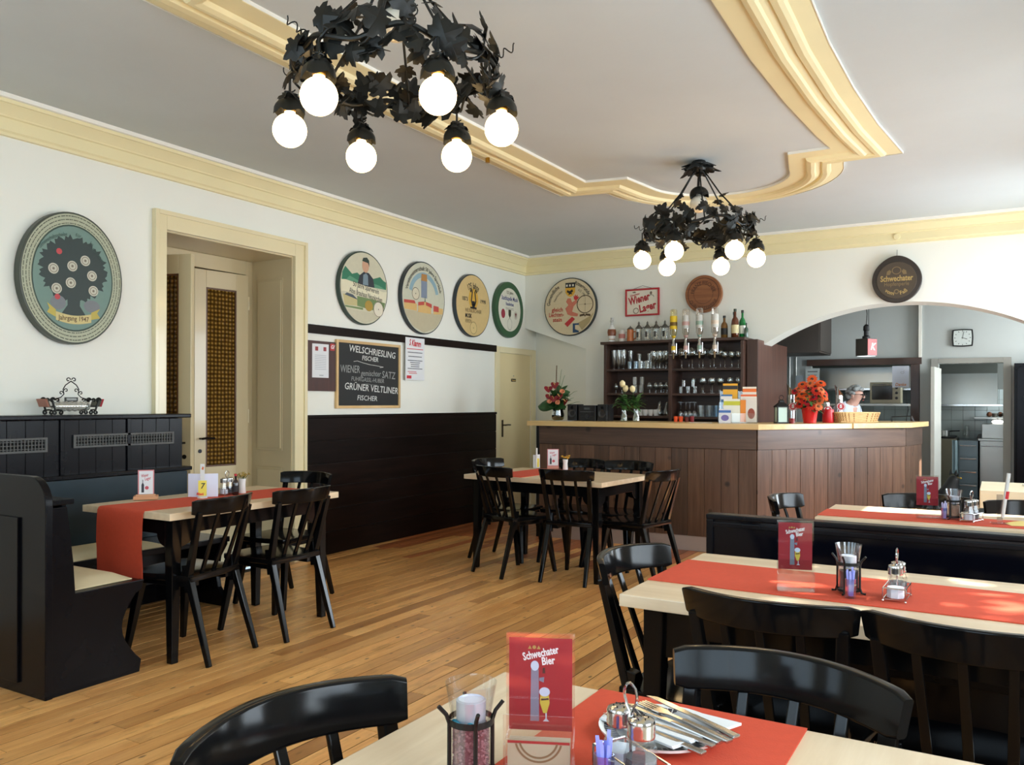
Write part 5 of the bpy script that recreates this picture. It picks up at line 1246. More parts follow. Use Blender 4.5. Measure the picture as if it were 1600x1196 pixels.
for s_ in (-1, 1):
    MB().add([(s_*.018, -.055, .475), (s_*.055, -.055, .462), (s_*.040, -.085, .472), (s_*.044, -.065, .528)], [(0, 1, 3), (1, 2, 3), (2, 0, 3), (0, 2, 1)]).build('ear', M_CAT, ct)
    MB().sphere((s_*.024, -.125, .438), .009, 8, 6).build('eye', plain('amber_eye', (190, 150, 40), .15), ct)
# ------------------------------------------------------------------ chandeliers
def vine_leaf(size, mat, name='vine_leaf'):
    lob = [(0, -.10), (.18, -.28), (.42, -.22), (.36, -.05), (.58, .05), (.66, .28), (.42, .30), (.46, .46), (.30, .62), (.20, .58), (.12, .86), (0, 1.0)]
    pts = lob + [(-x, y) for x, y in reversed(lob[1:-1])]
    m = MB(); vs = [(0, .22*size, .05*size)]
    for x, y in pts: vs.append((x*size*.9, y*size*.8, -.22*size*abs(x)-.10*size*max(0, y-.4)))
    n = len(pts); m.add(vs, [(0, 1+k, 1+(k+1) % n) for k in range(n)])
    b = len(m.v); th = .0018
    m.add([(x, y, z-th) for x, y, z in vs], [(0, 1+(k+1) % n, 1+k) for k in range(n)])
    m.f += [(1+k, 1+(k+1) % n, b+1+(k+1) % n, b+1+k) for k in range(n)]
    me = m.mesh(name, ang=25); me.materials.append(mat); return me
VL = [vine_leaf(s, M_IRON) for s in (.10, .118, .085)]
M_BULB = emit('lit_bulb_glass', (255, 214, 150), 13.0, (255, 240, 214))
def make_chandelier(seed):
    rnd = random.Random(seed)
    c = thing('chandelier', 'chandelier', 'chandelier', (0, 0, 0), 0, 'wrought-iron vine chandeliers')
    MB().lathe([(.045, 0), (.06, -.02), (.05, -.06), (.022, -.085), (.03, -.10), (.012, -.115), (0, -.116)], 16).build('canopy', M_IRON, c)
    for k in range(14):
        a = 2*PI*k/14 + rnd.uniform(-.2, .2); o = link('vine_leaf', VL[k % 3], c, (.04*math.cos(a), .04*math.sin(a), -.016-.022*(k % 2))); o.rotation_euler = (RZ(a-PI/2) @ RXm(rnd.uniform(-.55, -.1))).to_euler(); o.scale = (1.35,)*3
    R = .375; ZR = -.50
    m = MB(); pts = [((R+.012*math.sin(9*a))*math.cos(a), (R+.012*math.sin(9*a))*math.sin(a), ZR+.022*math.sin(6*a)) for a in [2*PI*k/72 for k in range(72)]]
    m.tube(pts, .010, 8, True); m.build('vine_ring', M_IRON, c)
    m = MB(); pts = [((R+.025*math.cos(12*a))*math.cos(a), (R+.025*math.cos(12*a))*math.sin(a), ZR+.035*math.sin(12*a)-.01) for a in [2*PI*k/120 for k in range(120)]]
    m.tube(pts, .005, 6, True); m.build('tendril_ring', M_IRON, c)
    cupm = MB(); n = 20
    def cup(u, v):
        a = 2*PI*v; el = u*PI*.50; r_ = .060*(1+.05*math.sin(5*a)*u); z = -.0 - r_*.95*(1-math.cos(el)) - (.014*abs(math.sin(2.5*a))**1.0 if u > .99 else 0); return (r_*math.sin(el)*math.cos(a), r_*math.sin(el)*math.sin(a), z)
    cupm.grid(cup, 6, 30); CUP = cupm.mesh('leaf_cup', ang=50); CUP.materials.append(M_IRON)
    gb = [(.019, .0), (.021, -.022)] + [(.065*math.sin(a), -.080 + .065*math.cos(a)) for a in [.38+(PI-.38)*k/14 for k in range(15)]]
    GL = MB().lathe(gb, 24, caps=True).mesh('bulb', ang=60); GL.materials.append(M_BULB)
    SK = MB().lathe([(.024, -.005), (.024, -.045), (.020, -.05)], 14).mesh('socket'); SK.materials.append(plain('aged_brass', (120, 96, 50), .35, .8))
    for k in range(6):
        a = 2*PI*k/6; ca, sa = math.cos(a), math.sin(a)
        MB().tube([(.035*ca, .035*sa, -.07), (.16*ca, .16*sa, -.255), (R*ca, R*sa, ZR)], .0055, 7).build('rod', M_IRON, c)
        o = link('vine_leaf', VL[2], c, (.17*ca, .17*sa, -.27)); o.rotation_euler = (RZ(a-PI/2+rnd.uniform(-1, 1)) @ RXm(rnd.uniform(-.9, .5))).to_euler(); o.scale = (.85,)*3
        o = link('vine_leaf', VL[0], c, (.26*ca, .26*sa, -.38)); o.rotation_euler = (RZ(a-PI/2+rnd.uniform(-1.5, 1.5)) @ RXm(rnd.uniform(-1.1, .4))).to_euler(); o.scale = (.8,)*3
        ph = a + PI/6; cb, sb = math.cos(ph), math.sin(ph); RB = .41
        MB().tube([(R*cb, R*sb, ZR), (RB*cb, RB*sb, ZR-.02), (RB*cb, RB*sb, -.60)], .005, 6).tube([(RB*cb+.02*math.cos(t), RB*sb+.02*math.sin(t), -.56-.012*t/3) for t in [k2*.5 for k2 in range(12)]], .0028, 5).build('hanger', M_IRON, c)
        o = link('leaf_cup', CUP, c, (RB*cb, RB*sb, -.592), ph)
        for j in range(4):
            b = ph + 2*PI*j/4 + rnd.uniform(-.4, .4); o = link('vine_leaf', VL[2], c, (RB*cb+.022*math.cos(b), RB*sb+.022*math.sin(b), -.588)); o.rotation_euler = (RZ(b-PI/2) @ RXm(-rnd.uniform(.75, 1.15))).to_euler(); o.scale = (.95,)*3
        link('socket', SK, c, (RB*cb, RB*sb, -.60))
        link('bulb', GL, c, (RB*cb, RB*sb, -.640))
    for k in range(94):
        a = 2*PI*k/94 + rnd.uniform(-.05, .05); rr = R + rnd.uniform(-.03, .035); z = ZR + rnd.uniform(-.065, .085)
        o = link('vine_leaf', rnd.choice(VL), c, (rr*math.cos(a), rr*math.sin(a), z)); o.rotation_euler = (RZ(a+PI/2+rnd.uniform(-.7, .7)) @ RXm(PI/2*rnd.choice((1, 1, 1, .6))+rnd.uniform(-.5, .5)) @ RZ(rnd.uniform(-2.2, 2.2))).to_euler(); s = rnd.uniform(.8, 1.15); o.scale = (s, s, s)
    for k in range(6):     # curled tendrils outside
        a = 2*PI*k/6 + .3; b0 = Vector(((R+.02)*math.cos(a), (R+.02)*math.sin(a), ZR+.02)); ax = Vector((math.cos(a), math.sin(a), .4)).normalized()
        u_ = ax.orthogonal().normalized(); w_ = ax.cross(u_)
        MB().tube([b0 + ax*(.012*t) + (u_*math.cos(t*1.9)+w_*math.sin(t*1.9))*.013 for t in [i*.35 for i in range(22)]], .0026, 5).build('tendril', M_IRON, c)
    # unlit central bulb
    MB().cyl((0, 0, -.11), (0, 0, -.20), .006).build('central_rod', M_IRON, c)
    o = link('leaf_cup', CUP, c, (0, 0, -.185)); o.scale = (1.15,)*3
    G2 = MB().lathe(gb, 24).mesh('unlit_bulb', ang=60); G2.materials.append(plain('milk_glass', (232, 228, 214), .18, 0, .03, 4, coat=.4)); link('unlit_bulb', G2, c, (0, 0, -.235))
    return c
cn = make_chandelier(3); put(cn, (3.04, -6.39, CZ), 1.553-PI/6, 'black wrought-iron vine chandelier nearest the viewer, cut by the top of the picture')
cf = copy_tree(cn); put(cf, (3.146, -2.975, CZ), .414-PI/6, 'black wrought-iron vine chandelier farther back, before the bar')
# ------------------------------------------------------------------ painted discs and pictures on the walls
def pm(name, c, rough=.55): return plain('paint_%d_%d_%d' % c, c, rough, 0, .06, 30)
def disc(name, label, loc, rz, rx, rzz, edge, face, thick=.045, cat='wall plaque', ring=None):
    t = thing(name, label, cat, loc, rz, 'round painted plaques on the walls')
    MB().prism(circle(0, 0, rx, 64, rzz), -thick, 0, 'xz').build('board', pm('', edge, .4), t, .006)
    MB().flat(circle(0, 0, rx-.012, 64, rzz-.012), -thick-.0006).build('painted_face', pm('', face), t)
    return t
def fl(t, name, polys, c, lay, th=.045):
    for i, q in enumerate(polys): o = MB().flat(q, -th-.0006-.0007*lay-.00012*i).build(name, pm('', c), t)
    return o
def tx(t, items, c, lay, th=.045, name='lettering'):
    for it in items:
        m = MB(); text(m, *it[0], d=-th-.0006-.0007*lay, **it[1]); m.build(name, pm('', c), t)
def I(*a, **k):   # text item: (string, size, x, z)
    return (a, k)
# 1 oval tree plaque
t = disc('tree_plaque', 'large oval plaque with a dark tree and round portraits, left of the double door', (.002, -5.83, 2.095), PI/2, .335, .412, (64, 70, 60), (176, 180, 154), .06)
m = MB()
rn = random.Random(2)
for j in range(4):
    fr = 1 - .055*(j+1.0); a = 0
    while a < 2*PI:
        da = rn.uniform(.03, .11); r1, r2 = .335*fr, .412*fr; q = []
        for (aa, k) in ((a, 1), (a+da*.8, 1), (a+da*.8, .984), (a, .984)): q.append((r1*k*math.cos(aa), r2*k*math.sin(aa)))
        m.flat(q, -.0615); a += da
m.build('names_print', pm('', (84, 88, 74)), t)
fl(t, 'painted_field', [circle(0, 0, .258, 48, .325)], (112, 140, 130), 2, .06)
m = MB(); ringflat(m, 0, 0, .256, .264, -.0623, 48, .325/.258); m.build('painted_line', pm('', (52, 72, 62)), t)
crown = []
for k in range(90):
    a = 2*PI*k/90; r_ = 1 + .06*math.sin(k*2.7) + .05*math.sin(k*1.3+1); crown.append((.215*r_*math.cos(a), .055 + .20*r_*math.sin(a)))
fl(t, 'painted_tree', [crown, [(-.045, -.05), (.045, -.05), (.04, -.17), (.085, -.235), (-.085, -.235), (-.04, -.17)]], (46, 60, 58), 3, .06)
fl(t, 'painted_rocks', [circle(-.10, -.16, .05, 14, .045), circle(.12, -.165, .055, 14, .04)], (120, 124, 128), 3.5, .06)
port = [(-.13, .045), (-.01, .075), (.075, .12), (-.02, -.03), (.12, .03), (-.11, -.075), (.13, -.065)]
fl(t, 'portrait', [circle(x, z, .033, 20) for x, z in port], (196, 194, 176), 4, .06)
for x, z in port: m = MB(); ringflat(m, x, z, .021, .025, -.0642, 20); m.flat(circle(x, z, .008, 10), -.0642); m.build('portrait_ring', pm('', (120, 110, 96)), t)
fl(t, 'painted_rose', [circle(-.095, .155, .019, 9), circle(-.105, -.125, .018, 9)], (190, 70, 74), 5, .06)
ban = [(-.115 + .23*k/10, -.215 - .018*math.sin(PI*k/10)) for k in range(11)] + [(.115 - .23*k/10, -.268 - .018*math.sin(PI*k/10)) for k in range(11)]
fl(t, 'banner', [ban], (206, 190, 130), 6, .06)
fl(t, 'banner_tail', [[(-.115, -.205), (-.17, -.165), (-.155, -.20), (-.17, -.225), (-.115, -.25)], [(.115, -.205), (.175, -.175), (.155, -.205), (.175, -.235), (.115, -.25)]], (190, 172, 80), 5, .06)
tx(t, [I('Jahrgang 1947', .042, 0, -.252, bold=.0006, fit=.20)], (96, 70, 44), 7, .06)
tx(t, [I('Gemeinschaftsscheibe', .034, 0, 0, arc=(.272, 122), fit=.21), I('für', .034, 0, 0, arc=(.272, 84)), I('1a', .034, 0, 0, arc=(.26, 64)), I('Schützen', .03, 0, 0, arc=(.235, 46))], (58, 84, 76), 7, .06)
# 2 savings club plaque
t = disc('club_plaque', 'round plaque with a capped man above green hills and a white banner', (.002, -3.055, 2.365), PI/2, .335, .335, (44, 62, 50), (206, 202, 176))
R2 = .322
def clip(q, R=.320):
    out = []
    for x, z in q:
        r_ = math.hypot(x, z); out.append((x*R/r_, z*R/r_) if r_ > R else (x, z))
    return out
fl(t, 'painted_hills', [clip([(-.31, .02), (-.31, .12), (-.26, .17), (-.17, .11), (-.10, .13), (.02, .07), (.12, .10), (.22, .13), (.27, .10), (.31, .09), (.31, .02)])], (46, 118, 88), 1)
fl(t, 'painted_hills', [clip([(-.29, .02), (-.20, .09), (-.05, .05), (.08, .06), (.2, .05), (.3, .02)])], (92, 150, 118), 1.5)
fl(t, 'painted_coat', [[(-.10, .02), (-.07, .11), (-.01, .15), (.06, .145), (.12, .10), (.14, .02)]], (40, 46, 54), 2)
fl(t, 'painted_shirt', [[(-.025, .03), (-.02, .12), (.02, .14), (.045, .12), (.05, .03)]], (120, 140, 150), 3)
fl(t, 'painted_head', [circle(.012, .205, .047, 18, .062)], (206, 160, 130), 3)
fl(t, 'painted_cap', [[(-.035, .245), (-.02, .275), (.03, .285), (.06, .26), (.065, .20), (.045, .235)]], (44, 60, 50), 4)
fl(t, 'banner', [clip([(-.318, .045), (-.26, .05), (.26, -.005), (.32, .0), (.32, -.115), (.26, -.105), (-.26, -.055), (-.318, -.06)])], (226, 220, 190), 5)
tx(t, [I('50 Jahre Sparverein', .066, .02, .005, rot=-.10, bold=.0008, fit=.36), I('Altes Brauhaus Neunkirchen', .066, .02, -.062, rot=-.10, bold=.0008, fit=.46)], (60, 62, 56), 6)
fl(t, 'painted_house', [clip([(-.29, -.08), (-.29, -.19), (-.10, -.17), (-.10, -.115), (-.2, -.08)])], (196, 184, 132), 2)
fl(t, 'painted_roof', [[(-.27, -.085), (-.24, -.065), (-.16, -.075), (-.09, -.115)]], (70, 84, 96), 3)
fl(t, 'painted_meadow', [clip([(-.1, -.08), (.3, -.10), (.3, -.2), (.1, -.19), (-.1, -.17)]), clip([(-.29, -.195), (-.02, -.18), (-.02, -.20), (-.28, -.21)])], (112, 136, 84), 1)
fl(t, 'painted_barrel', [circle(.06, -.155, .055, 20, .05)], (170, 140, 56), 3)
fl(t, 'target', [circle(.195, -.175, .072, 28)], (226, 218, 196), 4)
m = MB(); ringflat(m, .195, -.175, .066, .071, -.0495, 28); m.flat(circle(.195, -.175, .006, 8), -.0495); m.build('target_ring', pm('', (96, 84, 70)), t)
fl(t, 'names_field', [clip([(-.25, -.215), (.29, -.265), (.2, -.30), (0, -.33), (-.14, -.30), (-.22, -.25)])], (198, 192, 166), 3)
# 3 town plaque
t = disc('town_plaque', 'round plaque with a blue arc, a tower and a row of red-roofed houses', (.002, -2.145, 2.375), PI/2, .365, .365, (36, 44, 48), (200, 200, 178))
def arcband(R, r_, a0, a1, n=20, cx=0, cz=0): return [(cx+R*math.cos(a0+(a1-a0)*k/n), cz+R*math.sin(a0+(a1-a0)*k/n)) for k in range(n+1)] + [(cx+r_*math.cos(a1-(a1-a0)*k/n), cz+r_*math.sin(a1-(a1-a0)*k/n)) for k in range(n+1)]
fl(t, 'painted_arc', [arcband(.255, .205, .25, PI-.25)], (140, 170, 180), 1)
fl(t, 'painted_tower', [[(-.05, 0), (-.05, .17), (.05, .17), (.05, 0)]], (126, 138, 156), 2)
fl(t, 'painted_tower_top', [[(-.05, .17), (-.045, .24), (.045, .24), (.05, .17)]], (178, 128, 70), 3)
fl(t, 'target', [circle(-.14, .03, .062, 26)], (212, 204, 178), 2)
m = MB(); ringflat(m, -.14, .03, .056, .062, -.0475, 26); m.flat(circle(-.14, .03, .007, 8), -.0475); m.build('target_ring', pm('', (84, 76, 62)), t)
fl(t, 'painted_houses', [clip([(-.33, -.07), (-.33, -.14), (-.12, -.14), (-.12, -.07)], .35), [(-.1, -.08), (-.1, -.15), (.12, -.15), (.12, -.06), (.02, -.03)], clip([(.16, -.07), (.16, -.15), (.33, -.14), (.33, -.08)], .35)], (214, 176, 110), 2)
fl(t, 'painted_roofs', [clip([(-.33, -.045), (-.33, -.075), (-.14, -.07), (-.16, -.04)], .35), [(-.1, -.05), (-.1, -.085), (.0, -.07), (.0, -.035)], [(.03, -.035), (.03, -.07), (.13, -.09), (.13, -.05)], clip([(.16, -.06), (.16, -.12), (.25, -.12), (.25, -.065)], .35)], (190, 74, 64), 3)
fl(t, 'painted_spire', [[(.005, -.04), (.015, .03), (.025, -.04)]], (70, 96, 84), 3)
fl(t, 'painted_square', [clip([(-.34, -.15), (.34, -.15), (.30, -.20), (.2, -.30), (0, -.35), (-.2, -.30), (-.30, -.20)], .35)], (188, 178, 148), 1)
tx(t, [I('Vereinsmeisterschaft 50 Jahre Sportklub', .058, 0, 0, arc=(.293, 92), bold=.0006, fit=.78)], (70, 70, 62), 4)
# 4 music club plaque
t = disc('music_plaque', 'round ochre plaque with a lyre and the dates 1873 and 1998', (.002, -1.235, 2.39), PI/2, .345, .345, (40, 52, 58), (214, 186, 128))
fl(t, 'painted_glow', [circle(0, .075, .095, 30, .115)], (214, 168, 60), 1)
m = MB()
for s in (-1, 1): m.tube([(s*.02, -.0475, .0), (s*.045, -.0475, .05), (s*.035, -.0475, .10), (s*.025, -.0475, .15), (s*.045, -.0475, .175), (s*.062, -.0475, .16), (s*.052, -.0475, .145)], .008, 5)
m.box(-.035, .035, -.048, -.0465, .0, .02).box(-.062, .062, -.048, -.0465, -.035, -.015).box(-.025, .025, -.048, -.0465, -.02, .05)
m.build('lyre', pm('', (36, 34, 32)), t)
tx(t, [I('125 Jahre', .095, 0, 0, arc=(.215, 92), bold=.0015, fit=.23), I('1873', .06, -.17, .06, bold=.0008), I('1998', .06, .19, .06, bold=.0008), I('MUSIK', .062, -.10, -.12, bold=.002, fit=.13)], (52, 48, 42), 3)
tx(t, [I('NEUNKIRCHNER', .062, .0, -.06, fit=.32), I('VEREIN', .058, -.10, -.178, fit=.13)], (120, 100, 66), 3)
fl(t, 'target', [circle(0, -.245, .068, 28)], (220, 194, 134), 2)
m = MB(); ringflat(m, 0, -.245, .064, .068, -.0480, 28); m.flat(circle(0, -.245, .006, 8), -.048); m.build('target_ring', pm('', (84, 72, 48)), t)
# 5 green rimmed plaque
t = disc('green_rim_plaque', 'round plaque with broad green rim and three small crests, next to the room corner', (.002, -.45, 2.42), PI/2, .33, .33, (48, 84, 54), (48, 88, 56))
fl(t, 'painted_field', [circle(0, 0, .255, 48)], (218, 216, 198), 1)
tx(t, [I('125 Jahre', .05, 0, .20, bold=.0006, fit=.15)], (96, 84, 62), 3)
tx(t, [I('Stadtkapelle Musik', .07, 0, .13, bold=.001, fit=.38), I('Neunkirchen', .06, 0, .065, bold=.0008, fit=.18)], (58, 70, 132), 3)
fl(t, 'crest', [circle(-.15, -.055, .045, 20, .055)], (150, 44, 62), 3)
fl(t, 'crest', [[(-.03, 0), (.03, 0), (.03, -.06), (0, -.10), (-.03, -.06)]], (60, 60, 44), 3)
fl(t, 'crest', [circle(.14, -.055, .04, 20, .05)], (196, 190, 172), 3)
fl(t, 'crest_mark', [[(.12, -.03), (.16, -.03), (.14, -.09)]], (110, 34, 34), 4)
m = MB(); ringflat(m, 0, -.17, .05, .054, -.0475, 24, 1.3); [m.box(-.09, .09, -.0475, -.0468, z, z+.003) for z in (.02, .01, .0)]; m.build('fine_print', pm('', (130, 128, 116)), t)
# 6 big shooting plaque on the back wall
t = disc('knights_plaque', 'round plaque with a red figure and a yellow crest, on the back wall', (.64, -.002, 2.465), 0, .345, .345, (38, 44, 44), (216, 200, 164))
fl(t, 'crest_top', [[(-.06, .285), (.07, .285), (.07, .225), (-.06, .225)]], (30, 30, 32), 1)
fl(t, 'crest_teeth', [[(x, .265), (x+.022, .265), (x+.022, .24), (x, .24)] for x in (-.05, -.01, .03)], (226, 222, 206), 2)
fl(t, 'crest', [[(-.06, .225), (.07, .225), (.07, .17), (.04, .13), (.005, .115), (-.03, .13), (-.06, .17)]], (222, 170, 56), 1)
fl(t, 'eagle', [[(-.035, .20), (.0, .185), (.03, .205), (.045, .18), (.02, .165), (.035, .145), (.005, .15), (-.02, .135), (-.012, .16), (-.04, .175)]], (30, 28, 26), 3)
tx(t, [I('Gemeindliche', .062, 0, 0, arc=(.285, 148), bold=.001, fit=.27), I('Ritterrunde', .062, 0, 0, arc=(.285, 52), bold=.001, fit=.24), I('Neunkirchen', .038, 0, 0, arc=(.215, 140), fit=.16), I('A.D. 1993', .038, 0, 0, arc=(.225, 45), fit=.12)], (44, 46, 44), 3)
fl(t, 'red_figure', [[(-.02, .02), (-.05, .06), (-.03, .10), (.01, .10), (.03, .05), (.09, .08), (.10, .05), (.05, .0), (.03, -.06), (.11, -.09), (.10, -.12), (.02, -.11), (-.03, -.09), (-.06, -.02)]], (206, 120, 96), 2)
fl(t, 'red_hand', [[(.055, .085), (.05, .13), (.065, .115), (.072, .145), (.085, .12), (.105, .14), (.10, .11), (.125, .115), (.105, .085), (.08, .07)]], (196, 48, 52), 3)
tx(t, [I('gleich', .07, -.165, -.03, bold=.0015, fit=.15), I('Liechten-', .07, -.18, -.09, bold=.0015, fit=.20), I('stein', .07, -.165, -.15, bold=.0015, fit=.12)], (186, 60, 48), 3)
fl(t, 'red_scroll', [[(-.03, -.24), (-.07, -.20), (.03, -.12), (.07, -.15)]], (190, 50, 52), 3)
fl(t, 'blue_emblem', [[(.04, -.20), (.12, -.20), (.12, -.22), (.07, -.22), (.07, -.27), (.12, -.29), (.12, -.31), (.04, -.31)]], (40, 74, 110), 3)
m = MB(); ringflat(m, .20, .02, .098, .108, -.048, 36); m.flat(circle(.20, .02, .008, 10), -.048); m.box(.199, .201, -.048, -.0475, -.07, .11).box(.11, .29, -.048, -.0475, .019, .021)
m.flat([(.13, -.10), (.19, -.09), (.20, -.11), (.21, -.09), (.27, -.10), (.27, -.125), (.21, -.115), (.2, -.13), (.19, -.115), (.13, -.125)], -.048); m.build('target_ring', pm('', (84, 66, 44)), t)
fl(t, 'painted_wedge', [clip([(.10, -.20), (.27, -.12), (.325, -.08), (.26, -.2), (.16, -.285)], .325)], (176, 156, 112), 1)
# 7 framed beer sign
t = thing('beer_sign', 'red-framed cream beer sign hanging above the glass steins', 'sign', (1.54, -.004, 2.47))
MB().box(-.195, .195, -.012, 0, -.145, .145).build('panel', pm('', (226, 218, 200)), t)
m = MB(); m.box(-.205, -.185, -.02, 0, -.155, .155).box(.185, .205, -.02, 0, -.155, .155).box(-.185, .185, -.02, 0, .135, .155).box(-.185, .185, -.02, 0, -.155, -.135); m.build('frame', pm('', (178, 40, 48), .35), t, .003)
q = MB(); text(q, 'Wiener', .12, -.04, .035, -.0135, .1, .004, rot=.22, fit=.26); text(q, 'Lager', .12, .06, -.06, -.0135, .1, .004, rot=.22, fit=.21); text(q, 'Schwechater', .034, -.09, .088, -.0135, .2, .0008, rot=.2, fit=.12); q.build('lettering', pm('', (178, 34, 44)), t)
q = MB(); ringflat(q, -.075, -.095, .026, .034, -.0135, 24); q.flat([(-.125, .118), (-.09, .128), (-.07, .115), (-.1, .108)], -.0135); q.flat(circle(.105, .10, .014, 14, .018), -.0135); q.tube([(.08, -.0135, .06), (.1, -.0135, .08), (.13, -.0135, .075), (.14, -.0135, .055)], .003, 4); q.build('figure_print', pm('', (120, 108, 92)), t)
MB().tube([(-.11, -.004, .155), (0, -.004, .19), (.11, -.004, .155)], .0018, 5).build('hanging_wire', M_IRON, t)
# 8 carved wooden barrel base
t = thing('carved_plaque', 'small carved wooden plaque reading Franz Fischer, above the dispensers', 'wall plaque', (2.26, -.002, 2.515), 0, 'round painted plaques on the walls')
M_CARVE = wood('carved_oak', (128, 74, 38), (168, 108, 62), .45, (2.2, 30, 30), 0, .2, .1); M_CARVD = plain('carved_dark', (84, 46, 22), .6)
MB().prism(circle(0, 0, .205, 48), -.05, 0, 'xz').build('board', M_CARVE, t, .008)
q = MB(); ringflat(q, 0, 0, .168, .176, -.0508, 48); ringflat(q, 0, 0, .105, .109, -.0508, 48); q.build('carved_ring', M_CARVD, t)
q = MB(); text(q, 'FRANZ FISCHER', .056, 0, 0, -.051, bold=.0012, arc=(.118, 92), fit=.35); text(q, 'QUALITÄTSWEINE', .052, 0, 0, -.051, bold=.0012, arc=(.158, 270), fit=.36, under=True); q.build('carved_lettering', M_CARVD, t)
q = MB(); q.lathe([(.0, -.014), (.03, -.012), (.05, -.006), (.06, 0)], 20, RXm(PI/2), False); q.build('carved_portrait', M_CARVE, t, loc=(.0, -.05, -.005))
# 9 barrel head with beer name
t = thing('barrel_head', 'dark barrel-head plaque with gold lettering hanging over the arch', 'wall plaque', (4.18, -.002, 2.53))
def egg(r_, k=1.0): return [((r_*math.cos(2*PI*i/56)), r_*(math.sin(2*PI*i/56)*1.0 + .07*max(0, math.sin(2*PI*i/56))**8)) for i in range(56)]
MB().prism(egg(.222), -.055, 0, 'xz').build('rim', plain('dark_barrel_wood', (46, 38, 32), .45, 0, .25, 15, bump=.3), t, .012, 3)
MB().prism(circle(0, -.004, .178, 48), -.060, -.045, 'xz').build('head', plain('brown_barrel_head', (74, 62, 48), .5, 0, .2, 12), t, .003)
M_GOLDP = plain('dull_gold', (176, 150, 92), .45, .2)
for (w_, sz_, kw_) in (('Schwechater', .078, dict(fit=.29, bold=.002)), ('vom', .05, dict(arc=(.135, 243), under=True, bold=.001)), ('Faß', .05, dict(arc=(.135, 297), under=True, bold=.001))):
    q = MB(); text(q, w_, sz_, 0, .012 if sz_ > .06 else 0, -.0608, **kw_); q.build('gold_lettering', M_GOLDP, t)
q = MB(); text(q, 'Hopfenperle', .055, 0, -.042, -.0607, bold=.0004, fit=.22); ringflat(q, 0, .09, .034, .042, -.0607, 24, .9); q.flat([(-.09, .05), (-.085, .085), (-.06, .10), (-.045, .08), (-.06, .05)], -.0607); q.flat([(.09, .05), (.085, .085), (.06, .10), (.045, .08), (.06, .05)], -.0607); ringflat(q, 0, -.115, .014, .024, -.0607, 16)
q.build('faint_relief', plain('faint_gold', (124, 104, 68), .5), t)
MB().tube([(0, -.01, .235), (0, -.005, .30)], .002, 5).build('hanging_wire', M_IRON, t)
MB().lathe([(.03, 0), (.028, -.012), (0, -.013)], 18).build('junction_cap', M_STUC, tr, loc=(4.18, -.036, 2.95), rot=(-PI/2, 0, 0))
# chalkboard
t = thing('chalkboard', 'chalkboard in pale wooden frame listing wines', 'chalkboard', (.002, -2.945, 1.575), PI/2)
MB().box(-.44, .44, -.014, 0, -.295, .295).build('slate', plain('slate_black', (26, 28, 28), .6, 0, .2, 4), t)
m = MB(); m.box(-.452, -.425, -.024, 0, -.305, .305).box(.425, .452, -.024, 0, -.305, .305).box(-.425, .425, -.024, 0, .28, .305).box(-.425, .425, -.024, 0, -.305, -.28); m.build('frame', wood('frame_pine', (206, 172, 116), (226, 196, 146), .5, (3, 30, 3)), t, .002)
CH = plain('chalk_white', (214, 216, 212), .9, 0, .2, 60); CH2 = plain('chalk_grey', (150, 152, 150), .9, 0, .2, 60)
D_ = -.0148
for (w_, a_, mt_) in (('WELSCHRIESLING', (.085, .05, .215, D_, .1, .0008, -.06, .66), CH), ('FISCHER', (.06, .01, .15, D_, .1, .0006, -.04, .23), CH), ('GRÜNER VELTLINER', (.085, .04, -.125, D_, .1, .0008, -.05, .76), CH), ('FISCHER', (.065, -.03, -.215, D_, .1, .0004, -.03, .28), CH),
        ('WIENER', (.095, -.265, .045, D_, .05, .0006, 0, .26), CH2), ('gemischter', (.075, .02, .015, D_, .2, .0004, 0, .29), CH2), ('SATZ', (.095, .28, .005, D_, .05, .0006, -.04, .20), CH2), ('FUHRGASSL-HUBER', (.055, -.02, -.045, D_, .1, .0002, -.03, .46), CH2)):
    q = MB(); text(q, w_, *a_); q.build('chalk_lettering', mt_, t)
MB().tube([(-.22, D_, .118), (-.17, D_, .125), (-.10, D_, .112), (0, D_, .098), (.09, D_, .092), (.20, D_, .082), (.15, D_, .075)], .0025, 4).build('chalk_flourish', CH, t)
MB().tube([(-.10, D_, -.085), (-.04, D_, -.08), (.03, D_, -.088), (.11, D_, -.09)], .002, 4).build('chalk_flourish', CH2, t)
# menu board
t = thing('menu_board', 'dark red-brown board with a white menu sheet left of the chalkboard', 'notice board', (.002, -3.578, 1.635), PI/2)
MB().box(-.178, .178, -.016, 0, -.215, .215).build('board', wood('red_brown_board', (58, 28, 22), (78, 40, 32), .4, (30, 30, 3)), t, .003)
MB().box(-.115, .085, -.0185, -.016, -.10, .19).build('sheet', M_PAPER, t)
q = MB(); [q.box(-.085, .055, -.0192, -.0185, z, z+.004) for z in (.09, .075, .06, .045, .03, .015, .0, -.015, -.03)]; q.box(-.03, .02, -.0192, -.0185, -.085, -.075); q.build('sheet_print', pm('', (172, 176, 182)), t)
q = MB(); q.box(-.08, -.045, -.0193, -.0185, .13, .165).box(.02, .055, -.0193, -.0185, .13, .165); q.build('sheet_emblem', pm('', (150, 58, 62)), t)
MB().box(.105, .16, -.018, -.016, .14, .20).build('red_badge', pm('', (190, 52, 56)), t)
q = MB(); text(q, 'Gf', .045, .132, .17, -.0187, .2, .001); q.build('badge_lettering', M_PAPER, t)
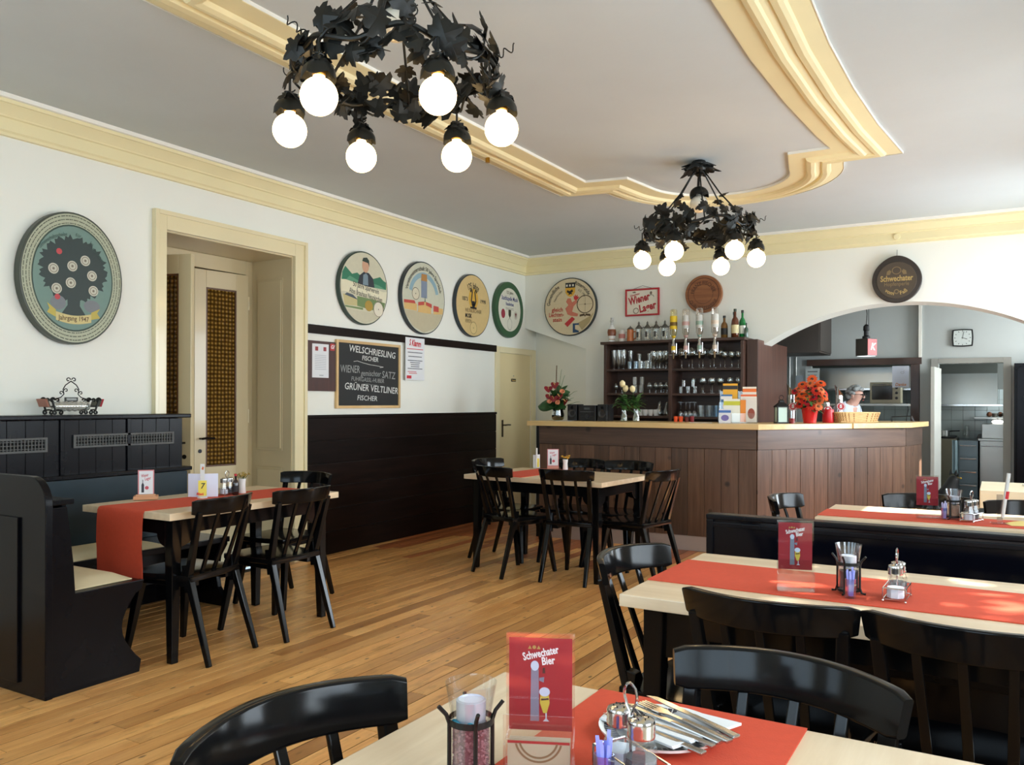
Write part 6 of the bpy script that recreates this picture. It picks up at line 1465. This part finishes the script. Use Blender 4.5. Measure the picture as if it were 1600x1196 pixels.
# leaflet
t = thing('hanging_leaflet', 'white leaflet with red heading pinned over the dark rail', 'leaflet', (.032, -2.272, 1.755), PI/2)
MB().box(-.155, .155, -.002, 0, -.21, .21).build('sheet', M_PAPER, t)
q = MB(); text(q, 'S Klamm', .085, 0, .155, -.0026, .15, .003, -.06, .19); q.box(-.13, .13, -.0026, -.002, .095, .102).box(-.135, -.06, -.0026, -.002, -.195, -.165).box(-.12, .02, -.0026, -.002, -.13, -.124).box(-.10, .03, -.0026, -.002, -.145, -.139); q.build('red_print', pm('', (198, 40, 52)), t)
q = MB(); [q.box(-w, w, -.0026, -.002, z, z+.008) for w, z in ((.12, .06), (.11, .02), (.12, -.02), (.08, -.04), (.07, -.06), (.07, -.08), (.12, -.10))]; q.build('grey_print', pm('', (96, 100, 108)), t)
# wrought iron coaster holder on the radiator cover
t = thing('coaster_holder', 'scrolled wrought-iron holder with a glass jug roll and beer mats on the radiator cover', 'coaster holder', (.16, -5.905, 1.2455), PI/2)
def scroll(cx, cz, r_, a0, turns, d=0): return [(cx + r_*(1-.65*k/18)*math.cos(a0+turns*2*PI*k/18), d, cz + r_*(1-.65*k/18)*math.sin(a0+turns*2*PI*k/18)) for k in range(19)]
q = MB()
for s in (-1, 1):
    q.tube([(0, 0, .205), (s*.035, 0, .18), (s*.05, 0, .155), (s*.045, 0, .125), (s*.065, 0, .105), (s*.10, 0, .095), (s*.125, 0, .09)], .0032, 6)
    q.tube(scroll(s*.018, .213, .014, PI if s > 0 else 0, s*-.9), .0032, 5).tube(scroll(s*.032, .148, .012, 0 if s > 0 else PI, s*.9), .003, 5).tube(scroll(s*.062, .132, .012, PI if s > 0 else 0, s*-.9), .003, 5)
    for y in (-.05, .05):
        q.tube([(s*.15, y, .092), (s*.135, y, .05), (s*.125, y, .02)], .006, 6); q.tube(scroll(s*.145, .088, .016, 0, .9, y), .006, 5).tube(scroll(s*.115, .088, .012, PI, -.9, y), .005, 5)
        q.tube(scroll(s*.13, .014, .013, PI/2, .95, y), .006, 5).tube(scroll(s*.095, .014, .013, PI/2, -.95, y), .006, 5).tube([(s*.13, y, .028), (s*.112, y, .03), (s*.095, y, .028)], .005, 5)
    q.tube([(s*.13, -.05, .05), (s*.13, .05, .05)], .005, 6)
q.box(-.042, .042, -.004, 0, .082, .106)
q.build('iron_frame', M_IRON, t)
MB().box(-.032, .032, -.0055, -.004, .087, .101).build('nameplate', plain('grey_plate', (120, 122, 118), .4, .5), t)
q = MB(); q.lathe([(.001, -.11), (.026, -.11), (.03, -.09)] + [(.03+.0025*math.sin(k*1.6), -.09+.18*k/20) for k in range(21)] + [(.026, .11), (.001, .11)], 18, T(0, 0, .052) @ RYm(PI/2)); q.build('ribbed_glass_roll', glass('ribbed_glass', (.9, .92, .92), .6, .1), t)
for s, c in ((-1, (172, 116, 96)), (1, (190, 48, 60))):
    for k in range(3):
        o = tag(MB().box(-.002, .002, -.047, .047, -.025, .025).build('beer_mat', pm('', c if k else (96, 92, 78)), None, .001), ('beer mat leaning in the left fork of the iron holder, %s from the glass roll' if s < 0 else 'beer mat leaning in the right fork of the iron holder, %s from the glass roll') % ORD[k], 'beer mat', 'beer mats in the left fork of the holder' if s < 0 else 'beer mats in the right fork of the holder')
        o.matrix_world = t.matrix_basis @ T(s*(.163+.007*k), 0, .072) @ RYm(s*.35)
# ------------------------------------------------------------------ table-top items
def sign_art(t, w, h, z0, d, title=True):
    MB().box(-w/2, w/2, d-.001, d, z0, z0+h).build('red_card', plain('sign_red', (152, 20, 40), .45, 0, .05), t)
    e = d-.0016
    q = MB(); text(q, 'Schwechater', .0165*h/.14, .0, z0+h*.835, e, 0, .0005, .24, w*.58); text(q, 'Bier', .0165*h/.14, w*.12, z0+h*.755, e, 0, .0005, .14, w*.21); q.build('white_lettering', plain('sign_white', (238, 238, 244), .5), t)
    q = MB(); q.flat([(-w*.16, z0+h*.10), (-w*.02, z0+h*.10), (-w*.03, z0+h*.66), (-w*.15, z0+h*.66)], e); q.flat([(-w*.02, z0+h*.57), (w*.06, z0+h*.58), (w*.05, z0+h*.52), (-w*.02, z0+h*.54)], e); q.build('tap_print', plain('sign_tap', (120, 132, 156), .4), t)
    q = MB(); q.flat(circle(-w*.09, z0+h*.70, w*.065, 18, h*.055), e-.0004); q.flat(circle(w*.065, z0+h*.42, w*.085, 18, h*.05), e-.0004); q.flat([(w*.04, z0+h*.10), (w*.14, z0+h*.10), (w*.10, z0+h*.13), (w*.10, z0+h*.19), (w*.08, z0+h*.19), (w*.08, z0+h*.13)], e); q.build('foam_print', plain('sign_pale', (196, 214, 240), .5), t)
    q = MB(); q.flat([(w*.0, z0+h*.40), (w*.13, z0+h*.40), (w*.145, z0+h*.30), (w*.10, z0+h*.19), (w*.045, z0+h*.19), (-w*.01, z0+h*.30)], e); q.build('beer_print', plain('sign_beer', (206, 186, 70), .5), t)
    q = MB(); q.flat([(w*.03, z0+h*.62), (w*.075, z0+h*.62), (w*.07, z0+h*.68), (w*.035, z0+h*.68)], e); q.flat([(w*.01, z0+h*.345), (w*.13, z0+h*.355), (w*.13, z0+h*.335), (w*.01, z0+h*.325)], e-.0004); q.build('dark_print', plain('sign_dark', (44, 30, 30), .5), t)
    q = MB(); q.flat([(-w*.20, z0+h*.88), (-w*.17, z0+h*.92), (-w*.14, z0+h*.88)], e); q.flat([(-w*.06, z0+h*.88), (-w*.03, z0+h*.92), (w*.0, z0+h*.88)], e); q.flat(circle(-w*.1, z0+h*.90, w*.03, 12), e); q.build('crest_print', plain('sign_gold', (178, 150, 84), .5), t)
def beer_stand(label, x, y, rz, mats):
    t = thing('beer_card_stand', label, 'card stand', (x, y, .7738), rz, 'acrylic beer card stands')
    w, h = .104, .205
    m = MB(); m.box(-w/2, w/2, .004, .007, 0, h).box(-w/2, w/2, -.003, -.0005, .045, h).box(-w/2, w/2, -.040, -.037, .0, .095).box(-w/2, w/2, -.040, .007, 0, .003).box(-w/2, -w/2+.003, -.04, .007, 0, .05).box(w/2-.003, w/2, -.04, .007, 0, .05)
    m.build('acrylic_holder', M_ACRYL, t)
    sign_art(t, .096, .14, .058, .003)
    if mats:
        for k in range(6): MB().box(-.046, .046, -.0345+.0055*k, -.030+.0055*k, .004, .05 if k else .056).build('beer_mat', plain('beer_mat_card', (206, 200, 176), .7) if k else plain('beer_mat_print', (190, 186, 160), .6), t)
        q = MB()
        for R_ in (.036, .030): q.flat(arcband(R_, R_-.003, PI*1.08, PI*1.92, 18, 0, .060), -.0352)
        text(q, 'BIER', .012, 0, .0, -.0352, arc=(.026, 270), under=True); q.build('beer_mat_ring', plain('mat_brown', (128, 112, 80), .6), t)
        o_ = MB().flat([(-.046, .056), (.046, .056), (.046, .052), (-.046, .052)], -.0350).build('beer_mat_edge', plain('mat_red', (170, 40, 44), .6), t)
    return t
beer_stand('clear stand with red beer card among the foreground table things', 4.458, -7.825, math.radians(24), True)
beer_stand('clear stand with red beer card on the sunlit runner', 4.53, -6.36, math.radians(16), False)
beer_stand('clear stand with red beer card on the table beyond the bench', 4.75, -4.40, math.radians(12), False)
def candle(label, x, y, fill, sand, rz=0):
    t = thing('candle_holder', label, 'candle holder', (x, y, .7738), rz, 'glass candle holders in black iron'); t.scale = (.94,)*3
    MB().lathe([(.030, .012), (.031, .016), (.031, .095), (.041, .152), (.0395, .152), (.0295, .095), (.0295, .018), (0, .018)], 24).build('glass', glass('candle_glass', (.96, .97, .98), .10), t)
    if sand:
        MB().lathe([(.0262, .019), (.0262, .078), (.026, .083), (.02, .086), (0, .085)], 20).build('gravel_fill', plain('pink_gravel', fill, .95, 0, .55, 160, bump=1.0, Specular_IOR_Level=.1), t)
        q = MB(); rn = random.Random(8)
        for k in range(420):
            a = rn.uniform(0, 2*PI); q.sphere((.0268*math.cos(a), .0268*math.sin(a), rn.uniform(.021, .086)), rn.uniform(.0018, .0030), 5, 4, (1, 1, .8))
        q.build('gravel_grains', plain('gravel_grains', (158, 112, 116), .9, 0, .35, 200), t, kind='stuff')
        q = MB(); rn = random.Random(5)
        for k in range(46):
            a = rn.uniform(0, 2*PI); r_ = rn.uniform(0, .028); q.sphere((r_*math.cos(a), r_*math.sin(a), .087+rn.uniform(-.002, .004)), .0042, 6, 4, (1, .7, .6))
        q.build('pebbles', plain('pink_pebbles', (176, 130, 130), .6, 0, .2, 80), t, kind='stuff')
        q = MB(); [q.sphere((dx, dy, .092), .0055, 7, 5, (1.2, .8, .7)) for dx, dy in ((-.012, -.024), (-.006, -.028), (.012, -.02), (-.018, -.018))]; q.build('turquoise_stones', plain('turquoise', (40, 150, 170), .3), t)
    else:
        MB().lathe([(.0285, .019), (.0285, .07), (0, .071)], 18).build('gravel_fill', plain('dark_fill_%d' % fill[0], fill, .5, 0, .4, 120, bump=.5), t)
    zc = .088 if sand else .080
    MB().lathe([(.023, zc), (.0235, zc+.036), (.0205, zc+.038), (.0195, zc+.032), (0, zc+.032)], 20).build('tealight', plain('tealight_aluminium', (196, 198, 206), .35, .4), t)
    MB().lathe([(.0202, zc+.030), (.0202, zc+.035), (0, zc+.036)], 18).build('wax', plain('candle_wax', (226, 232, 244), .4), t)
    m = MB()
    for k in range(4):
        a = PI/4 + PI/2*k; ca, sa = math.cos(a), math.sin(a)
        m.tube([(.052*ca, .052*sa, .118), (.0395*ca, .0395*sa, .104), (.0345*ca, .0345*sa, .09), (.0345*ca, .0345*sa, .02), (.040*ca, .040*sa, .004), (.052*ca, .052*sa, .003)], .0034, 6)
    m.lathe([(.0345, .088), (.0355, .088), (.0355, .098), (.0345, .098)], 24, caps=False); m.lathe([(.0345, .008), (.0355, .008), (.0355, .014), (.0345, .014)], 24, caps=False); m.lathe([(.0345, .009), (0, .009)], 20, caps=False)
    m.build('iron_holder', M_IRON, t)
    return t
candle('candle glass filled with pink gravel in black iron, in the foreground', 4.385, -7.905, (128, 88, 94), True)
candle('candle glass in black iron holder on the sunlit runner', 4.675, -6.33, (60, 60, 64), False, .6)
candle('candle glass in black iron holder on the table beyond the bench', 4.865, -4.40, (150, 120, 96), False, .3)
M_SALT = plain('salt', (222, 228, 240), .8); M_PEPPER = plain('ground_pepper', (92, 92, 96), .9, 0, .4, 200)
def cruet(label, x, y, rz, z=.7738):
    t = thing('salt_and_pepper_set', label, 'cruet set', (x, y, z), rz, 'salt and pepper sets in wire stands'); t.scale = (1.12, 1.12, 1.12)
    for s, mt in ((-1, M_SALT), (1, M_PEPPER)):
        o = MB().lathe([(.020, .006), (.0225, .01), (.0225, .045), (.0165, .062), (.0165, .07)], 8, RZ(PI/8)).build('shaker', M_GLASS, t, loc=(s*.024, 0, 0), ang=20)
        MB().lathe([(.0205, .008), (.0205, .040 if s > 0 else .034), (0, .041 if s > 0 else .035)], 8, RZ(PI/8)).build('filling', mt, o)
        MB().lathe([(.018, .066), (.0185, .07), (.0178, .073), (.0185, .077), (.0178, .080), (.0185, .084), (.017, .088), (.010, .091), (0, .092)], 20).build('cap', M_CHROME, o)
        q = MB(); [q.cyl((.009*math.cos(a)*f, .009*math.sin(a)*f, .0905), (.009*math.cos(a)*f, .009*math.sin(a)*f, .0922), .0011, n=6) for a, f in [(2*PI*k/6, 1) for k in range(6)] + [(0, 0)]]; q.build('holes', M_BLACKM, o)
    m = MB()
    for zz in (.006, .034): m.tube([(-.05, -.026, zz), (.05, -.026, zz), (.05, .026, zz), (-.05, .026, zz)], .0016, 5, True)
    for sx in (-1, 1):
        for sy in (-1, 1): m.cyl((sx*.05, sy*.026, 0), (sx*.05, sy*.026, .034), .0016, n=5).sphere((sx*.05, sy*.026, .003), .003, 6, 4)
    m.tube([(0, .026, .006), (0, .012, .007), (0, 0, .03), (.0, 0, .09), (-.008, 0, .096)] + [(.0145*math.cos(a), 0, .112+.0155*math.sin(a)) for a in [PI*1.25 - 2*PI*.86*k/14 for k in range(15)]], .002, 6)
    m.build('wire_stand', M_CHROME, t)
    return t
cruet('salt and pepper shakers in a wire stand beside the cutlery plate', 4.59, -7.79, math.radians(-33))
cruet('salt and pepper shakers in a wire stand on the sunlit runner', 4.805, -6.335, math.radians(88))
cruet('salt and pepper shakers in a wire stand on the table beyond the bench', 4.94, -4.44, math.radians(70))
cruet('salt and pepper shakers in a wire stand beside the number card 7', 1.085, -5.51, math.radians(100), .7735)
def picks(label, x, y, c):
    t = thing('toothpick_holder', label, 'toothpick holder', (x, y, .7738), .3, 'clear toothpick holders')
    MB().lathe([(.014, 0), (.0145, .002), (.0155, .055), (.0140, .055), (.013, .004), (0, .004)], 6).build('tube', glass('bluish_acrylic', (.80, .86, .99), .35), t)
    q = MB(); rn = random.Random(9)
    for k in range(9): a = rn.uniform(0, 6.28); q.bar((.005*math.cos(a), .005*math.sin(a), .006), (.010*math.cos(a), .010*math.sin(a), rn.uniform(.068, .09)), .005, .0016)
    q.build('wrapped_toothpicks', plain('toothpick_%d' % c[0], c, .5), t, kind='stuff')
picks('clear holder of blue-wrapped toothpicks in the foreground', 4.572, -7.845, (150, 160, 240))
picks('clear holder of blue-wrapped toothpicks on the sunlit runner', 4.690, -6.395, (158, 164, 236))
picks('clear holder of toothpicks on the table beyond the bench', 4.825, -4.435, (190, 188, 226))
# cutlery plate
pl = thing('dinner_plate', 'white plate with dark patterned rim on the foreground runner', 'plate', (4.570, -7.615, .7738))
MB().lathe([(.0, .004), (.055, .004), (.065, .008), (.098, .016), (.101, .018), (.099, .013), (.066, .003), (.05, .0), (0, 0)], 48, caps=False).build('plate_body', M_WHITE, pl)
q = MB()
for k in range(60):
    a = 2*PI*k/60; r1, r2 = .072, .092
    q.add([(r1*math.cos(a), r1*math.sin(a), .0105), (r1*math.cos(a+.07), r1*math.sin(a+.07), .0105), (r2*math.cos(a+.085), r2*math.sin(a+.085), .0152), (r2*math.cos(a), r2*math.sin(a), .0152)], [(0, 1, 2, 3)])
q.build('rim_pattern', plain('cobalt_pattern', (52, 54, 66), .4), pl)
def napkin(x, y, z, rz, poly, label):
    t = MB(); t.prism(poly, 0, .0022, 'xy').prism([(a*.97+.002, b*.97+.001) for a, b in poly], .0024, .0045, 'xy')
    o = t.build('paper_napkin', M_PAPER, None, .0004, loc=(x, y, z)); o.rotation_euler = (.02, -.03, rz); return tag(o, label, 'napkin', 'paper napkins on the plate')
napkin(4.625, -7.585, .796, math.radians(-20), [(-.06, -.035), (.045, -.045), (.055, .045), (-.05, .03)], 'white folded paper napkin on the plate, far side')
napkin(4.565, -7.625, .7925, math.radians(-107), [(-.018, -.085), (.018, -.085), (.018, .085), (-.018, .085)], 'narrow napkin wrapped round cutlery in the middle of the plate')
napkin(4.555, -7.655, .7915, math.radians(-112), [(-.015, -.085), (.015, -.085), (.015, .08), (-.015, .08)], 'narrow napkin wrapped round cutlery nearest the shakers')
def cutlery(kind, x, y, z, rz, label):
    t = thing(kind, label, kind, (x, y, z), rz, 'cutlery on the foreground plate')
    t.rotation_euler = (0, .0, rz)
    m = MB(); m.bar((-.10, 0, 0), (0.0, 0, .002), .015, .006, .010, .005, side=(0, 1, 0)); m.build('handle', M_CHROME, t, .002)
    if kind == 'knife': MB().prism([(0, -.005), (.05, -.009), (.095, -.008), (.11, .004), (.05, .006), (0, .005)], .001, .003, 'xy').build('blade', M_CHROME, t, .0006)
    else:
        MB().prism([(0, -.004), (.03, -.004), (.045, -.011), (.062, -.012), (.062, .012), (.045, .011), (.03, .004), (0, .004)], .001, .003, 'xy').build('fork_head', M_CHROME, t, .0006)
        for k in range(4): MB().box(.062, .10, -.0115+.0064*k, -.0085+.0064*k, .001, .003).build('tine', M_CHROME, t)
    return t
for k, (kd, dx, dy, dz, a, l) in enumerate((('knife', -.01, -.02, .017, 160, 'steel knife on the plate pointing to the red card'), ('fork', -.005, .005, .019, 163, 'steel fork beside the knife on the plate'), ('knife', .005, .025, .022, 158, 'steel knife lying on the middle napkin'), ('fork', .02, .035, .025, 155, 'steel fork crossing the middle napkin'), ('knife', .03, .052, .029, 152, 'topmost steel knife beside the folded napkin'))):
    cutlery(kd, 4.555+dx+.03, -7.615+dy-.02, .7765+dz, math.radians(a), l)
# table marked 7
def card_stand(label, x, y, z, rz, w, h, mats=True):
    t = thing('menu_card_stand', label, 'card stand', (x, y, z), rz, 'white wine cards in stands')
    MB().box(-w/2, w/2, 0, .004, .02, .02+h).build('card', plain('pink_edge_card', (206, 130, 134), .5), t)
    MB().box(-w/2+.006, w/2-.006, -.0012, 0, .027, .014+h).build('card_face', M_PAPER, t)
    q = MB(); text(q, 'Wiener', .022*h/.13, -w*.08, .02+h*.78, -.0018, .2, .0004, .2, w*.45); text(q, 'Lager', .022*h/.13, w*.1, .02+h*.66, -.0018, .2, .0004, .2, w*.4); q.flat(circle(w*.05, .02+h*.3, w*.12, 14), -.0016); q.build('red_print', pm('', (196, 84, 96)), t)
    q = MB(); q.flat([(-w*.28, .02+h*.12), (-w*.12, .02+h*.12), (-w*.12, .02+h*.42), (-w*.18, .02+h*.5), (-w*.18, .02+h*.62), (-w*.22, .02+h*.62), (-w*.22, .02+h*.5), (-w*.28, .02+h*.42)], -.0018); q.build('bottle_print', pm('', (50, 54, 62)), t)
    if mats:
        MB().box(-w*.75, w*.75, -.045, .035, 0, .020).build('mat_tray', plain('wood_tray', (206, 150, 110), .5), t, .002)
        MB().box(-w*.6, w*.6, -.035, -.004, .020, .028).build('beer_mats', plain('mat_cork', (212, 160, 122), .7), t, .001)
    else: MB().box(-w/2, w/2, -.015, .015, 0, .02).build('foot', plain('pink_foot', (214, 150, 130), .5), t)
card_stand('pink-framed wine card in a wooden tray on the table marked 7', .87, -5.90, .7735, math.radians(50), .085, .145)
card_stand('white wine card beside the flower vase on the table before the bar', 1.70, -2.50, .7535, math.radians(30), .10, .15, False)
t = thing('menu_folder', 'standing white menu folder with red print beside the number card', 'menu', (1.06, -5.67, .7737), math.radians(38))
m = MB(); m.box(-.085, -.004, -.001, .001, 0, .135, RZ(-.25)); m.box(.0, .088, -.001, .001, 0, .135, RZ(.22)); m.build('folded_sheet', plain('menu_white', (226, 230, 248), .5), t)
q = MB(); q.flat([(-.03, .012), (-.005, .014), (-.005, .03), (-.028, .026)], -.004); q.build('red_print', pm('', (226, 90, 80)), t)
t = thing('number_card', 'yellow card marked 7 in a white clip holder', 'number card', (1.10, -5.70, .7737), math.radians(38))
MB().box(-.023, .023, -.001, .001, .012, .10).build('yellow_card', plain('yellow_card', (240, 222, 90), .5), t)
q = MB(); text(q, '7', .045, 0, .068, -.0016, .15, .0008); q.build('number', pm('', (60, 60, 50)), t)
q = MB(); text(q, 'Menü', .02, -.008, .022, -.0016, 0, .001, 0, .03); q.build('red_print', pm('', (226, 84, 60)), t)
MB().box(-.013, .011, .0012, .004, 0, .195).build('clip_stick', plain('white_plastic', (222, 222, 218), .4), t, .001)
MB().lathe([(.028, 0), (.028, .004), (.01, .008), (0, .008)], 20).build('foot', plain('white_plastic', (222, 222, 218)), t)
q = MB(); q.flat([(-.006, .165), (.004, .16), (.008, .175), (0, .182)], .0008); q.build('clip_mark', pm('', (206, 110, 60)), t)
o = bottle('pepper_bottle', 'small dark sauce bottle with red cap beside the number card', 1.135, -5.49, .7737, .125, .019, (40, 22, 18), (28, 24, 26), (196, 34, 50))
M_YFL = plain('yellow_dried_flower', (196, 160, 70), .8, 0, .2, 30)
def bud_vase(label, x, y, z, c):
    t = thing('bud_vase', label, 'flower vase', (x, y, z), 0, 'white bud vases with dried yellow flowers')
    MB().lathe([(.022, 0), (.023, .003), (.019, .05), (.023, .088), (.021, .088), (.017, .05), (.019, .006), (0, .006)], 18).build('vase', M_WHITE, t)
    fm = plain('dried_flower_%d' % c[0], c, .8, 0, .2, 30)
    for k in range(14):
        a = random.uniform(0, 2*PI); r_ = random.uniform(.006, .042); zz = .098 + random.uniform(0, .022) - r_*.12
        MB().tube([(0, 0, .06), (r_*.5*math.cos(a), r_*.5*math.sin(a), .09), (r_*math.cos(a), r_*math.sin(a), zz)], .0012, 4).build('stem', M_STEM, t)
        q = MB()
        for j in range(7): b = 2*PI*j/7; q.add([(0, 0, 0), (.010*math.cos(b-.3), .010*math.sin(b-.3), .006), (.014*math.cos(b), .014*math.sin(b), .009), (.010*math.cos(b+.3), .010*math.sin(b+.3), .006)], [(0, 1, 2, 3)])
        q.sphere((0, 0, .004), .006, 6, 4); o = q.build('blossom', fm, t, loc=(r_*math.cos(a), r_*math.sin(a), zz)); o.rotation_euler = (random.uniform(-.6, .6), random.uniform(-.6, .6), 0)
bud_vase('white vase with dull yellow dried flowers on the table marked 7', 1.09, -5.40, .7737, (178, 152, 78))
bud_vase('white vase with golden dried flowers on the table before the bar', 1.845, -2.55, .7535, (214, 164, 60))
t = thing('menu_folder', 'narrow white menu holder with yellow card on the table before the bar', 'menu', (1.555, -2.53, .7537), math.radians(30))
m = MB(); m.box(-.035, -.002, -.001, .001, 0, .115, RZ(-.5)); m.box(0, .03, -.001, .001, 0, .118, RZ(.3)); m.build('folded_sheet', M_PAPER, t)
MB().box(-.007, .007, -.006, -.003, 0, .175).build('clip_stick', plain('white_plastic', (222, 222, 218)), t, .001)
MB().box(.004, .022, -.0075, -.0062, .008, .085).build('yellow_card', plain('yellow_card', (240, 222, 90)), t)
# table beyond the bench: clear upright stand with pen
t = thing('menu_stand', 'clear upright menu stand with a red and white pen on the table beyond the bench', 'menu stand', (5.055, -4.47, .7738), .2)
MB().box(-.035, .035, -.03, .03, 0, .005).build('foot', M_ACRYL, t, .001)
MB().box(-.012, .012, -.003, .003, .005, .135).build('upright', glass('milky_acrylic', (.9, .9, .92), .6, .1), t)
MB().cyl((.01, -.01, .03), (.034, -.012, .235), .0075, .0085, 10).build('pen', plain('white_plastic', (222, 222, 218)), t)
MB().cyl((.0238, -.0112, .117), (.0282, -.0115, .152), .0092, .0094, 10).build('red_grip', pm('', (206, 40, 48)), t)
q = MB(); q.grid(lambda u, v: (-.05+.12*u, -.05+.09*v, .001+.012*math.sin(2.5*u)*v), 6, 4); tag(q.build('paper_slip', plain('yellow_slip', (236, 214, 130), .6), None, loc=(5.135, -4.46, .7738), rot=.3), 'yellow paper slip curling beside the clear menu stand', 'paper')
tag(MB().box(-.15, .15, -.10, .10, 0, .004).build('place_mat', M_PAPER, None, .001, loc=(5.35, -2.35, .7775), rot=.2), 'white sheet lying on the far pale-clothed table', 'paper')
